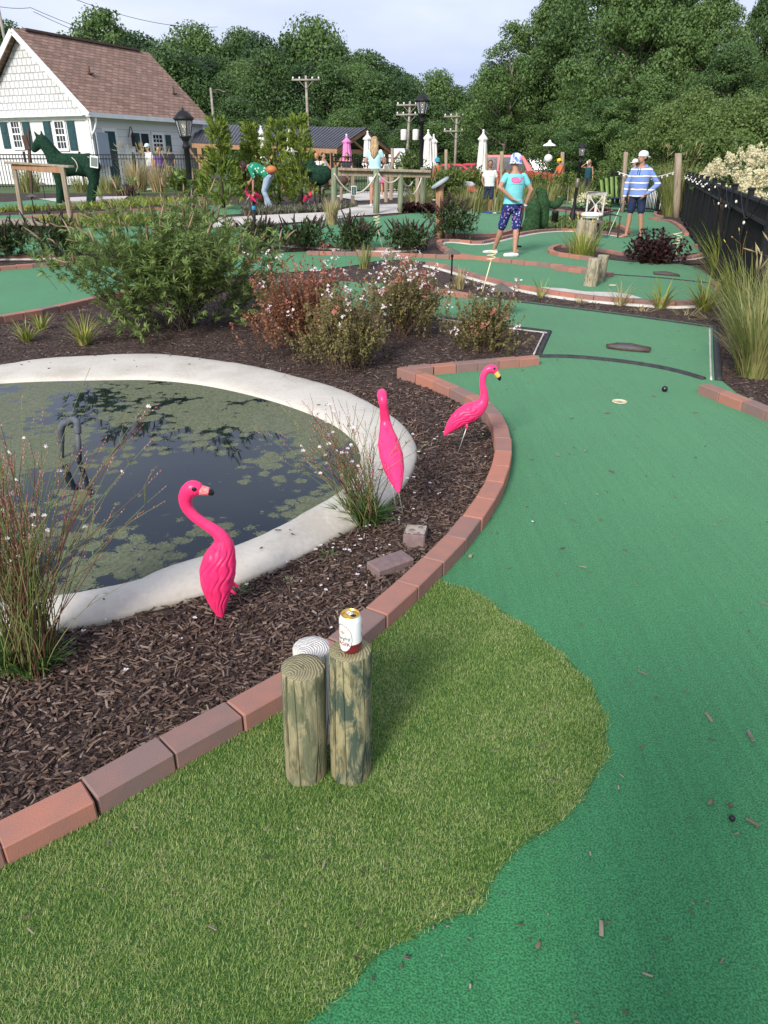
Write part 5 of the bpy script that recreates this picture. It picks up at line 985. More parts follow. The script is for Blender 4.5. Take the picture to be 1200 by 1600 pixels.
# shepherd stake and grey stake beside the lamp
m = MB(); b = P(881, 362); m.tube([(0, 0, -.02), at(889, 290, b.y) - b], .014, 6); tag(m.build("metal_stake", M['zinc'], loc=b), "thin grey stake leaning on the lamp post by the topiary", "stake")
def post(px, py, top, w, mt, label, group=None, name="wooden_post", tx=None, ch=False, Y=None):
    b = P(px, py) if Y is None else gnd(px, Y); h = zat(px, top, b.y) - b.z; r = w / 2 * mmpx(b.y, .8); t = at(tx if tx is not None else px, top, b.y) - b; m = MB()
    if ch: m.bar((0, 0, -.05), t, r * 1.8, r * 1.8, ch=.01)
    else: m.tube([(0, 0, -.05), t * .3, t * .7, t, t + Vector((0, 0, .01))], [r, r * 1.02, r * .97, r * .95, r * .8], 14)
    return tag(m.build(name, M[mt], loc=b, smooth=not ch), label, "post", group), b, t
RG_ = "posts of the rope fence"
rp = [post(522, 342, 263, 9, 'woodg', "rope fence post beside the heart-shaped topiary", RG_), post(588, 335, 264, 10, 'woodg', "rope fence post in front of the long-haired woman", RG_), post(626, 333, 262, 9, 'woodg', "rope fence post in the middle of the span", RG_), post(661, 326, 262, 9, 'woodg', "rope fence post at the end next to the bush", RG_)]
bp_ = [post(x, y, t, w, 'wood', lb, "square posts of the wooden rail", ch=True) for x, y, t, w, lb in ((551, 318, 268, 6, "square rail post behind the small hanging sign"), (603, 316, 258, 6, "square rail post just behind the long-haired woman"), (611, 312, 258, 6, "thin square rail post next to the pink skirt"), (652, 322, 268, 6, "square rail post nearest the end of the rope fence"), (533, 312, 262, 5, "square rail post by the flower pot"))]
for px, Y, tp_, w_, lb in ((613, 30, 232, 5, "tall thin post behind the rail, near the white van"), (697, 33, 234, 5, "leaning wooden post by the rounded bush"), (784, 34, 237, 6, "wooden post in front of the red car"), (879, 39, 238, 6, "wooden post behind the orange-shirted man"), (760, 33, 240, 4, "grey post beside the white-shirted boy's parasol")):
    post(px, 0, tp_, w_, 'wood', lb, "tall posts for the string lights", Y=Y)
post(972, 0, 238, 7, 'wood', "pale leaning post behind the slatted garden chair", "tall posts for the string lights", Y=27, tx=978); post(1057, 0, 240, 11, 'wood', "grey split post where the dark fence begins", "tall posts for the string lights", Y=24.6, tx=1060)
# rail along the posts
def rail(a, b, w, h, label): m = MB(); m.bar(a, b, w, h, ch=.008); c = (Vector(a) + Vector(b)) / 2; return tag(m.build("wooden_rail", M['wood'], smooth=False), label, "rail")
Yr = rp[0][1].y + .9
rail(at(528, 264, Yr), at(673, 268, Yr + .3), .14, .06, "long wooden handrail behind the rope fence"); rail(at(528, 270, Yr + .06), at(673, 273, Yr + .36), .05, .14, "wooden board below the long handrail")
M['rope'] = mat('white_rope', (.62, .57, .47), (.5, .45, .36), .9, 60)
def rope(a, b, sag, label, r=.018, name="rope"):
    m = MB(); pts = [Vector(a).lerp(Vector(b), t) - Vector((0, 0, sag * 4 * t * (1 - t))) for t in np.linspace(0, 1, 15)]; m.tube(pts, r, 6); return tag(m.build(name, M['rope']), label, name, "ropes of the rope fence" if name == "rope" else None)
tops = [b + t - Vector((0, .06, .1)) for _, b, t in rp]
rope(tops[0], tops[1], .42, "rope hanging from the post beside the heart topiary"); rope(tops[1] + Vector((.05, 0, 0)), tops[2] - Vector((.03, 0, .1)), .16, "short rope in the middle of the rope fence"); rope(tops[2], tops[3], .52, "deepest sagging rope at the bush end"); rope(tops[2] + Vector((0, .5, 0)), tops[3] + Vector((-.25, .5, -.25)), .2, "second rope behind the deepest one")
ys_ = rp[0][1].y
e = empty("hanging_sign", at(553, 298, ys_ - .02), 0, "small dark sign hanging on the rope", "sign"); m = MB(); m.box((0, 0, 0), (.12, .015, .20), None, .004); m.build("board", M['white'], e, smooth=False); m = MB(); m.box((0, -.008, 0), (.10, .006, .175), None, .002); m.build("panel", mat('dark_sign', (.02, .05, .045), rough=.5), e, smooth=False)
m = MB(); [m.box((0, -.0118, .06 - .024 * i), (.065 - .015 * (i % 2), .0012, .007)) for i in range(6)]; m.build("faint_lines", mat('sign_lines', (.35, .42, .38), rough=.6), e)
# tilted oval sign on its post
o, b, t = post(687, 372, 288, 13, 'woodp', "tan post carrying the tilted oval sign", ch=False); b2 = b + t
e = empty("oval_sign", b2 + Vector((0, -.08, .03)), 0, "tilted pale oval sign plate on the tan post", "sign"); R = Matrix.Rotation(-.55, 3, 'Y') @ Matrix.Rotation(.12, 3, 'X'); m = MB(); m.lathe([(.0001, -.025), (.125, -.025), (.13, -.015), (.13, .015), (.0001, .015)], n=32, R=R, sx=1.5); m.build("backing", mat('sign_grey', (.22, .27, .28), rough=.6), e)
m = MB(); m.lathe([(.118, .016), (.118, .022), (.0001, .022)], n=32, R=R, sx=1.5); m.build("plate", mat('sign_face', (.36, .41, .41), rough=.5), e)
# white planter with a red band beside the boy
b = gnd(722, 26.5); e = empty("planter", b, 0, "white flared planter with a red rim in the grass", "planter"); m = MB(); m.lathe([(.0001, 0), (.32, 0), (.42, .42), (.0001, .42)], n=20); m.build("tub", M['white'], e); m = MB(); m.lathe([(.42, .42), (.52, .43), (.52, .50), (.40, .52), (.40, .60), (.0001, .62)], n=20); m.build("rim", mat('red_rim', (.5, .10, .06), rough=.5), e)
m = MB(); m.lathe([(.36, .6), (.40, .66), (.3, .74), (.0001, .76)], n=20); m.build("lid", M['white'], e)
# wooden handrail on the left
lA, lB = P(34, 335), P(112, 352); e = empty("wooden_handrail", lA, 0, "weathered wooden handrail frame in front of the horse topiary", "handrail")
Q = lambda x, y, Y: at(x, y, Y) - lA
m = MB(); m.bar((0, 0, -.05), Q(22, 258, lA.y), .09, .09, ch=.01); m.build("leg", M['wood'], e, smooth=False); m = MB(); m.bar(lB - lA - Vector((0, 0, .05)), Q(97, 260, lB.y), .09, .09, ch=.01); m.build("leg", M['wood'], e, smooth=False)
m = MB(); m.bar(Q(12, 254, lA.y + .1), Q(111, 260.5, lB.y - .1), .16, .045, ch=.008); m.build("top_board", M['wood'], e, smooth=False); m = MB(); m.bar(Q(20, 260, lA.y), Q(100, 266, lB.y), .045, .13, ch=.006); m.build("rail", M['woodp'], e, smooth=False)
e = empty("boardwalk", P(20, 360), 0, "grey plank boardwalk beside the dark bushes", "boardwalk"); m = MB(); a_, b_ = P(-60, 352), P(66, 348); w_ = P(-60, 368) - a_
for i in range(14):
    t = i / 13; p = a_.lerp(b_, t) + w_ * .5 - e.location; d = w_; m.box(p + Vector((0, 0, .09 + .05 * math.sin(t * 3.1))), (.9 * (b_ - a_).length / 14, d.length, .04), Matrix.Rotation(math.atan2(d.y, d.x) - math.pi / 2, 3, 'Z'), .006)
m.build("planks", M['wood'], e, smooth=False)
b = P(398, 350); e = empty("tee_marker", b, 0, "black tee marker post with a bright blue cap by the pale walk", "tee marker"); h = zat(398, 322, b.y) - b.z; m = MB(); m.tube([(0, 0, -.03), (0, 0, h * .78)], .035, 10); m.build("post", M['black'], e); m = MB(); m.lathe([(.03, h * .78), (.042, h * .8), (.042, h * .97), (.03, h), (.0001, h)], n=12); m.build("blue_cap", mat('blue_cap', (.03, .22, .42), rough=.5), e)
b = gnd(50, 26); e = empty("sign_board", b, 0, "dark sign board on a leaning post behind the horse topiary's head", "sign"); t = at(44, 203, 26) - b; m = MB(); m.bar((0, 0, 0), t, .09, .07); m.build("post", M['dkwood'], e, smooth=False); m = MB(); m.box(t * .82 + Vector((-.07, -.05, 0)), (.16, .05, .42), Matrix.Rotation(-.12, 3, 'Y'), .01); m.build("board", M['dkwood'], e, smooth=False)
b = gnd(536, 25); e = empty("hanging_planter", b + Vector((0, 0, .55)), 0, "dark round flower pot by the rail's end post", "flower pot"); m = MB(); m.ball((0, 0, 0), (.17, .17, .15), 14, 10); m.build("pot", M['dkwood'], e)
b = P(866, 352); e = empty("bollard_light", b, 0, "short black bollard behind the topiary's fin", "bollard"); m = MB(); m.lathe([(.0001, 0), (.085, 0), (.085, .30), (.095, .31), (.095, .36), (.0001, .37)], n=14); m.build("body", M['black'], e)
# ------------------------------------------------------------------ chair with cushion, cans, basket
ch = P(921, 372); e = empty("garden_chair", ch, rad(-28), "white cross-backed garden chair with a round cushion", "chair"); M['chairw'] = mat('worn_white_wood', (.52, .50, .45), (.38, .36, .32), .7, 12)
for sx_ in (-.19, .19):
    m = MB(); m.tube([(sx_, -.20, 0), (sx_ * .95, -.18, .44)], [.019, .022], 8); m.build("leg", M['chairw'], e); m = MB(); m.tube([(sx_, .20, 0), (sx_ * .95, .17, .46), (sx_ * .98, .24, .92)], [.018, .022, .02], 8); m.build("leg", M['chairw'], e)
m = MB(); m.bar((-.22, .24, .93), (.22, .24, .93), .035, .075, ch=.012); m.build("top_rail", M['chairw'], e); m = MB(); m.tube([(-.18, .18, .48), (.18, .235, .89)], .012, 8); m.tube([(.18, .18, .48), (-.18, .235, .89)], .012, 8); m.build("cross_back", M['chairw'], e)
m = MB(); m.lathe([(.0001, .43), (.22, .43), (.225, .46), (.0001, .46)], n=28); m.build("seat", M['chairw'], e); m = MB(); m.lathe([(.0001, .462), (.235, .465), (.25, .50), (.22, .535), (.1, .548), (.0001, .55)], n=28); m.build("cushion", M['white'], e)
for k_, (dx, dy) in enumerate(((.05, -.02),)):
    c = empty("drink_can", ch + Vector((.06, -.03, .55)), 0, "slim pale pink can standing on the chair cushion", "drink can"); m = MB(); m.lathe([(.0001, 0), (.024, 0), (.029, .012), (.029, .14), (.024, .155), (.0001, .154)], n=20); m.build("body", mat('pale_pink_can', (.75, .5, .46), rough=.3), c); m = MB(); m.lathe([(.024, .155), (.022, .158), (.0001, .156)], n=20); m.build("lid", M['cant'], c)
e = empty("wire_basket", P(943, 372), .3, "dark wire mesh basket chair behind the white one", "basket"); m = MB()
for i in range(12):
    t = i / 11; m.tube([(-.28 + .56 * t, -.2, .45 + .05 * math.sin(t * 3)), (-.28 + .56 * t, .25, .50), (-.30 + .6 * t, .35, .82 - .2 * t)], .008, 4)
for zz in (.55, .64, .73): m.tube([(-.29, .27, zz), (.3, .30, zz - .08)], .008, 4)
m.build("mesh", M['black'], e)
for sx_ in (-.25, .25):
    m = MB(); m.tube([(sx_, -.18, 0), (sx_, -.18, .45)], .018, 6); m.build("leg", M['dkwood'], e); m = MB(); m.tube([(sx_, .22, 0), (sx_, .22, .48)], .018, 6); m.build("leg", M['dkwood'], e)
# green adirondack-like chair and rocks at the back
b = gnd(966, 30); e = empty("garden_chair", b, rad(10), "green slatted garden chair near the trees", "chair"); gm_ = mat('green_slat', (.13, .22, .05), (.17, .27, .08), .6, 6)
m = MB()
for i in range(7): m.bar((-.55 + .18 * i, .1, .15), (-.60 + .20 * i, .45, .95 + .12 * math.sin(i / 6 * 3.14)), .13, .02)
m.build("back_slat", gm_, e); m = MB(); m.box((0, -.1, .34), (1.1, .5, .05), None, .01); m.build("seat", mat('blue_seat', (.03, .05, .12), rough=.6), e)
for sx_ in (-.5, .5): m = MB(); m.bar((sx_, -.3, 0), (sx_, -.3, .5), .07, .05); m.build("leg", gm_, e)
m = MB(); b = gnd(1020, 29); [m.bar((-.35 + .12 * i, 0, 0), (-.35 + .12 * i, .05, .62 + .06 * math.sin(i)), .09, .02) for i in range(7)]; tag(m.build("white_picket", M['white'], loc=b), "low white slatted fence piece behind the striped man", "picket fence")
rk = mat('grey_stone', (.22, .23, .24), (.36, .37, .38), .9, 6, bump=.5)
for i in range(9):
    b = gnd(930 + i * 7, 33.5 + rnd(-.4, .4)); m = MB(); m.ball((0, 0, .08), (rnd(.14, .24), rnd(.12, .2), rnd(.1, .17)), 9, 6, R=Matrix.Rotation(rnd(0, 3), 3, 'Z')); v = m.v[-1]; v *= 1 + .12 * np.sin(v * 31 + i); tag(m.build("rock", rk, loc=b), "grey edging rock beside the green chair", "rock", "grey rocks edging the far green")
# ------------------------------------------------------------------ topiaries
M['topi'] = mat('topiary_moss', (.007, .026, .016), (.022, .058, .034), .95, 24, 6, bump=1.0, bscale=60, dist=.02, spec=.1); M['topi2'] = mat('topiary_moss_bright', (.014, .042, .018), (.045, .095, .040), .95, 26, 6, bump=1.0, bscale=60, dist=.02, spec=.1)
def remesh(o, vox, it=4, disp=0.0):
    r = o.modifiers.new("r", 'REMESH'); r.mode = 'VOXEL'; r.voxel_size = vox; r.use_smooth_shade = True; s_ = o.modifiers.new("s", 'SMOOTH'); s_.factor = .5; s_.iterations = it; return o
hb = P(118, 318); e = empty("horse_topiary", hb, 0, "dark green horse topiary standing behind the wooden handrail", "topiary"); Q = lambda x, y, dy=0: at(x, y, hb.y + dy) - hb; s_ = mmpx(hb.y, .8); m = MB()
C = lambda a, b, ra, rb, da=0, db=None: m.cap(Q(*a, da), Q(*b, da if db is None else db), ra * s_, rb * s_, 14)
C((98, 258), (118, 257), 17, 16); C((118, 257), (140, 259), 16, 17); C((139, 252), (146, 262), 12, 10); C((92, 257), (80, 238), 15, 11); C((80, 238), (67, 220), 11, 8.5); C((66, 219), (59, 226), 8.5, 7); C((59, 226), (53.5, 234), 7, 4.6); C((58, 213), (52, 203), 2.8, .8, -.05); C((66, 212), (64, 204), 2.8, 1.2, .08)
for d_ in (-.16, .16): C((90, 266), (95 + d_ * 8, 292), 8.5, 6, d_); C((95 + d_ * 8, 292), (95 + d_ * 14, 318), 6, 4.8, d_); C((141, 262), (147 - d_ * 6, 284), 10, 7, d_); C((147 - d_ * 6, 284), (143 - d_ * 14, 298), 7, 5.2, d_); C((143 - d_ * 14, 298), (142 - d_ * 14, 318), 5.2, 5, d_)
C((150, 250), (153, 276), 3.5, 3.2, 0); C((153, 276), (150, 298), 3.2, 1.2, 0)
remesh(m.build("body", M['topi'], e), .03)
m = MB(); pts = catmull([Q(112, 246, -.32), Q(118, 252, -.40), Q(121, 260, -.42), Q(119, 268, -.38)], 4); m.tube(pts, .012, 5); m.tube(catmull([Q(98, 246, -.2), Q(125, 243, -.1), Q(140, 246, -.2)], 4), .012, 5); m.build("wire", M['rope'], e)
m = MB(); m.box(Q(147, 253, -.42), (.22, .02, .30), Matrix.Rotation(.15, 3, 'Y'), .006); sg = m.build("tag", M['white'], e, smooth=False); m = MB(); m.box(Q(147, 253, -.435), (.17, .012, .22), Matrix.Rotation(.15, 3, 'Y'), .004); m.build("panel", mat('grey_panel', (.16, .2, .18), rough=.6), sg, smooth=False)
tb = P(838, 362); e = empty("topiary", tb, 0, "mossy green topiary figure with two humps and a fin, by the lamp", "topiary"); Q = lambda x, y, dy=0: at(x, y, tb.y + dy) - tb; s_ = mmpx(tb.y, .6); m = MB()
C((831, 356), (833, 326), 12.5, 12); C((833, 326), (835, 318), 12, 8); C((848, 348), (848, 318), 9.5, 11, .25); C((848, 318), (847, 303), 11, 8, .25); C((846, 302), (842, 298), 8, 6, .25); C((856, 318), (868, 321), 5, 6, .3); C((868, 321), (881, 309), 6, 3, .3); C((868, 321), (874, 316), 6, 6, .3); C((826, 360), (826, 350), 11, 10, -.1)
remesh(m.build("body", M['topi2'], e), .022)
tb = P(497, 326); e = empty("topiary", tb, 0, "heart-shaped dark green topiary on a black stand by the conifers", "topiary"); Q = lambda x, y, dy=0: at(x, y, tb.y + dy) - tb; s_ = mmpx(tb.y, .8); m = MB()
C((473, 255), (490, 268), 2.5, 10); C((490, 268), (500, 274), 11, 15); C((500, 274), (506, 272), 15, 13); C((474, 254), (486, 256), 2, 7); C((490, 280), (502, 284), 8, 6)
remesh(m.build("body", M['topi'], e), .022); m = MB(); m.tube([Q(500, 290), Q(500, 327)], .03, 6); m.tube([Q(492, 288), Q(492, 326)], .018, 6); m.build("stand", M['black'], e)
# ------------------------------------------------------------------ fences
def fence_right():
    p0, p1 = Vector((gnd(1062, 25).x, 25, 0)), Vector((gnd(1062, 25).x - (25 - 7.6) * .322, 7.6, 0)); d = (p1 - p0); L = d.length; d.normalize(); e = empty("metal_fence", p0, 0, "black metal fence with dark green privacy mesh along the green's edge", "fence"); ht = 1.22
    sc_m = mat('privacy_mesh', (.005, .020, .013), (.008, .028, .019), .8, 40, spec=.2); n = 10
    m = MB()
    for z in (.10, ht - .18, ht): m.bar(Vector((0, 0, z)), d * L + Vector((0, 0, z)), .035, .035)
    m.build("rails", M['black'], e, smooth=False); nx = int(L / .105); m = MB()
    for i in range(nx): q = d * (L * (i + .5) / nx) + Vector((.012, .0, 0)); m.bar(q + Vector((0, 0, .05)), q + Vector((0, 0, ht + .02)), .014)
    m.build("picket_panel", M['black'], e, smooth=False); m = MB(); off = Vector((-d.y, d.x, 0)) * .035
    k = 60; v = []
    for i in range(k + 1):
        q = d * (L * i / k) + off * (1 + .25 * math.sin(i * 1.7))
        v += [q + Vector((0, 0, .06)), q + Vector((0, 0, ht * .45)) + off * .2 * math.sin(i * 2.3), q + Vector((0, 0, ht - .14 - .02 * abs(math.sin(i * .9))))]
    m.raw([tuple(a) for a in v], [(3 * i + j, 3 * i + 3 + j, 3 * i + 4 + j, 3 * i + 1 + j) for i in range(k) for j in range(2)]); m.build("privacy_mesh", sc_m, e)
    for i in range(n + 1):
        q = d * (L * i / n); m = MB(); m.bar(q + Vector((0, 0, -.05)), q + Vector((0, 0, ht + .07)), .055); m.box(q + Vector((0, 0, ht + .085)), (.075, .075, .03), None, .008); m.build("post", M['black'], e, smooth=False)
    s_ = empty("string_light", p0 + Vector((0, 0, ht)), 0, "string of white bulbs draped along the dark fence top", "string light"); m = MB(); pts = []
    for i in range(0, 90):
        t = i / 89; sg_ = .10 * abs(math.sin(t * math.pi * 9)) ** 1 + (.16 if t > .72 else 0) * abs(math.sin(t * math.pi * 9)); pts.append(d * (L * t * .97) + Vector((-.05, -.02, .05 - sg_)))
    m.tube(pts, .006, 5); m.build("cable", M['black'], s_)
    for i in range(2, 88, 2):
        if i > 50 and i % 6: continue
        m = MB(); q = pts[i]; m.ball(q + Vector((-.01, 0, -.05)), (.015, .015, .02), 8, 6); m.build("bulb", M['bulb'], s_)
fence_right()
def picket(a, b, ht, label, sp=.12, posts=2.2):
    a, b = Vector(a), Vector(b); d = b - a; L = d.length; d.normalize(); e = empty("picket_fence", a, 0, label, "fence"); m = MB()
    for z in (.12, ht - .18, ht - .02): m.bar(Vector((0, 0, z)), b - a + Vector((0, 0, z)), .04)
    for i in range(int(L / sp)): q = d * (sp * (i + .5)) + Vector((0, -.012, 0)); m.bar(q + Vector((0, 0, .04)), q + Vector((0, 0, ht)), .022)
    m.build("picket_panel", M['black'], e, smooth=False)
    for i in range(int(L / posts) + 1): q = d * min(L, posts * i); m = MB(); m.bar(q, q + Vector((0, 0, ht + .1)), .075); m.build("post", M['black'], e, smooth=False)
picket(gnd(-40, 34), gnd(330, 36.5), 1.35, "black picket fence in front of the white house")
picket(gnd(520, 29), gnd(640, 31), 1.25, "black picket fence behind the wooden handrail and long-haired woman")
picket(gnd(950, 31), gnd(1056, 25.2), 1.2, "black picket fence running behind the striped man")
s_ = empty("string_light", at(965, 268, 27), 0, "string of white bulbs slung between two wooden posts", "string light"); a_, b_ = Vector(), at(1056, 268, 24.6) - at(965, 268, 27); pts = [a_.lerp(b_, t) - Vector((0, 0, .7 * t * (1 - t))) for t in np.linspace(0, 1, 25)]; m = MB(); m.tube(pts, .014, 5); m.build("cable", M['white'], s_)
for q in pts[1:-1:2]: m = MB(); m.ball(q - Vector((0, 0, .05)), .03, 8, 6); m.build("bulb", M['bulb'], s_)
# ================================================================== BUILDINGS, POLES, CARS, TREES
def siding_x(mm, N, L, b, tc, mp):
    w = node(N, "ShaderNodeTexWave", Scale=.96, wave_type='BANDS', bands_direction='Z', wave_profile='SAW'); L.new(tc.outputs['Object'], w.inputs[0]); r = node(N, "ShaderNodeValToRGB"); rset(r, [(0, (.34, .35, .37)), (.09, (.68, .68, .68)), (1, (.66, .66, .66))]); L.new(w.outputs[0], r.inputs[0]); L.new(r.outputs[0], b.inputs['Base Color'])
    bp = node(N, "ShaderNodeBump", Strength=.6, Distance=.02); L.new(w.outputs[0], bp.inputs['Height']); L.new(bp.outputs[0], b.inputs['Normal'])
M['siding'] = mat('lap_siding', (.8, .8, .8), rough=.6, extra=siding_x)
def shingle_tex(cA, cB, cJ, bw, rh, mortar, soft=.5):
    def x(mm, N, L, b, tc, mp):
        br = node(N, "ShaderNodeTexBrick", Scale=1.0); br.inputs['Brick Width'].default_value = bw; br.inputs['Row Height'].default_value = rh; br.inputs['Mortar Size'].default_value = mortar
        br.inputs['Color1'].default_value = (*cA, 1); br.inputs['Color2'].default_value = (*cB, 1); br.inputs['Mortar'].default_value = (*cJ, 1); br.inputs['Bias'].default_value = 0; L.new(tc.outputs['UV'], br.inputs[0])
        nz = node(N, "ShaderNodeTexNoise", Scale=9.0, Detail=4.0); L.new(tc.outputs['UV'], nz.inputs[0]); mx = node(N, "ShaderNodeMix", data_type='RGBA'); mx.blend_type = 'MULTIPLY'; mx.inputs[0].default_value = .55
        r = node(N, "ShaderNodeValToRGB"); rset(r, [(.3, (.7, .7, .7)), (.7, (1.2, 1.2, 1.2))]); L.new(nz.outputs[0], r.inputs[0]); L.new(br.outputs[0], mx.inputs[6]); L.new(r.outputs[0], mx.inputs[7]); L.new(mx.outputs[2], b.inputs['Base Color'])
        bp = node(N, "ShaderNodeBump", Strength=.5, Distance=.02); L.new(br.outputs['Fac'], bp.inputs['Height']); bp.invert = True; L.new(bp.outputs[0], b.inputs['Normal'])
    return x
M['roofsh'] = mat('brown_roof_shingle', (.2, .12, .09), rough=.9, extra=shingle_tex((.36, .225, .165), (.22, .135, .10), (.12, .08, .065), .45, .22, .02))
M['wallsh'] = mat('white_wall_shingle', (.8, .8, .8), rough=.7, extra=shingle_tex((.66, .66, .655), (.58, .58, .58), (.30, .31, .32), .30, .31, .022))
M['shutter'] = mat('dark_teal_shutter', (.018, .055, .065), (.025, .07, .08), .55, 5); M['pane'] = mat('dark_window_pane', (.02, .025, .03), rough=.08, spec=.6); M['greydoor'] = mat('blue_grey_panel', (.30, .34, .40), rough=.6)
def quad_uv(name, corners, mt, parent, thick=0.0, n=None):
    c = [Vector(a) for a in corners]; u = (c[1] - c[0]); v = (c[3] - c[0]); nn = u.cross(v).normalized(); me = bpy.data.meshes.new(name); off = nn * thick
    vs = c + ([a - off for a in c] if thick else []); fs = [(0, 1, 2, 3)] + ([(7, 6, 5, 4), (0, 4, 5, 1), (1, 5, 6, 2), (2, 6, 7, 3), (3, 7, 4, 0)] if thick else [])
    me.from_pydata([tuple(a) for a in vs], [], fs); uv = me.uv_layers.new(name="UVMap"); ux = u.normalized(); vx = nn.cross(ux)
    for p in me.polygons:
        for li in p.loop_indices: q = vs[me.loops[li].vertex_index] - c[0]; uv.data[li].uv = (q.dot(ux), q.dot(vx))
    me.materials.append(mt); o = bpy.data.objects.new(name, me); COL.objects.link(o); o.parent = parent; return o
# --- white house
Y0 = 40.0; ce = at(137, 176, Y0); Y1_ = 48.5; ce2 = at(320, 188, Y1_); ze = ce.z
ang = math.atan2(ce2.y - ce.y, ce2.x - ce.x); Lh = math.hypot(ce2.x - ce.x, ce2.y - ce.y) - .3
base = Vector((ce.x, ce.y, H(ce.x, ce.y) - .1)); ho = empty("white_house", base, ang, "white gabled house with a brown shingle roof and teal shutters", "house")
he = ze - base.z; wv = 6.9; over = .45     # local: x along the long side, y to the gable's far side
zr = None
pk = at(28, 45, Y0 + math.cos(ang) * wv / 2); hr = pk.z - base.z
hw = he - .12; m = MB()
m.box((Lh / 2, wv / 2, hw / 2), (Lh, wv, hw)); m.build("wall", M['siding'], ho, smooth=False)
slope = (hr - he) / (wv / 2 + over); ga = hr - .18
# gable triangle with white shingles
gz = hw + .02
me = quad_uv("gable", [(-.012, wv + .0, gz), (-.012, 0, gz), (-.012, wv / 2, ga), (-.012, wv / 2 + .001, ga)], M['wallsh'], ho); me2 = quad_uv("gable", [(Lh, 0, gz), (Lh, wv, gz), (Lh, wv / 2, ga), (Lh, wv / 2 - .001, ga)], M['wallsh'], ho)
zE = hr - slope * (wv / 2 + over)
quad_uv("roof", [(-over, -over, zE), (Lh + .3, -over, zE), (Lh + .3, wv / 2, hr), (-over, wv / 2, hr)], M['roofsh'], ho, .10); quad_uv("roof", [(Lh + .3, wv + over, zE), (-over, wv + over, zE), (-over, wv / 2, hr), (Lh + .3, wv / 2, hr)], M['roofsh'], ho, .10)
m = MB(); m.bar((.3, wv / 2, hr + .02), (Lh - .6, wv / 2, hr + .02), .32, .10); m.build("ridge_vent", M['roofsh'], ho, smooth=False)
m = MB(); d_ = .13
m.bar((-over - .01, -over, zE - d_), (-over - .01, wv / 2, hr - d_), .05, .24); m.bar((-over - .01, wv + over, zE - d_), (-over - .01, wv / 2, hr - d_), .05, .24); m.bar((-over, -over - .01, zE - .10), (Lh + .3, -over - .01, zE - .10), .06, .20); m.build("fascia", M['white'], ho, smooth=False)
m = MB(); m.box((Lh / 2, -over / 2, zE - .03), (Lh + .6, over, .03)); m.box((-over / 2, wv / 2, hw + .0), (over * .6, wv, .03)); m.box((-.03, wv / 2, hw - .06), (.06, wv + .06, .26)); m.box((-.03, .08, hw / 2 - .1), (.06, .16, hw - .2)); m.box((.08, -.03, hw / 2 - .1), (.16, .06, hw - .2)); m.build("trim", M['white'], ho, smooth=False)
for q in ((.6, .9), (3.9, 1.2)):              # vent pipes on the roof
    yq = wv / 2 * .45 if q[0] < 1 else 1.0; xq = 2.2 if q[0] < 1 else Lh - 1.0; zq = hr - slope * (wv / 2 - yq); m = MB(); m.tube([(xq, yq, zq - .1), (xq, yq, zq + .35)], .05, 8); m.box((xq, yq, zq + .02), (.25, .3, .05)); m.build("vent_pipe", M['dkwood'], ho)
def win(cx_, cz, w, h, ax):
    T = (lambda u, d, z: (-d, cx_ - u, z)) if ax == 'g' else (lambda u, d, z: (cx_ + u, -d, z)); D = (lambda u, d, z: (d, u, z)) if ax == 'g' else (lambda u, d, z: (u, d, z))
    m = MB(); 
    for s_ in (-1, 1): m.box(T(s_ * (w / 2 + .06), .03, cz), D(.12, .06, h + .24)); m.box(T(0, .034, cz + s_ * (h / 2 + .06)), D(w + .24, .068, .12))
    m.box(T(0, .03, cz), D(w, .05, .07)); 
    for i in (-1, 1): m.box(T(i * w / 6, .022, cz), D(.03, .03, h))
    for z in (-.25, .25): m.box(T(0, .02, cz + z * h), D(w, .028, .03))
    f = m.build("window", M['white'], ho, smooth=False); m = MB(); m.box(T(0, .008, cz), D(w, .02, h)); m.build("pane", M['pane'], f, smooth=False)
def shut(cx_, cz, w, h, ax):
    T = (lambda u, d, z: (-d, cx_ - u, z)) if ax == 'g' else (lambda u, d, z: (cx_ + u, -d, z)); D = (lambda u, d, z: (d, u, z)) if ax == 'g' else (lambda u, d, z: (u, d, z)); m = MB(); m.box(T(0, .03, cz), D(w, .05, h), None, .01)
    for z in (-.24, .24): m.box(T(0, .058, cz + z * h), D(w * .7, .02, h * .4), None, .006)
    m.build("shutter", M['shutter'], ho, smooth=False)
# find wall coordinates of a photo pixel on gable (x=0) or on long side (y=0)
ca, sa = math.cos(ang), math.sin(ang)
def on_wall(px, py, ax):
    r = Vector(ray(px, py)); o_ = Vector((0, 0, EYE)) - base; ol = Vector((o_.x * ca + o_.y * sa, -o_.x * sa + o_.y * ca, o_.z)); rl = Vector((r.x * ca + r.y * sa, -r.x * sa + r.y * ca, r.z)); t = -ol.x / rl.x if ax == 'g' else -ol.y / rl.y; q = ol + rl * t
    return (q.y if ax == 'g' else q.x), q.z
def rect(px, ax='l'):
    ym, xm = (px[1] + px[3]) / 2, (px[0] + px[2]) / 2; u0, u1 = on_wall(px[0], ym, ax)[0], on_wall(px[2], ym, ax)[0]; z0, z1 = on_wall(xm, px[1], ax)[1], on_wall(xm, px[3], ax)[1]; return (u0 + u1) / 2, (z0 + z1) / 2, abs(u1 - u0), abs(z0 - z1)
for px in ((21, 189, 33, 230), (89, 190, 102.5, 232)): win(*rect(px, 'g'), 'g')
for px in ((3.5, 188, 14, 232), (38, 188, 49.5, 234), (71, 188, 82, 235), (107.7, 188, 119.5, 235)): shut(*rect(px, 'g'), 'g')
c_ = rect((166, 205, 182, 262)); m = MB(); zt_ = c_[1] + c_[3] / 2
for s_ in (-1, 1): m.box((c_[0] + s_ * (c_[2] / 2 + .07), -.03, zt_ / 2), (.14, .06, zt_))
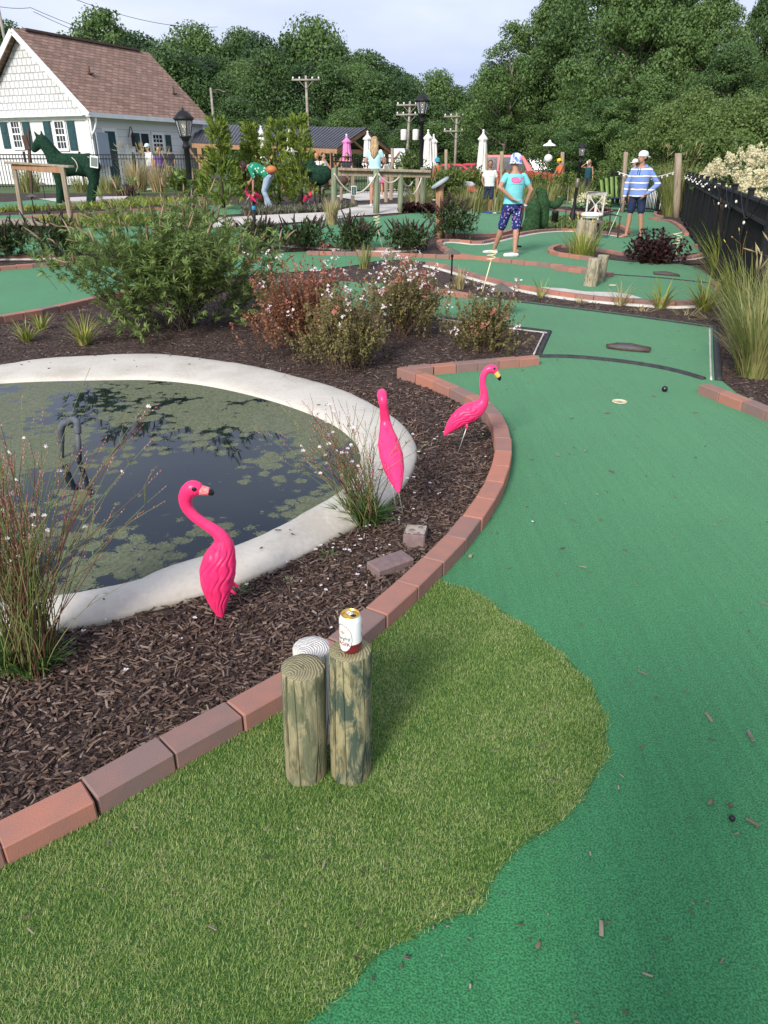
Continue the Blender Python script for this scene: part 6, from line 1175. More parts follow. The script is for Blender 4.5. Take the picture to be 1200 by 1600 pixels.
m.box((c_[0], -.032, zt_ + .06), (c_[2] + .3, .065, .14)); dr_ = m.build("door_frame", M['white'], ho, smooth=False); m = MB(); m.box((c_[0], -.018, zt_ / 2), (c_[2], .04, zt_ - .02), None, .005)
for i in (-1, 1):
    for k_ in (0, 1, 2): m.box((c_[0] + i * c_[2] * .22, -.042, zt_ * (.2 + .29 * k_)), (c_[2] * .32, .012, zt_ * .22), None, .004)
m.build("door", M['shutter'], ho, smooth=False)
c_ = rect((146, 204, 164, 250)); m = MB(); m.box((c_[0], -.25, c_[1] * .9), (c_[2], .05, c_[3] * 1.15)); m.build("open_door_panel", M['greydoor'], ho, smooth=False)
c_ = rect((222, 209, 233, 243)); c2_ = rect((239, 211, 253.5, 236)); m = MB(); m.box((c_[0], -.01, c_[1]), (c_[2], .03, c_[3])); hw_ = m.build("serving_hatch", M['pane'], ho, smooth=False); win(c2_[0], c2_[1], c2_[2], c2_[3], 'l')
for px in ((210.5, 208, 218.5, 237), (259, 211, 267, 237)): c_ = rect(px); shut(c_[0], c_[1], c_[2], c_[3], 'l')
c_ = rect((196, 206, 206, 228)); e_ = c_[0]; m = MB(); zc_ = c_[1]; m.lathe([(.10, zc_ - .35), (.13, zc_ - .33), (.13, zc_ + .1), (.16, zc_ + .12), (.05, zc_ + .3), (.0001, zc_ + .32)], (e_, -.30, 0), n=4); m.tube(catmull([(e_, -.02, zc_ + .1), (e_, -.2, zc_ + .55), (e_, -.3, zc_ + .32)], 5), .02, 6); m.build("wall_lantern", M['black'], ho, smooth=False)
c_ = rect((197, 231, 212, 250)); m = MB(); m.box((c_[0], -.02, c_[1]), (c_[2], .03, c_[3])); m.build("notice_board", M['white'], ho, smooth=False)
m = MB(); m.tube(catmull([(.02, -.42, hw - .1), (.02, -.4, hw - .3), (.02, -.25, hw - .6), (.02, -.05, hw - .8)], 4), .05, 6); m.bar((.02, -.05, hw - .1), (.02, -.05, hw - 1), .08); m.build("eave_bracket", M['white'], ho)
# --- pavilion with a ribbed metal roof
Yp0 = 46.0; a0 = at(300, 222, Yp0); a1 = at(527, 231, Yp0 - 2.2); r0_ = at(312, 194, Yp0 + 3.2); r1_ = at(572, 200, Yp0 + 1.0); b1 = a1 + (r1_ - a1) * 2; b1.z = a1.z; b0 = a0 + (r0_ - a0) * 2; b0.z = a0.z
pv = empty("pavilion", Vector((a1.x, a1.y, H(a1.x, a1.y))), 0, "open timber pavilion with a dark ribbed metal roof", "pavilion"); O = pv.location
M['metalroof'] = mat('ribbed_metal_roof', (.105, .105, .12), (.13, .13, .145), .4, 2, metal=.5); m = MB()
def slab(c, th): 
    c = [Vector(q) - O for q in c]; n_ = (c[1] - c[0]).cross(c[3] - c[0]).normalized(); n_ = n_ if n_.z > 0 else -n_; v = [tuple(q) for q in c] + [tuple(q - n_ * th) for q in c]; m.raw(v, [(0, 1, 2, 3), (7, 6, 5, 4), (0, 4, 5, 1), (1, 5, 6, 2), (2, 6, 7, 3), (3, 7, 4, 0)]); return c, n_
c, n_ = slab((a0, a1, r1_, r0_), .06)
for i in range(49): t = i / 48; m.bar(c[0].lerp(c[1], t) + n_ * .01, c[3].lerp(c[2], t) + n_ * .01, .05, .05)
c, n_ = slab((b1, b0, r0_, r1_), .06); m.build("roof", M['metalroof'], pv, smooth=False)
m = MB(); dn = Vector((0, 0, -.17)); A0, A1, B1, R1, B0 = a0 - O, a1 - O, b1 - O, r1_ - O, b0 - O; inn = (A0 - A1).normalized() * .15
m.bar(A0 + dn, A1 + dn, .12, .22); m.bar(B0 + dn, B1 + dn, .12, .22); m.bar(A1 + dn + inn, B1 + dn + inn, .12, .22); m.bar(A1 + dn + inn * .5, R1 + dn + inn * .5, .10, .2); m.bar(B1 + dn + inn * .5, R1 + dn + inn * .5, .10, .2)
mid = (A1 + B1) / 2 + dn; m.bar(mid + inn * .5, R1 + dn + inn * .5, .1, .12); m.bar(mid + inn * .5, A1.lerp(R1, .55) + dn + inn * .5, .1, .1); m.bar(mid + inn * .5, B1.lerp(R1, .55) + dn + inn * .5, .1, .1); m.build("timber_frame", M['woodp'], pv, smooth=False)
for p_ in (A1 + inn * 2, B1 + inn * 2, A0.lerp(A1, .5), A0 + (A1 - A0) * .05, B0.lerp(B1, .5)):
    m = MB(); m.bar((p_.x, p_.y, -.3), p_ + dn, .24); dd = (A0 - A1).normalized()
    for s_ in (1, -1): m.bar(Vector((p_.x, p_.y, p_.z - 1.15)), p_ + dd * s_ * .8 + dn, .09, .12)
    m.build("post", M['woodp'], pv, smooth=False)
# yellow parasol edge by the house, closed parasols
M['canvas'] = mat('white_canvas', (.74, .71, .68), (.60, .58, .55), .9, 3, 5, bump=.3); M['pinkcanvas'] = mat('pink_canvas', (.80, .26, .52), (.68, .20, .44), .9, 3, 5); M['yelcanvas'] = mat('yellow_canvas', (.72, .45, .06), rough=.85)
b = gnd(314, 50.5); e = empty("parasol", b, 0, "open yellow parasol beside the white house's corner", "parasol"); h = zat(314, 207, 50.5) - b.z; m = MB(); m.lathe([(.0001, h), (.8, h - .32), (1.35, h - .52), (1.36, h - .64), (1.3, h - .56), (.0001, h - .08)], n=8); m.build("canopy", M['yelcanvas'], e, smooth=False); m = MB(); m.tube([(0, 0, 0), (0, 0, h)], .03, 8); m.build("pole", M['wood'], e)
def parasol(px, Y, top, bot, mt, label, lean=0):
    b = gnd(px, Y); h = zat(px, top, Y) - b.z; z0 = zat(px, bot, Y) - b.z; e = empty("closed_parasol", b, rnd(0, 1), label, "parasol", "closed parasols"); n = 36; k = 22; rows = []
    for i in range(k + 1):
        t = i / k; z = h - .12 - t * (h - .12 - z0); r = .05 + .20 * min(1, t / .16) if t < .16 else .17 + .05 * math.sin((t - .16) * 2.4) + (.07 * max(0, t - .8) / .2) - .03 * (t > .17)
        a = np.arange(n) * 2 * math.pi / n; rr = r * (1 + .16 * np.cos(a * 8 + .6 * math.sin(3 * t)) * min(1, t * 4) + .05 * np.cos(a * 3 + t * 5)); rows.append(np.stack([rr * np.cos(a), rr * np.sin(a), np.full(n, z) + .05 * np.cos(a * 8) * (t > .97)], 1))
    m = MB(); i = np.arange(k)[:, None] * n; j = np.arange(n)[None, :]; jn = (j + 1) % n; m.raw(np.vstack(rows), np.stack([i + j, i + jn, i + n + jn, i + n + j], -1).reshape(-1, 4)); m.lathe([(.0001, h - .02), (.05, h - .06), (.055, h - .13)], n=12); m.build("canopy", mt, e)
    m = MB(); m.tube([(0, 0, 0), (0, 0, h - .05)], .025, 8); m.ball((0, 0, h), .05, 8, 6); m.build("pole", M['white'], e)
parasol(413, 40, 198, 256, M['canvas'], "closed white parasol behind the conifers, fullest of its kind"); parasol(456, 42, 201, 254, M['canvas'], "closed white parasol between two conifers, by the blue tank top"); parasol(543, 38, 211, 259, M['pinkcanvas'], "closed pink parasol at the pavilion's corner")
parasol(575, 39, 206, 258, M['canvas'], "closed white parasol touching the long-haired woman"); parasol(667, 37, 204, 263, M['canvas'], "taller closed parasol of the pair beside the tall lamp post"); parasol(675.5, 40, 211, 262, M['canvas'], "smaller closed parasol tucked behind its taller twin"); parasol(750, 36, 204, 270, M['canvas'], "closed white parasol above the white-shirted boy")
# --- utility poles and wires
M['polewood'] = mat('utility_pole_wood', (.34, .31, .27), (.24, .21, .18), .9, 3)
def upole(px, Y, top, label, arm=(), tr=0, arml=1.1, lamp=0, lean=0.0):
    b = gnd(px, Y); h = zat(px, top, Y) - b.z; e = empty("utility_pole", b, 0, label, "utility pole", "wooden utility poles"); m = MB(); m.tube([(0, 0, -.2), (lean * h * .5, 0, h * .5), (lean * h, 0, h)], [.13, .115, .09], 10); m.build("pole", M['polewood'], e); tops = []
    for z in arm:
        m = MB(); c = lean * (h - z); m.box((c, -.12, h - z), (arml * 2, .1, .13)); m.bar((c - arml * .55, -.1, h - z), (c, -.1, h - z - .6), .04); m.bar((c + arml * .55, -.1, h - z), (c, -.1, h - z - .6), .04); m.build("crossarm", M['polewood'], e)
        for s_ in (-.9, -.45, .45, .9): m = MB(); m.lathe([(.03, 0), (.06, .04), (.06, .13), (.0001, .16)], (c + s_ * arml, -.12, h - z + .06), n=8); m.build("insulator", M['white'], e); tops.append(b + Vector((c + s_ * arml, -.12, h - z + .2)))
    for i in range(tr):
        s_ = (-.5, .5)[i]; m = MB(); m.lathe([(.0001, 0), (.24, 0), (.26, .05), (.26, .75), (.2, .82), (.0001, .84)], (lean * h + s_, -.1, h - 2.9), n=14); m.build("transformer", M['canvas'], e)
    if lamp: m = MB(); m.tube(catmull([(0, 0, h - .5), (.5, -.2, h - .15), (1.1, -.4, h - .3)], 4), .04, 6); m.ball((1.2, -.42, h - .34), (.2, .14, .08), 8, 6); m.build("lamp_arm", M['zinc'], e)
    return e, b + Vector((lean * h, 0, h)), tops
p1 = upole(52, 62, -60, "tall utility pole rising behind the white house's ridge", (1.2,), lean=-.025); p2 = upole(341, 72, 137, "short utility pole with a lamp arm behind the pavilion", lamp=1); p3 = upole(484, 66, 118, "utility pole with a crossarm above the pavilion roof", (.3,)); p4 = upole(634, 70, 158, "leaning utility pole carrying two grey transformers", (.3, 1.0), tr=2, lean=.05); p5 = upole(710, 71, 176, "utility pole with two crossarms above the red cars", (.3, 1.4))
M['wire'] = mat('power_wire', (.05, .05, .055), rough=.6)
def wire(a, b, sag, label, r=.018): m = MB(); m.tube([Vector(a).lerp(Vector(b), t) - Vector((0, 0, sag * 4 * t * (1 - t))) for t in np.linspace(0, 1, 21)], r, 4, False); return tag(m.build("power_line", M['wire']), label, "wire", "overhead wires")
wire(p2[1], p3[1] - Vector((0, 0, .8)), 1.0, "wire from the lamp-armed pole to the pavilion pole"); wire(p2[1] - Vector((0, 0, 1)), p4[1] - Vector((0, 0, 2)), 1.2, "lower wire crossing behind the pavilion roof"); wire(p3[1] - Vector((0, 0, 1)), p4[1] - Vector((0, 0, 1)), 1.5, "wire from the pavilion pole to the leaning pole"); wire(p3[1] - Vector((0, 0, 2)), p4[1] - Vector((0, 0, 3)), 1.5, "lower wire between the pavilion pole and the leaning pole"); wire(p4[1] - Vector((0, 0, 2.5)), p5[1] - Vector((0, 0, 1.6)), 1.0, "wire from the leaning pole towards the red cars")
wire(p1[2][0] if p1[2] else p1[1], Vector((-60, 70, 16)), .8, "wire running off from the tall pole"); w0 = at(48, 12, 62); wire(at(-40, 0, 62), w0, .2, "upper wire at the tall pole's crossarm"); wire(w0, at(420, 95, 72), 1.0, "upper wire from the tall pole over the house roof"); wire(at(100, -8, 60), at(340, 42, 80), .6, "lone wire high in the sky above the house"); wire(at(52, 18, 62), at(420, 100, 72), 1.2, "lower wire from the tall pole over the house roof")
# --- cars
def car(px, Y, rz, mt, label, L=4.6, Wd=1.85, ht=1.65, suv=1, dz=0):
    b = gnd(px, Y); b.z += dz; e = empty("parked_car", b, rz, label, "car", "cars in the car park"); sd_ = [(-.5, .32), (-.5, .62), (-.485, .72), (-.46, .98), (-.30 if suv else -.26, 1.0)]
    body = [(-.5, .30), (-.505, .55), (-.49, .92), (-.46, .98), (.16, .98), (.40, .90), (.485, .80), (.5, .55), (.49, .30)]; roof = [(-.45, .97), (-.43, ht - .08), (-.38, ht), (.02, ht), (.08, ht - .05), (.22, .98)] if suv else [(-.36, .97), (-.24, ht - .05), (-.18, ht), (.04, ht), (.10, ht - .05), (.24, .97)]
    def ext(pf, w0, w1, mtl, nm, par=e):
        m = MB(); n = len(pf); zs = [z for _, z in pf]; z0, z1 = min(zs), max(zs)
        def ww(z): return (w0 + (w1 - w0) * (z - z0) / (z1 - z0)) / 2
        v = [(x * L, -ww(z), z) for x, z in pf] + [(x * L, ww(z), z) for x, z in pf]; c0 = len(v); zc_ = (z0 + z1) / 2; v += [(0, -ww(zc_), zc_), (0, ww(zc_), zc_)]
        m.raw(v, [(i, (i + 1) % n, n + (i + 1) % n, n + i) for i in range(n)], [(c0, (i + 1) % n, i) for i in range(n)] + [(c0 + 1, n + i, n + (i + 1) % n) for i in range(n)]); o = m.build(nm, mtl, par, smooth=False); bv = o.modifiers.new("b", 'BEVEL'); bv.width = .03; bv.segments = 2; bv.limit_method = 'ANGLE'; return o
    ext(body, Wd, Wd * .97, mt, "body"); ext(roof, Wd * .93, Wd * .72, mt, "cabin")
    zt = ht - .14; xs_ = ((-.42, -.24), (-.22, -.02), (0, .14)) if suv else ((-.30, -.12), (-.10, .05), (.07, .16))
    for s_ in (-1, 1):
        for x0, x1 in xs_:
            yb, yt = s_ * (Wd * (.93 - .21 * .05 / (ht - .97)) / 2 + .004), s_ * (Wd * (.72 + .21 * .14 / (ht - .97)) / 2 + .004); m = MB(); xt0, xt1 = x0 + .01, min(x1, .055 if x1 > .05 else x1); q = [(x0 * L, yb, 1.02), (x1 * L, yb, 1.02), (xt1 * L, yt, zt), (xt0 * L, yt, zt)]; q2 = [(a_, b_ + s_ * .012, c_) for a_, b_, c_ in q]; m.raw(q2 + q, [(0, 1, 2, 3), (4, 7, 6, 5), (0, 4, 5, 1), (2, 6, 7, 3), (1, 5, 6, 2), (0, 3, 7, 4)]); m.build("window", M['pane'], e, smooth=False)
    x0, x1 = (.215, .09) if suv else (.235, .11); m = MB(); m.raw([(x0 * L + .03, -Wd * .40, 1.02), (x0 * L + .03, Wd * .40, 1.02), (x1 * L + .05, Wd * .33, ht - .1), (x1 * L + .05, -Wd * .33, ht - .1)], [(0, 1, 2, 3)]); m.build("windscreen", M['pane'], e, smooth=False)
    for sx_ in (-.31, .31):
        for s_ in (-1, 1):
            m = MB(); m.lathe([(.0001, -.11), (.34, -.11), (.35, -.08), (.35, .08), (.34, .11), (.0001, .11)], (sx_ * L, s_ * (Wd / 2 - .10), .35), n=20, R=Matrix.Rotation(rad(90), 3, 'X')); wh = m.build("wheel", M['edge'], e); m = MB(); m.lathe([(.22, -.118), (.2, .118), (.0001, .12)], (sx_ * L, s_ * (Wd / 2 - .10), .35), n=16, R=Matrix.Rotation(rad(90) * s_, 3, 'X')); m.build("rim", M['cant'], wh)
    for s_ in (-1, 1): m = MB(); m.box((.492 * L, s_ * Wd * .36, .74), (.06, .34, .16), None, .02); m.build("headlight", M['white'], e); m = MB(); m.box((-.497 * L, s_ * Wd * .42, .80), (.05, .2, .3), None, .02); m.build("tail_light", M['inkr'], e)
    return e
M['redcar'] = mat('red_car_paint', (.42, .018, .03), rough=.3, coat=.6); M['greycar'] = mat('grey_car_paint', (.16, .17, .19), rough=.3, coat=.6); M['whitecar'] = mat('white_car_paint', (.70, .71, .72), rough=.3, coat=.6)
car(806, 54, rad(-14), M['redcar'], "big red sport utility car behind the hedge", 5.2, 1.95, 1.95); car(842, 60, rad(-20), M['greycar'], "grey car half hidden behind the red one's windscreen", 4.8, 1.85, 1.75); car(712, 56, rad(-6), M['redcar'], "low red car behind the rounded bush", 4.5, 1.8, 1.42, 0); car(745, 58, rad(-4), M['redcar'], "red car behind the white parasol", 4.5, 1.8, 1.45, 0); car(600, 60, rad(75), M['whitecar'], "white car seen between the rail posts, near the woman's elbow", 4.6, 1.85, 1.7); car(624, 60, rad(80), M['whitecar'], "white van-like car behind the thin tall post", 4.8, 1.9, 1.95)
# --- trees
def crown_mesh(name, n_lobes, n_leaf, env, s, mt, seed, elong=1.0, rl=(.12, .26)):
    rg = np.random.default_rng(seed); pts = []; nrm = []; per = n_leaf // n_lobes
    for i in range(n_lobes):
        t = rg.random() ** .9; r_ = env(t); a = rg.uniform(0, 6.283); d = r_ * math.sqrt(rg.uniform(.1, 1)) ; c = np.array([math.cos(a) * d, math.sin(a) * d, t]); lr = rg.uniform(*rl)
        v = unit(rg.normal(0, 1, (per, 3)) + np.array([0, 0, .25])); rr = lr * (rg.random(per) ** .38)[:, None]; q = v * rr * np.array([1, 1, .72 * elong]); pts.append(c + q); nrm.append(v)
    p = np.vstack(pts); nn = unit(np.vstack(nrm) + rg.normal(0, .55, p.shape)); n = len(p); u1 = unit(np.cross(nn, rg.normal(0, 1, p.shape))); u2 = np.cross(nn, u1); L = s * rg.uniform(.5, 1.25, (n, 1)); Wd = L * rg.uniform(.45, .9, (n, 1))
    q = np.stack([p - u1 * L * .5, p + u2 * Wd * .5 - u1 * L * .08, p + u1 * L * .5 + nn * L * .1, p - u2 * Wd * .5 + u1 * L * .05], 1); m = MB(); m.quadset(q); return m
def trunk_mesh(seed, r, top, limbs, env):
    rg = np.random.default_rng(seed + 99); m = MB(); w = [(rg.normal(0, .015), rg.normal(0, .015), z) for z in np.linspace(0, top, 7)]; w[0] = (0, 0, -.02); m.tube(w, np.linspace(r, r * .25, 7), 9, False)
    for i in range(limbs):
        z = rg.uniform(.22, .85) * top; a = rg.uniform(0, 6.28); e_ = env(min(1, z + .15)) * .8; q = [(0, 0, z), (math.cos(a) * e_ * .4, math.sin(a) * e_ * .4, z + .06), (math.cos(a) * e_, math.sin(a) * e_, z + .15)]; m.tube(q, [r * .42, r * .28, r * .08], 6, False)
    return m
TP = {}
def proto(key, env, n_lobes, n_leaf, s, mt, seed, r=.018, top=.85, limbs=7, elong=1.0, rl=(.12, .26), bark='bark'):
    c = crown_mesh(key, n_lobes, n_leaf, env, s, mt, seed, elong, rl).build("crown", M[mt], None, smooth=False); t = trunk_mesh(seed, r, top, limbs, env).build("trunk", M[bark]); TP[key] = (c.data, t.data); bpy.data.objects.remove(c); bpy.data.objects.remove(t)
rnd_env = lambda w, lo: (lambda t: w * math.sin(math.pi * min(1, max(.0, (t - lo) / (1.04 - lo))) ** .75) if t > lo else .02)
proto('oakA', rnd_env(.40, .12), 50, 22000, .026, 'leafA', 1); proto('oakB', rnd_env(.36, .10), 46, 22000, .027, 'leafB', 2); proto('pineA', rnd_env(.24, .25), 46, 18000, .024, 'pine', 3, rl=(.07, .15)); proto('tallA', rnd_env(.27, .05), 50, 22000, .024, 'leafA', 4, rl=(.09, .18)); proto('airy', rnd_env(.36, .30), 34, 8000, .024, 'leafB', 5, limbs=12, rl=(.07, .14), bark='barkpale')
proto('bigA', rnd_env(.42, .06), 130, 60000, .0165, 'leafB', 6, limbs=12, rl=(.045, .13)); proto('bigB', rnd_env(.40, .04), 120, 60000, .0165, 'leafA', 7, limbs=12, rl=(.05, .14)); proto('bushy', rnd_env(.62, -.1), 70, 40000, .028, 'leafC', 8, top=.5, rl=(.14, .26)); proto('airyB', rnd_env(.34, .12), 60, 20000, .016, 'leafB', 9, limbs=14, rl=(.05, .11), bark='barkpale')
def tree(key, px, Y, top, label, wf=1.0, group=None, name="tree", cat="tree", x=None):
    b = gnd(px, Y); h = (zat(px, top, Y) - b.z) * .93; e = empty(name, b, rnd(0, 6.28), label, cat, group); e.scale = (h * wf, h * wf, h)
    for nm, me in zip(("crown", "trunk"), TP[key]): o = bpy.data.objects.new(nm, me); COL.objects.link(o); o.parent = e
    return e
sky_x = [-160, -80, 0, 60, 110, 150, 220, 300, 360, 410, 452, 500, 540, 580, 620, 660, 700, 735, 760, 800]; sky_y = [30, 25, 28, 40, 52, 55, 36, 36, 42, 46, 32, 42, 62, 82, 92, 104, 118, 132, 120, 110]
i = 0; FL = "dark tree in the wood beyond the car park"; FG = "trees of the far wood"
for x in np.arange(-150, 815, 36):
    x_ = x + rnd(-8, 8); t_ = np.interp(x_, sky_x, sky_y) + rnd(-6, 12); tree(('oakA', 'pineA', 'tallA', 'oakB', 'tallA')[i % 5], x_, rnd(96, 112), t_, FL, rnd(.85, 1.15) * (1.0 if i % 5 != 1 else 1.2), FG); i += 1
for x in np.arange(-130, 800, 38):
    x_ = x + rnd(-10, 10); t_ = np.interp(x_, sky_x, sky_y) + rnd(24, 60); tree(('tallA', 'oakB', 'oakA', 'pineA')[i % 4], x_, rnd(84, 92), t_, FL, rnd(.9, 1.25), FG); i += 1
for x in np.arange(-120, 800, 44):
    x_ = x + rnd(-10, 10); tree(('oakA', 'oakB', 'tallA')[i % 3], x_, rnd(76, 82), rnd(135, 185) + .03 * x_, FL, rnd(1.1, 1.5), FG); i += 1
tree('airy', 188, 90, 8, "tall airy tree standing clear above the house roof", .95); tree('airyB', 345, 84, 172, "pale flowering tree behind the pavilion's end", 1.3)
BG = [('airyB', 788, 64, 22, "slender pale-barked tree at the wood's edge above the parasol", 1.0), ('oakB', 770, 70, 110, "round mid-green tree behind the slender pale-barked one", 1.0), ('bigA', 850, 64, -40, "tall broadleaf tree above the red car", .85), ('bigB', 905, 60, -90, "tallest broadleaf tree, reaching out of the frame above the lamp", .85), ('bigA', 965, 48, -70, "big broadleaf tree above the drinking woman", .9), ('bigB', 1015, 50, -60, "dark big tree behind the striped man's head", .85), ('bigA', 1075, 46, -30, "big leafy tree above the split fence post", .8), ('bigB', 1160, 52, -40, "big tree at the frame edge over the hydrangea", .75), ('airyB', 1215, 44, 10, "thin-leaved tree cut by the frame edge", .9),
      ('bigB', 838, 63, 130, "low dark tree over the grey car", 1.3), ('bigA', 895, 58, 120, "leafy low tree behind the black lamp's lantern", 1.4), ('bigB', 935, 42, 150, "dark bushy tree behind the drinking woman", 1.5), ('bigA', 990, 40, 110, "spreading tree behind the man in the white cap", 1.3), ('bushy', 1065, 34, 140, "olive-green bushy tree behind the split fence post", 1.0), ('bushy', 1130, 30, 150, "olive bushy tree behind the hydrangea", 1.05), ('bushy', 1195, 28, 130, "olive bushy tree above the hydrangea at the frame edge", 1.05), ('bushy', 1020, 37, 165, "low olive bush tree behind the striped man", 1.0), ('bigB', 1110, 40, 60, "dark tree between the big leafy tree and the bushes", 1.0), ('bigA', 1240, 38, 40, "leafy tree just outside the frame edge", 1.0), ('oakA', 800, 66, 150, "dark round tree behind the boy's parasol", 1.2)]
for k_, px, Y, tp_, lb, wf in BG: tree(k_, px, Y, tp_, lb, wf)
# ================================================================== PEOPLE
M['skin'] = mat('skin', (.46, .25, .17), (.40, .20, .13), .55, 30, spec=.3); M['skin2'] = mat('tanned_skin', (.36, .18, .115), (.32, .15, .09), .55, 30, spec=.3)
M['blond'] = mat('blond_hair', (.46, .33, .17), (.24, .155, .075), .6, 2.2, stretch=(14, 14, 1.2)); M['dark_hair'] = mat('dark_hair', (.025, .016, .012), (.05, .03, .022), .5, 18); M['grey_hair'] = mat('ash_hair', (.50, .45, .36), (.34, .30, .24), .6, 18); M['navy'] = mat('navy_cloth', (.012, .020, .055), (.02, .03, .075), .8, 10, bump=.3, bscale=40, dist=.01); M['aqua'] = mat('aqua_cotton', (.16, .52, .56), (.20, .60, .63), .85, 6, bump=.5, bscale=9, dist=.03)
M['palecloth'] = mat('pale_cotton', (.66, .67, .66), (.56, .58, .58), .85, 10, bump=.4, bscale=9, dist=.03); M['minttee'] = mat('mint_tee', (.52, .66, .58), rough=.85); M['teal'] = mat('teal_tank', (.010, .060, .075), rough=.8); M['orange'] = mat('orange_tee', (.72, .15, .06), (.60, .11, .05), .85, 10); M['yellow_cap'] = mat('yellow_cap', (.75, .50, .02), rough=.8); M['khaki'] = mat('khaki_cloth', (.26, .20, .10), (.2, .16, .09), .85, 10); M['greycloth'] = mat('grey_cloth', (.24, .27, .31), (.2, .22, .25), .85, 10); M['jeans'] = mat('light_denim', (.25, .33, .43), (.36, .44, .53), .85, 14); M['purple'] = mat('purple_tee', (.16, .08, .30), rough=.85); M['charcoal'] = mat('charcoal_tee', (.035, .038, .045), rough=.85); M['bluetank'] = mat('blue_tank', (.16, .24, .48), rough=.85); M['redtee'] = mat('red_tee', (.45, .03, .05), rough=.85); M['skytee'] = mat('sky_blue_tee', (.36, .60, .64), (.52, .70, .70), .85, 4); M['hotpink'] = mat('hot_pink_cloth', (.75, .08, .28), rough=.85); M['turq'] = mat('turquoise_cap', (.05, .35, .52), rough=.8); M['tan'] = mat('tan_leather', (.45, .16, .06), rough=.5); M['blueshoe'] = mat('blue_shoe', (.02, .10, .40), rough=.6); M['mouth'] = mat('lip', (.28, .09, .08), rough=.5)
def dots(nm, base, cols, scale, thr):
    def x(mm, N, L, b, tc, mp):
        v = node(N, "ShaderNodeTexVoronoi", Scale=scale); L.new(tc.outputs['Object'], v.inputs[0]); r = node(N, "ShaderNodeValToRGB"); rset(r, [(0, (1, 1, 1)), (thr, (1, 1, 1)), (thr + .03, (0, 0, 0))]); L.new(v.outputs['Distance'], r.inputs[0])
        c = node(N, "ShaderNodeValToRGB"); rset(c, [(i / len(cols), k) for i, k in enumerate(cols)]); c.color_ramp.interpolation = 'CONSTANT'; s_ = node(N, "ShaderNodeSeparateColor"); L.new(v.outputs['Color'], s_.inputs[0]); L.new(s_.outputs[0], c.inputs[0])
        mx = node(N, "ShaderNodeMix", data_type='RGBA'); L.new(r.outputs[0], mx.inputs[0]); mx.inputs[6].default_value = (*base, 1); L.new(c.outputs[0], mx.inputs[7]); L.new(mx.outputs[2], b.inputs['Base Color'])
    return mat(nm, base, rough=.85, extra=x)
M['dotshorts'] = dots('navy_dotted_shorts', (.022, .030, .16), [(.55, .55, .75), (.45, .16, .30), (.30, .38, .70)], 24, .30); M['splotch'] = dots('blue_white_hat_print', (.60, .66, .80), [(.10, .17, .50), (.62, .40, .66), (.14, .25, .62)], 17, .42); M['greenfloral'] = dots('green_floral_blouse', (.012, .20, .115), [(.55, .62, .5), (.5, .6, .5)], 13, .26); M['leaftee'] = dots('leaf_print_tee', (.62, .66, .62), [(.33, .42, .36), (.4, .48, .42)], 20, .26)
def stripes_x(mm, N, L, b, tc, mp):
    s_ = node(N, "ShaderNodeSeparateXYZ"); L.new(tc.outputs['Object'], s_.inputs[0]); nz = node(N, "ShaderNodeTexNoise", Scale=6.0); L.new(tc.outputs['Object'], nz.inputs[0]); a = node(N, "ShaderNodeMath", operation='MULTIPLY_ADD'); a.inputs[1].default_value = .035; L.new(nz.outputs[0], a.inputs[0]); L.new(s_.outputs[2], a.inputs[2])
    d = node(N, "ShaderNodeMath", operation='DIVIDE'); d.inputs[1].default_value = .135; L.new(a.outputs[0], d.inputs[0]); f = node(N, "ShaderNodeMath", operation='FRACT'); L.new(d.outputs[0], f.inputs[0]); r = node(N, "ShaderNodeValToRGB"); r.color_ramp.interpolation = 'CONSTANT'
    bl = (.17, .26, .56); rset(r, [(0, bl), (.55, (.06, .06, .11)), (.60, (.72, .70, .72)), (.82, (.10, .08, .12)), (.87, bl)]); L.new(f.outputs[0], r.inputs[0]); L.new(r.outputs[0], b.inputs['Base Color'])
    n2 = node(N, "ShaderNodeTexNoise", Scale=9.0, Detail=4.0); L.new(tc.outputs['Object'], n2.inputs[0]); bp = node(N, "ShaderNodeBump", Strength=.6, Distance=.03); L.new(n2.outputs[0], bp.inputs['Height']); L.new(bp.outputs[0], b.inputs['Normal'])
M['stripes'] = mat('striped_hoodie', (.2, .28, .6), rough=.9, extra=stripes_x)
J0 = dict(pel=(0, 0, .515), wst=(0, .004, .60), chs=(0, .0, .715), sho=(0, -.004, .79), nck=(0, -.004, .835), hd=(0, .014, .925), Rsh=(.100, -.004, .788), Rel=(.135, -.015, .63), Rwr=(.145, .03, .485), Lsh=(-.100, -.004, .788), Lel=(-.135, -.015, .63), Lwr=(-.145, .03, .485),
          Rhp=(.05, 0, .50), Rkn=(.056, .014, .285), Rak=(.06, -.008, .045), Lhp=(-.05, 0, .50), Lkn=(-.056, .014, .285), Lak=(-.06, -.008, .045), Rto=(.02, 1, 0), Lto=(-.02, 1, 0), Rhd=None, Lhd=None, look=(0, 1, 0))
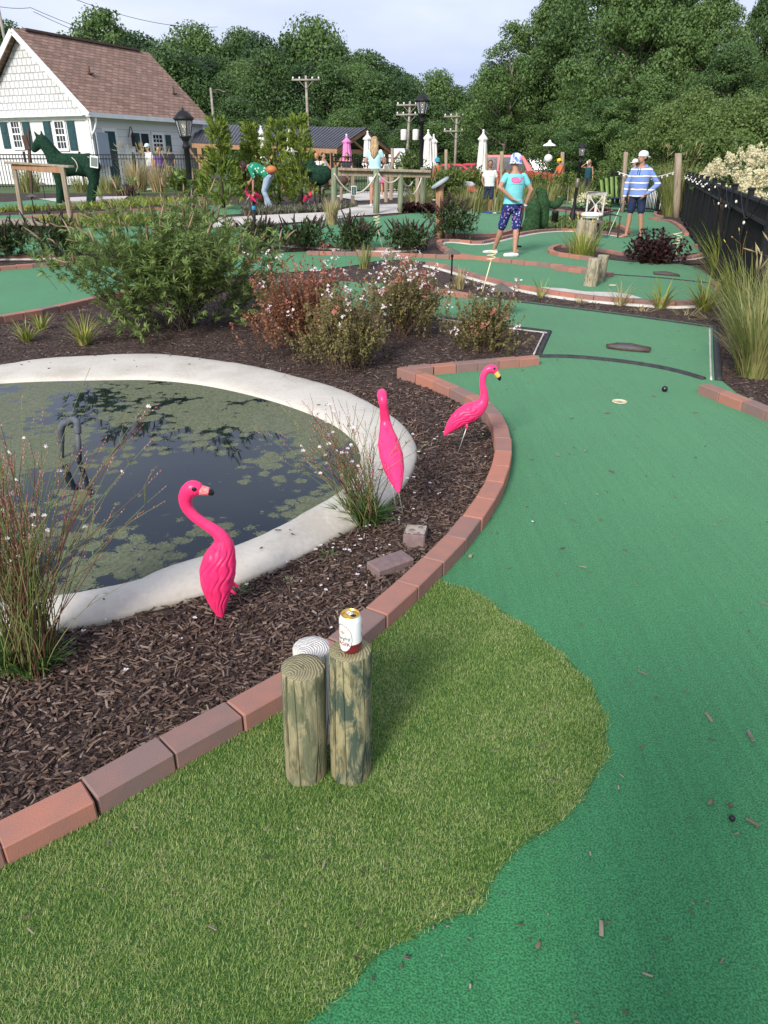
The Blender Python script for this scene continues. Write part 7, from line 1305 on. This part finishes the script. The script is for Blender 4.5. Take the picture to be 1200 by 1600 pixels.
def person(base, rz, h, label, pose=None, skin='skin', shirt='palecloth', sleeve=.55, hem=.0, bottom='navy', leg=.62, hair=('dark_hair', 'short'), cap=None, shoes=None, vox=.012, curl=.5, name="person", loose=1.0, tank=False, skirt=False, group=None):
    J = dict(J0); J.update(pose or {}); V = {k: np.array(v, float) * (h if k not in ('Rto', 'Lto', 'look', 'Rhd', 'Lhd') else 1) for k, v in J.items() if v is not None}
    e = empty(name, base, rz, label, "person", group); lat = unit(V['Rsh'] - V['Lsh']); m = MB(); T_ = [V[k] for k in ('pel', 'wst', 'chs', 'sho', 'nck')]; low = V['pel'] + (V['pel'] - V['wst']) * .55
    m.tube([low] + T_, np.array([.060, .083, .074, .092, .078, .030]) * h, 20, True, lat=lat, ry=np.array([.05, .060, .054, .062, .044, .030]) * h)
    m.cap(V['nck'] - unit(V['nck'] - V['sho']) * .03 * h, V['hd'], .031 * h, .029 * h)
    lk = unit(V['look']); upv = unit(V['hd'] - V['nck'] + np.array([0, 0, .10 * h])); rt = unit(np.cross(lk, upv)); upv = np.cross(rt, lk); R = np.stack([rt, lk, upv], 1); HD = V['hd']; hp = lambda x, y, z: HD + R @ (np.array([x, y, z]) * h)
    m.ball(hp(0, -.004, .012), (.046 * h, .056 * h, .058 * h), 18, 14, R=R); m.ball(hp(0, .014, -.026), (.034 * h, .038 * h, .042 * h), 14, 10, R=R); m.cap(hp(0, .052, .006), hp(0, .064, -.012), .006 * h, .009 * h)
    for s_ in (-1, 1): m.ball(hp(.047 * s_, -.004, -.002), (.008 * h, .014 * h, .019 * h), 8, 6, R=R)
    for S_ in 'RL':
        m.cap(V[S_ + 'sh'], V[S_ + 'el'], .030 * h, .0235 * h); m.cap(V[S_ + 'el'], V[S_ + 'wr'], .0235 * h, .0155 * h); sg = 1 if S_ == 'R' else -1
        f = unit(V[S_ + 'wr'] - V[S_ + 'el']) if S_ + 'hd' not in V else unit(V[S_ + 'hd']); ax = np.array([0, 1.0, 0]) if abs(f[1]) < .8 else np.array([0, 0, 1.0]); pn = unit(np.cross(f, ax)) * -sg; wd = unit(np.cross(pn, f)); w0 = V[S_ + 'wr']; pl = .050 * h
        m.tube([w0, w0 + f * pl * .5, w0 + f * pl], [.016 * h, .023 * h, .024 * h], 10, True, lat=wd, ry=[.012 * h, .010 * h, .009 * h])
        inw = np.array([-sg, 0, 0.]); inw = unit(inw - f * (inw @ f))
        for i_, (o_, L_) in enumerate(((-.0175, .040), (-.006, .046), (.006, .043), (.0175, .034))):
            k0 = w0 + f * pl + wd * o_ * h; k1 = k0 + unit(f + inw * curl * .5) * L_ * h * .45; k2 = k1 + unit(f + inw * curl * 1.6) * L_ * h * .3; k3 = k2 + unit(f * .6 + inw * curl * 2.2) * L_ * h * .25; m.cap(k0, k1, .0056 * h, .0053 * h, 8); m.cap(k1, k2, .0053 * h, .0049 * h, 8); m.cap(k2, k3, .0049 * h, .0043 * h, 8)
        tb_ = w0 + f * pl * .35 - wd * .018 * h * -1; t1 = tb_ + unit(f + wd * .9 + inw * .3) * .026 * h; m.cap(tb_, t1, .0085 * h, .0066 * h, 8); m.cap(t1, t1 + unit(f + inw * .6) * .022 * h, .0066 * h, .005 * h, 8)
        m.cap(V[S_ + 'hp'], V[S_ + 'kn'], .050 * h, .031 * h); kn, ak = V[S_ + 'kn'], V[S_ + 'ak']; cf = kn + (ak - kn) * .3 + np.array([0, -.008 * h, 0]); m.cap(kn, cf, .030 * h, .032 * h); m.cap(cf, ak, .032 * h, .019 * h); to = unit(V[S_ + 'to']); 
        m.cap(ak - to * .018 * h + np.array([0, 0, -.018 * h]), ak + to * .05 * h + np.array([0, 0, -.024 * h]), .020 * h, .018 * h); m.cap(ak + to * .05 * h + np.array([0, 0, -.024 * h]), ak + to * .095 * h + np.array([0, 0, -.030 * h]), .021 * h, .014 * h)
    remesh(m.build("body", M[skin], e), vox, 3)
    # face
    for s_ in (-1, 1):
        m = MB(); m.ball(hp(.018 * s_, .049, .010), (.0075 * h, .004 * h, .0045 * h), 8, 6, R=R); m.build("eye", M['ink'], e)
    m = MB(); m.cap(hp(-.012, .052, -.034), hp(.012, .052, -.034), .0045 * h, .0045 * h, 8); m.build("mouth", M['mouth'], e)
    if hair:
        m = MB(); m.ball(hp(0, -.014, .020), (.051 * h, .056 * h, .060 * h), 18, 12, R=R); m.ball(hp(0, -.024, -.004), (.048 * h, .046 * h, .05 * h), 14, 10, R=R)
        if hair[1] == 'long':
            m.tube([hp(0, -.03, .06), hp(0, -.05, .02), hp(.004, -.056, -.05), V['sho'] + R @ (np.array([.006, -.075, .0]) * h), V['sho'] + R @ (np.array([-.004, -.083, -.05]) * h), V['sho'] + R @ (np.array([.0, -.080, -.10]) * h)], np.array([.030, .052, .060, .058, .046, .012]) * h, 14, True, lat=rt, ry=np.array([.02, .03, .026, .024, .018, .008]) * h)
            for a_ in (-1, 1): m.cap(hp(.046 * a_, -.01, -.01), V['sho'] + R @ (np.array([.06 * a_, -.05, -.02 - .02 * a_]) * h), .020 * h, .009 * h)
        if hair[1] == 'mid':
            for a_ in (-.8, -.4, 0, .4, .8): m.cap(hp(.045 * a_, -.040, .02), hp(.055 * a_, -.045, -.09), .024 * h, .012 * h)
        if hair[1] == 'hang':
            for a_ in (-.5, .5): m.cap(hp(.05 * a_, -.02, .02), hp(.05 * a_, -.02, .02) + np.array([0, 0, -.20 * h]), .034 * h, .016 * h)
        remesh(m.build("hair", M[hair[0]], e), vox, 3)
    if cap:
        m = MB(); n = 20; rows = []
        for i in range(8):
            t = i / 7; rr = math.cos(t * math.pi / 2 * .98); rows += [hp(.056 * rr * math.cos(a), -.006 + .064 * rr * math.sin(a), .030 + .048 * math.sin(t * math.pi / 2)) for a in np.linspace(0, 6.2832, n, endpoint=False)]
        lowr = [hp(.057 * math.cos(a), -.006 + .065 * math.sin(a), .012 if cap[1] != 'bucket' else -.012) for a in np.linspace(0, 6.2832, n, endpoint=False)]; rows = lowr + rows; i = np.arange(8)[:, None] * n; j = np.arange(n)[None, :]; jn = (j + 1) % n; m.raw(rows, np.stack([i + j, i + jn, i + n + jn, i + n + j], -1).reshape(-1, 4)); c_ = m.build("cap", M[cap[0]], e)
        if cap[1] != 'bucket':
            sgn = 1 if cap[1] == 'front' else -1; m = MB(); aa = np.linspace(-1.15, 1.15, 13); v = [hp(.055 * math.sin(a), sgn * (.060 * math.cos(a)) - .006, .016) for a in aa] + [hp(.050 * math.sin(a), sgn * (.060 * math.cos(a) + .048 * math.cos(a * .9)) - .006, .010 - .006 * abs(a)) for a in aa]; v += [q - R @ np.array([0, 0, .005 * h]) for q in v]; k_ = 13
            m.raw(v, [(i, i + 1, k_ + i + 1, k_ + i) for i in range(12)] + [(2 * k_ + i, 3 * k_ + i, 3 * k_ + i + 1, 2 * k_ + i + 1) for i in range(12)] + [(k_ + i, k_ + i + 1, 3 * k_ + i + 1, 3 * k_ + i) for i in range(12)]); m.build("brim", M[cap[0]], c_)
        else:
            m = MB(); rows = lowr + [hp(.064 * math.cos(a), -.008 + .072 * math.sin(a), -.022) for a in np.linspace(0, 6.2832, n, endpoint=False)]; j = np.arange(n); jn = (j + 1) % n; m.raw(rows, np.stack([j, n + j, n + jn, jn], 1)); m.build("brim", M[cap[0]], c_)
    g_ = 1.10 * loose
    m = MB(); hm = V['pel'] + (V['wst'] - V['pel']) * .05 + unit(V['pel'] - V['wst']) * hem * h; top = V['sho'] + (V['nck'] - V['sho']) * (.42 if not tank else .05)
    m.tube([hm, V['pel'] * .3 + V['wst'] * .7, V['chs'], V['sho'], top], np.array([.094, .084, .097, .088, .046]) * h * g_, 22, True, lat=lat, ry=np.array([.072, .064, .068, .052, .040]) * h * g_)
    if not tank:
        for S_ in 'RL':
            el = V[S_ + 'sh'] + (V[S_ + 'el'] - V[S_ + 'sh']) * min(1, sleeve); m.cap(V[S_ + 'sh'] * .96 + V['sho'] * .04, el, .033 * h * loose, (.0295 if sleeve < 1 else .029) * h * loose)
            if sleeve > 1: m.cap(el, V[S_ + 'el'] + (V[S_ + 'wr'] - V[S_ + 'el']) * (sleeve - 1), .032 * h * loose, .023 * h * loose)
    sh_ = remesh(m.build("shirt", M[shirt], e), vox, 3)
    m = MB(); m.tube([V['wst'] * .55 + V['pel'] * .45, V['pel'], low], np.array([.084, .092, .080]) * h, 20, True, lat=lat, ry=np.array([.064, .070, .066]) * h)
    if skirt: m.tube([V['pel'], (V['Rkn'] + V['Lkn']) / 2 + np.array([0, 0, .08 * h])], [.09 * h, .125 * h], 18, True)
    else:
        for S_ in 'RL':
            hp_, kn, ak = V[S_ + 'hp'], V[S_ + 'kn'], V[S_ + 'ak']
            if leg <= 1: m.cap(hp_, hp_ + (kn - hp_) * leg, .056 * h, (.054 - .008 * leg) * h)
            else: m.cap(hp_, kn, .055 * h, .040 * h); m.cap(kn, kn + (ak - kn) * (leg - 1), .040 * h, .033 * h)
    remesh(m.build("skirt" if skirt else ("shorts" if leg <= 1 else "trousers"), M[bottom], e), vox, 3)
    if shoes:
        for S_ in 'RL':
            m = MB(); ak = V[S_ + 'ak']; to = unit(V[S_ + 'to']); zf = np.array([0, 0, 1.0]); a_ = ak - to * .024 * h; a_[2] = ak[2] - .021 * h; b_ = ak + to * .10 * h; b_[2] = ak[2] - .024 * h; m.cap(a_, (a_ + b_) / 2, .024 * h, .027 * h); m.cap((a_ + b_) / 2, b_, .027 * h, .022 * h); v = m.v; 
            for q in v: q[:, 2] = np.maximum(q[:, 2], ak[2] - .045 * h + .001)
            remesh(m.build("shoe", M[shoes], e), vox, 2)
    e['_h'] = h; del e['_h']
    Rz = Matrix.Rotation(rz, 3, 'Z'); world = lambda q: Vector(base) + Rz @ Vector(tuple(np.array(q, float) * h)); return e, world, V, sh_
M['shaft'] = mat('club_shaft', (.55, .56, .58), rough=.3, metal=.6); M['whiteclub'] = mat('white_club', (.75, .75, .74), rough=.4); M['dkteal'] = mat('club_head_teal', (.03, .10, .13), rough=.4)
def putter(hand, foot, label, shaft='shaft', head='ink', grip='ink', gl=.25, hd=(1, 0)):
    a, b = Vector(hand), Vector(foot); e = empty("golf_putter", b, 0, label, "putter", "golf putters"); a = a - b; top = a * 1.08; m = MB(); m.tube([Vector((0, 0, .02)), a], .007, 6); m.build("shaft", M[shaft], e); m = MB(); m.tube([a * (1 - gl), top], .014, 8); m.build("grip", M[grip], e); m = MB(); m.box((hd[0] * .03, hd[1] * .03, .022), (.11, .035, .035), Matrix.Rotation(math.atan2(hd[1], hd[0]), 3, 'Z'), .008); m.build("head", M[head], e)
hgt = lambda b, px, top: zat(px, top, b.y) - b.z
b = P(796, 401); h_ = hgt(b, 803, 239)
bo, wf, V, shirt_ = person(b, rad(14), h_, "boy in a turquoise shirt with a pink whale print, seen from behind", dict(Lel=(-.185, -.065, .685), Lwr=(-.055, -.105, .575), Lhd=(.75, -.1, -.35), Rsh=(.102, 0, .785), Rel=(.178, -.03, .655), Rwr=(.155, .045, .500), Lak=(-.095, .22, .045), Lkn=(-.07, .10, .285), Rak=(.03, -.06, .045), Rkn=(.05, .0, .285), Lto=(-.85, .35, 0), Rto=(-.85, .15, 0), look=(-.25, 1, .0)), shirt='aqua', hem=.0, bottom='dotshorts', leg=.93, hair=None, cap=('splotch', 'bucket'), shoes='palecloth', vox=.0085, loose=1.06)
whale = [(-.085, .02), (-.082, .045), (-.06, .062), (-.02, .066), (.015, .055), (.035, .03), (.052, .026), (.060, .045), (.052, .062), (.072, .055), (.082, .060), (.098, .062), (.092, .045), (.075, .035), (.070, .010), (.045, -.006), (.0, -.012), (-.05, -.010), (-.078, .0)]
def patch(poly, zc, mt, nm, off, sc=1.0):
    A = np.array(poly) * sc; n = 44; xs_ = np.linspace(A[:, 0].min(), A[:, 0].max(), n); zs_ = np.linspace(A[:, 1].min(), A[:, 1].max(), n // 2); r = delaunay_2d_cdt([Vector(p) for p in A] + [Vector((x, z)) for x in xs_[1:-1:2] for z in zs_[1:-1:2] if inside(A, np.array([x]), np.array([z]))[0]], [(i, (i + 1) % len(A)) for i in range(len(A))], [list(range(len(A)))], 1, 1e-6)
    m = MB(); m.raw([(v.x, -.16, v.y + zc) for v in r[0]], None, [f for f in r[2] if len(f) == 3]); o = m.build(nm, mt, bo); sw = o.modifiers.new("s", 'SHRINKWRAP'); sw.target = shirt_; sw.wrap_method = 'PROJECT'; sw.use_project_y = True; sw.use_project_x = sw.use_project_z = False; sw.use_negative_direction = True; sw.use_positive_direction = True; sw.offset = off; return o
M['whale'] = mat('pink_print', (.78, .16, .36), rough=.8); M['whaleo'] = mat('pink_print_outline', (.55, .04, .16), rough=.8)
cw = np.mean(whale, 0); patch([((x - cw[0]) * 1.09 + cw[0], (z - cw[1]) * 1.13 + cw[1]) for x, z in whale], .735 * h_, M['whaleo'], "whale_outline", .004, 1.1); patch(whale, .735 * h_, M['whale'], "whale_emblem", .008, 1.1)
patch([(-.10, -.028), (.10, -.028), (.10, -.034), (-.10, -.034)], .735 * h_, mat('faint_print', (.08, .30, .36), rough=.8), "faint_print_line", .005, 1.1)
m = MB(); q = np.array((.155, .045, .500)) * h_; d_ = unit(q - np.array((.178, -.03, .655)) * h_); m.tube([q - d_ * .03, q + d_ * .0], .034, 12); m.build("wristband", M['white'], bo)
putter(wf((.156, .075, .455)), P(813, 392) + Vector((-.0, .4, .02)), "putter with a pinkish grip held by the boy in turquoise", shaft='dkwood', grip='woodp', gl=.32)
b = P(988, 372); h_ = hgt(b, 998, 235)
sm_, wf, V, sh_ = person(b, rad(142), h_, "barefoot man in a blue striped hoodie and navy shorts, leaning on a putter", dict(Rel=(.155, .0, .635), Rwr=(.150, .06, .475), Lel=(-.205, -.07, .625), Lwr=(-.125, .055, .520), Lhd=(.35, .5, -.6), Rkn=(.065, .02, .28), Rak=(.085, .01, .045), Lkn=(-.07, .01, .28), Lak=(-.09, -.03, .045), Rto=(.35, 1, 0), Lto=(-.2, 1, 0), look=(-.55 * -1, 1, 0)), shirt='stripes', sleeve=1.9, hem=.03, leg=.80, hair=('dark_hair', 'short'), cap=('palecloth', 'back'), vox=.0085, loose=1.12)
m = MB(); lat = np.array([1, 0, 0]); m.tube([np.array((0, -.05, .80)) * h_, np.array((0, -.075, .83)) * h_, np.array((0, -.06, .85)) * h_], np.array([.06, .055, .03]) * h_, 14, True, lat=lat, ry=np.array([.03, .028, .02]) * h_); remesh(m.build("hood", M['stripes'], sm_), .012)
m = MB(); m.tube([np.array((.012, .075, .80)) * h_, np.array((.014, .088, .74)) * h_], .006, 5); m.build("drawstring", M['navy'], sm_); m = MB(); m.tube([np.array((-.012, .075, .80)) * h_, np.array((-.012, .088, .73)) * h_], .006, 5); m.build("drawstring", M['navy'], sm_)
putter(wf((.150, .075, .445)), P(949, 372) + Vector((0, 0, .015)), "putter with a white shaft and teal head in front of the barefoot man", shaft='whiteclub', head='dkteal', grip='dkteal', gl=.22, hd=(-1, -.3))
b = gnd(983, 27.5); person(b, rad(95), hgt(b, 983, 248), "man in a white cap and mint tee half hidden behind the striped man", dict(Lel=(-.14, .02, .64), Lwr=(-.13, .12, .52)), shirt='minttee', cap=('palecloth', 'front'), bottom='greycloth', shoes='charcoal')
b = gnd(915, 39); person(b, rad(160), hgt(b, 918, 249), "woman in a teal tank top drinking from a can", dict(Rel=(.20, .06, .80), Rwr=(.09, .12, .885), Rhd=(-.7, .1, .4), hd=(0, .0, .92), Rak=(.12, -.05, .045)), shirt='teal', tank=True, bottom='charcoal', leg=1.8, hair=('grey_hair', 'mid'), shoes='palecloth', curl=1.0)
m = MB(); m.lathe([(.0001, 0), (.03, 0), (.033, .01), (.033, .11), (.0001, .12)], n=14); q = gnd(915, 39); tag(m.build("drink_can", M['canw'], loc=q + Matrix.Rotation(rad(160), 3, 'Z') @ Vector((.04 * 1.6, .16 * 1.65, .885 * 1.66))), "can raised to the mouth of the woman in the tank top", "drink can")
b = gnd(873, 38.5); o_, wf, V, _ = person(b, rad(105), hgt(b, 873, 246), "man in an orange tee and yellow cap holding a putter", dict(chs=(0, .03, .71), sho=(0, .04, .785), nck=(0, .05, .83), hd=(0, .085, .905), Rsh=(.1, .04, .78), Lsh=(-.1, .04, .78), Rel=(.12, .10, .64), Rwr=(.03, .20, .56), Lel=(-.12, .10, .64), Lwr=(-.02, .20, .54), look=(0, 1, -.3)), skin='skin2', shirt='orange', bottom='khaki', leg=1.0, cap=('yellow_cap', 'back'), shoes='palecloth', curl=1.2)
putter(wf((.0, .23, .53)), gnd(861, 37.5) + Vector((0, 0, .02)), "putter held by the man in the orange tee", gl=.3)
b = P(762, 334); h_ = hgt(b, 762, 250); o_, wf, V, _ = person(b, rad(172), h_, "boy in a white leaf-print shirt and navy shorts holding a white putter", dict(Rel=(.15, .0, .64), Rwr=(.12, .09, .56), Lel=(-.16, -.02, .63), Lwr=(-.165, .03, .48), Rak=(.04, 0, .045), Lak=(-.03, .0, .045)), skin='skin2', shirt='leaftee', bottom='navy', leg=.9, hair=('dark_hair', 'short'), shoes='blueshoe', loose=1.1)
putter(wf((-.17, .05, .43)), P(771, 335) + Vector((0, 0, .015)), "white putter standing by the leaf-print boy", shaft='whiteclub', head='whiteclub', gl=.25)
b = P(414, 328); o_, wf, V, _ = person(b, rad(80), 1.66, "woman in a green floral blouse and jeans bending down to the ground", dict(pel=(0, -.09, .475), wst=(0, -.02, .535), chs=(0, .10, .58), sho=(0, .175, .60), nck=(0, .21, .605), hd=(0, .29, .60), Rsh=(.1, .165, .585), Lsh=(-.1, .165, .585), Lel=(-.14, .10, .47), Lwr=(-.10, .17, .40), Rel=(.10, .19, .43), Rwr=(.09, .20, .27), Rhp=(.05, -.09, .46), Lhp=(-.05, -.09, .46), Rkn=(.06, .0, .27), Lkn=(-.06, -.02, .26), Rak=(.06, -.02, .045), Lak=(-.06, -.12, .045), look=(0, .75, -.7)), shirt='greenfloral', sleeve=1.0, bottom='jeans', leg=1.95, hair=('dark_hair', 'hang'), shoes='palecloth', loose=1.08)
m = MB(); m.ball(np.array((-.06, -.16, .56)) * 1.66, (.13, .14, .10), 14, 10); m.build("waist_bag", M['tan'], o_)
m = MB(); m.box(np.array((0, .335, .585)) * 1.66, (.14, .03, .05), None, .01); m.build("sunglasses", M['ink'], o_)
putter(wf((.09, .215, .26)), P(379, 327) + Vector((0, 0, .02)), "putter under the bending woman", gl=.2)
b = gnd(239, 33); person(b, rad(140), hgt(b, 238, 224), "boy in a pale cap and white tee with one arm raised to his face", dict(Rel=(.19, .08, .79), Rwr=(.07, .13, .86), Rhd=(-.7, .2, .2)), shirt='palecloth', bottom='greycloth', leg=.85, cap=('minttee', 'front'), shoes='palecloth')
b = gnd(254, 38); person(b, rad(35), 1.66, "blond visitor in a purple tee at the house's serving window", shirt='purple', hair=('blond', 'mid'), bottom='navy', shoes='charcoal')
b = gnd(270, 38); person(b, rad(15), 1.72, "dark-haired visitor in a charcoal tee beside the serving window", shirt='charcoal', hair=('dark_hair', 'short'), bottom='khaki', shoes='charcoal')
b = gnd(445, 30); person(b, rad(70), hgt(b, 445, 218), "person in a blue tank top partly hidden by the conifers", dict(sho=(0, .02, .79), hd=(0, .06, .91)), skin='skin2', shirt='bluetank', tank=True, bottom='navy', shoes='charcoal')
SIT = dict(pel=(0, 0, .27), wst=(0, 0, .355), chs=(0, .0, .47), sho=(0, 0, .545), nck=(0, 0, .59), hd=(0, .012, .68), Rsh=(.1, 0, .54), Lsh=(-.1, 0, .54), Rel=(.13, .05, .40), Rwr=(.08, .17, .37), Lel=(-.13, .05, .40), Lwr=(-.08, .17, .37), Rhp=(.05, 0, .26), Lhp=(-.05, 0, .26), Rkn=(.06, .22, .27), Lkn=(-.06, .22, .27), Rak=(.06, .22, .045), Lak=(-.06, .22, .045))
def seat(b, rz, label, w=.5):
    e = empty("bench", b, rz, label, "bench"); m = MB(); m.box((0, 0, .36), (w, .36, .05), None, .01); m.build("seat", M['wood'], e, smooth=False)
    for s_ in (-1, 1): m = MB(); m.box((s_ * (w / 2 - .06), 0, .17), (.06, .3, .34)); m.build("leg", M['wood'], e, smooth=False)
for px, Y, rz, sh, hr, lb, lb2 in ((497, 33, 120, 'palecloth', ('tan', 'short'), "seated red-haired visitor in white beside the heart topiary", "wooden bench under the red-haired visitor"), (506, 34, -120, 'palecloth', ('dark_hair', 'short'), "seated dark-haired visitor in white facing the red-haired one", "wooden bench under the dark-haired visitor"), (327, 37, 100, 'redtee', ('dark_hair', 'short'), "seated visitor in a red tee below the yellow parasol", "wooden bench under the visitor in red"), (543, 34, 170, 'charcoal', ('dark_hair', 'mid'), "seated visitor under the closed pink parasol", "wooden bench below the pink parasol")):
    b = gnd(px, Y); b.z += .12; person(b, rad(rz), 1.7, lb, SIT, shirt=sh, hair=hr, bottom='navy', shoes='charcoal'); seat(gnd(px, Y) + Vector((0, 0, .0)), rad(rz), lb2)
b = P(586, 323); h_ = hgt(b, 584, 213); person(b, rad(-12), h_, "woman with long blond hair in a sky-blue tee, seen from behind at the rail", dict(Lel=(-.145, .02, .65), Lwr=(-.10, .12, .60), Rel=(.14, .04, .65), Rwr=(.10, .14, .60)), shirt='skytee', sleeve=.5, bottom='palecloth', leg=.55, hair=('blond', 'long'), shoes='palecloth')
b = gnd(600, 27); person(b, rad(20), 1.22, "child in a pink skirt behind the wooden handrail", shirt='skytee', bottom='hotpink', skirt=True, hair=('blond', 'mid'), shoes='palecloth')
b = gnd(682, 27.5); person(b, rad(30), hgt(b, 682, 246), "child in a turquoise cap and orange top behind the rope fence", shirt='orange', tank=True, bottom='greycloth', cap=('turq', 'bucket'), skin='skin', shoes='palecloth')

# the person taking the picture stands just behind the viewpoint; only the soft shadow on the green is seen
b = Vector((.02, -.34, 0)); o_, wf, V, _ = person(b, 0, 1.76, "person in a grey tee holding a phone up, whose shadow falls on the green", dict(Rel=(.15, .07, .70), Rwr=(.05, .135, .86), Lel=(-.15, .07, .70), Lwr=(-.05, .135, .86), hd=(0, .0, .93)), shirt='greycloth', bottom='navy', hair=('dark_hair', 'short'), shoes='charcoal', vox=.014)
m = MB(); m.box((0, 0, 0), (.072, .009, .15), None, .004); tag(m.build("phone", M['ink'], loc=(.005, -.055, 1.60), smooth=False), "phone held up in front of the shadow-casting person's face", "phone")
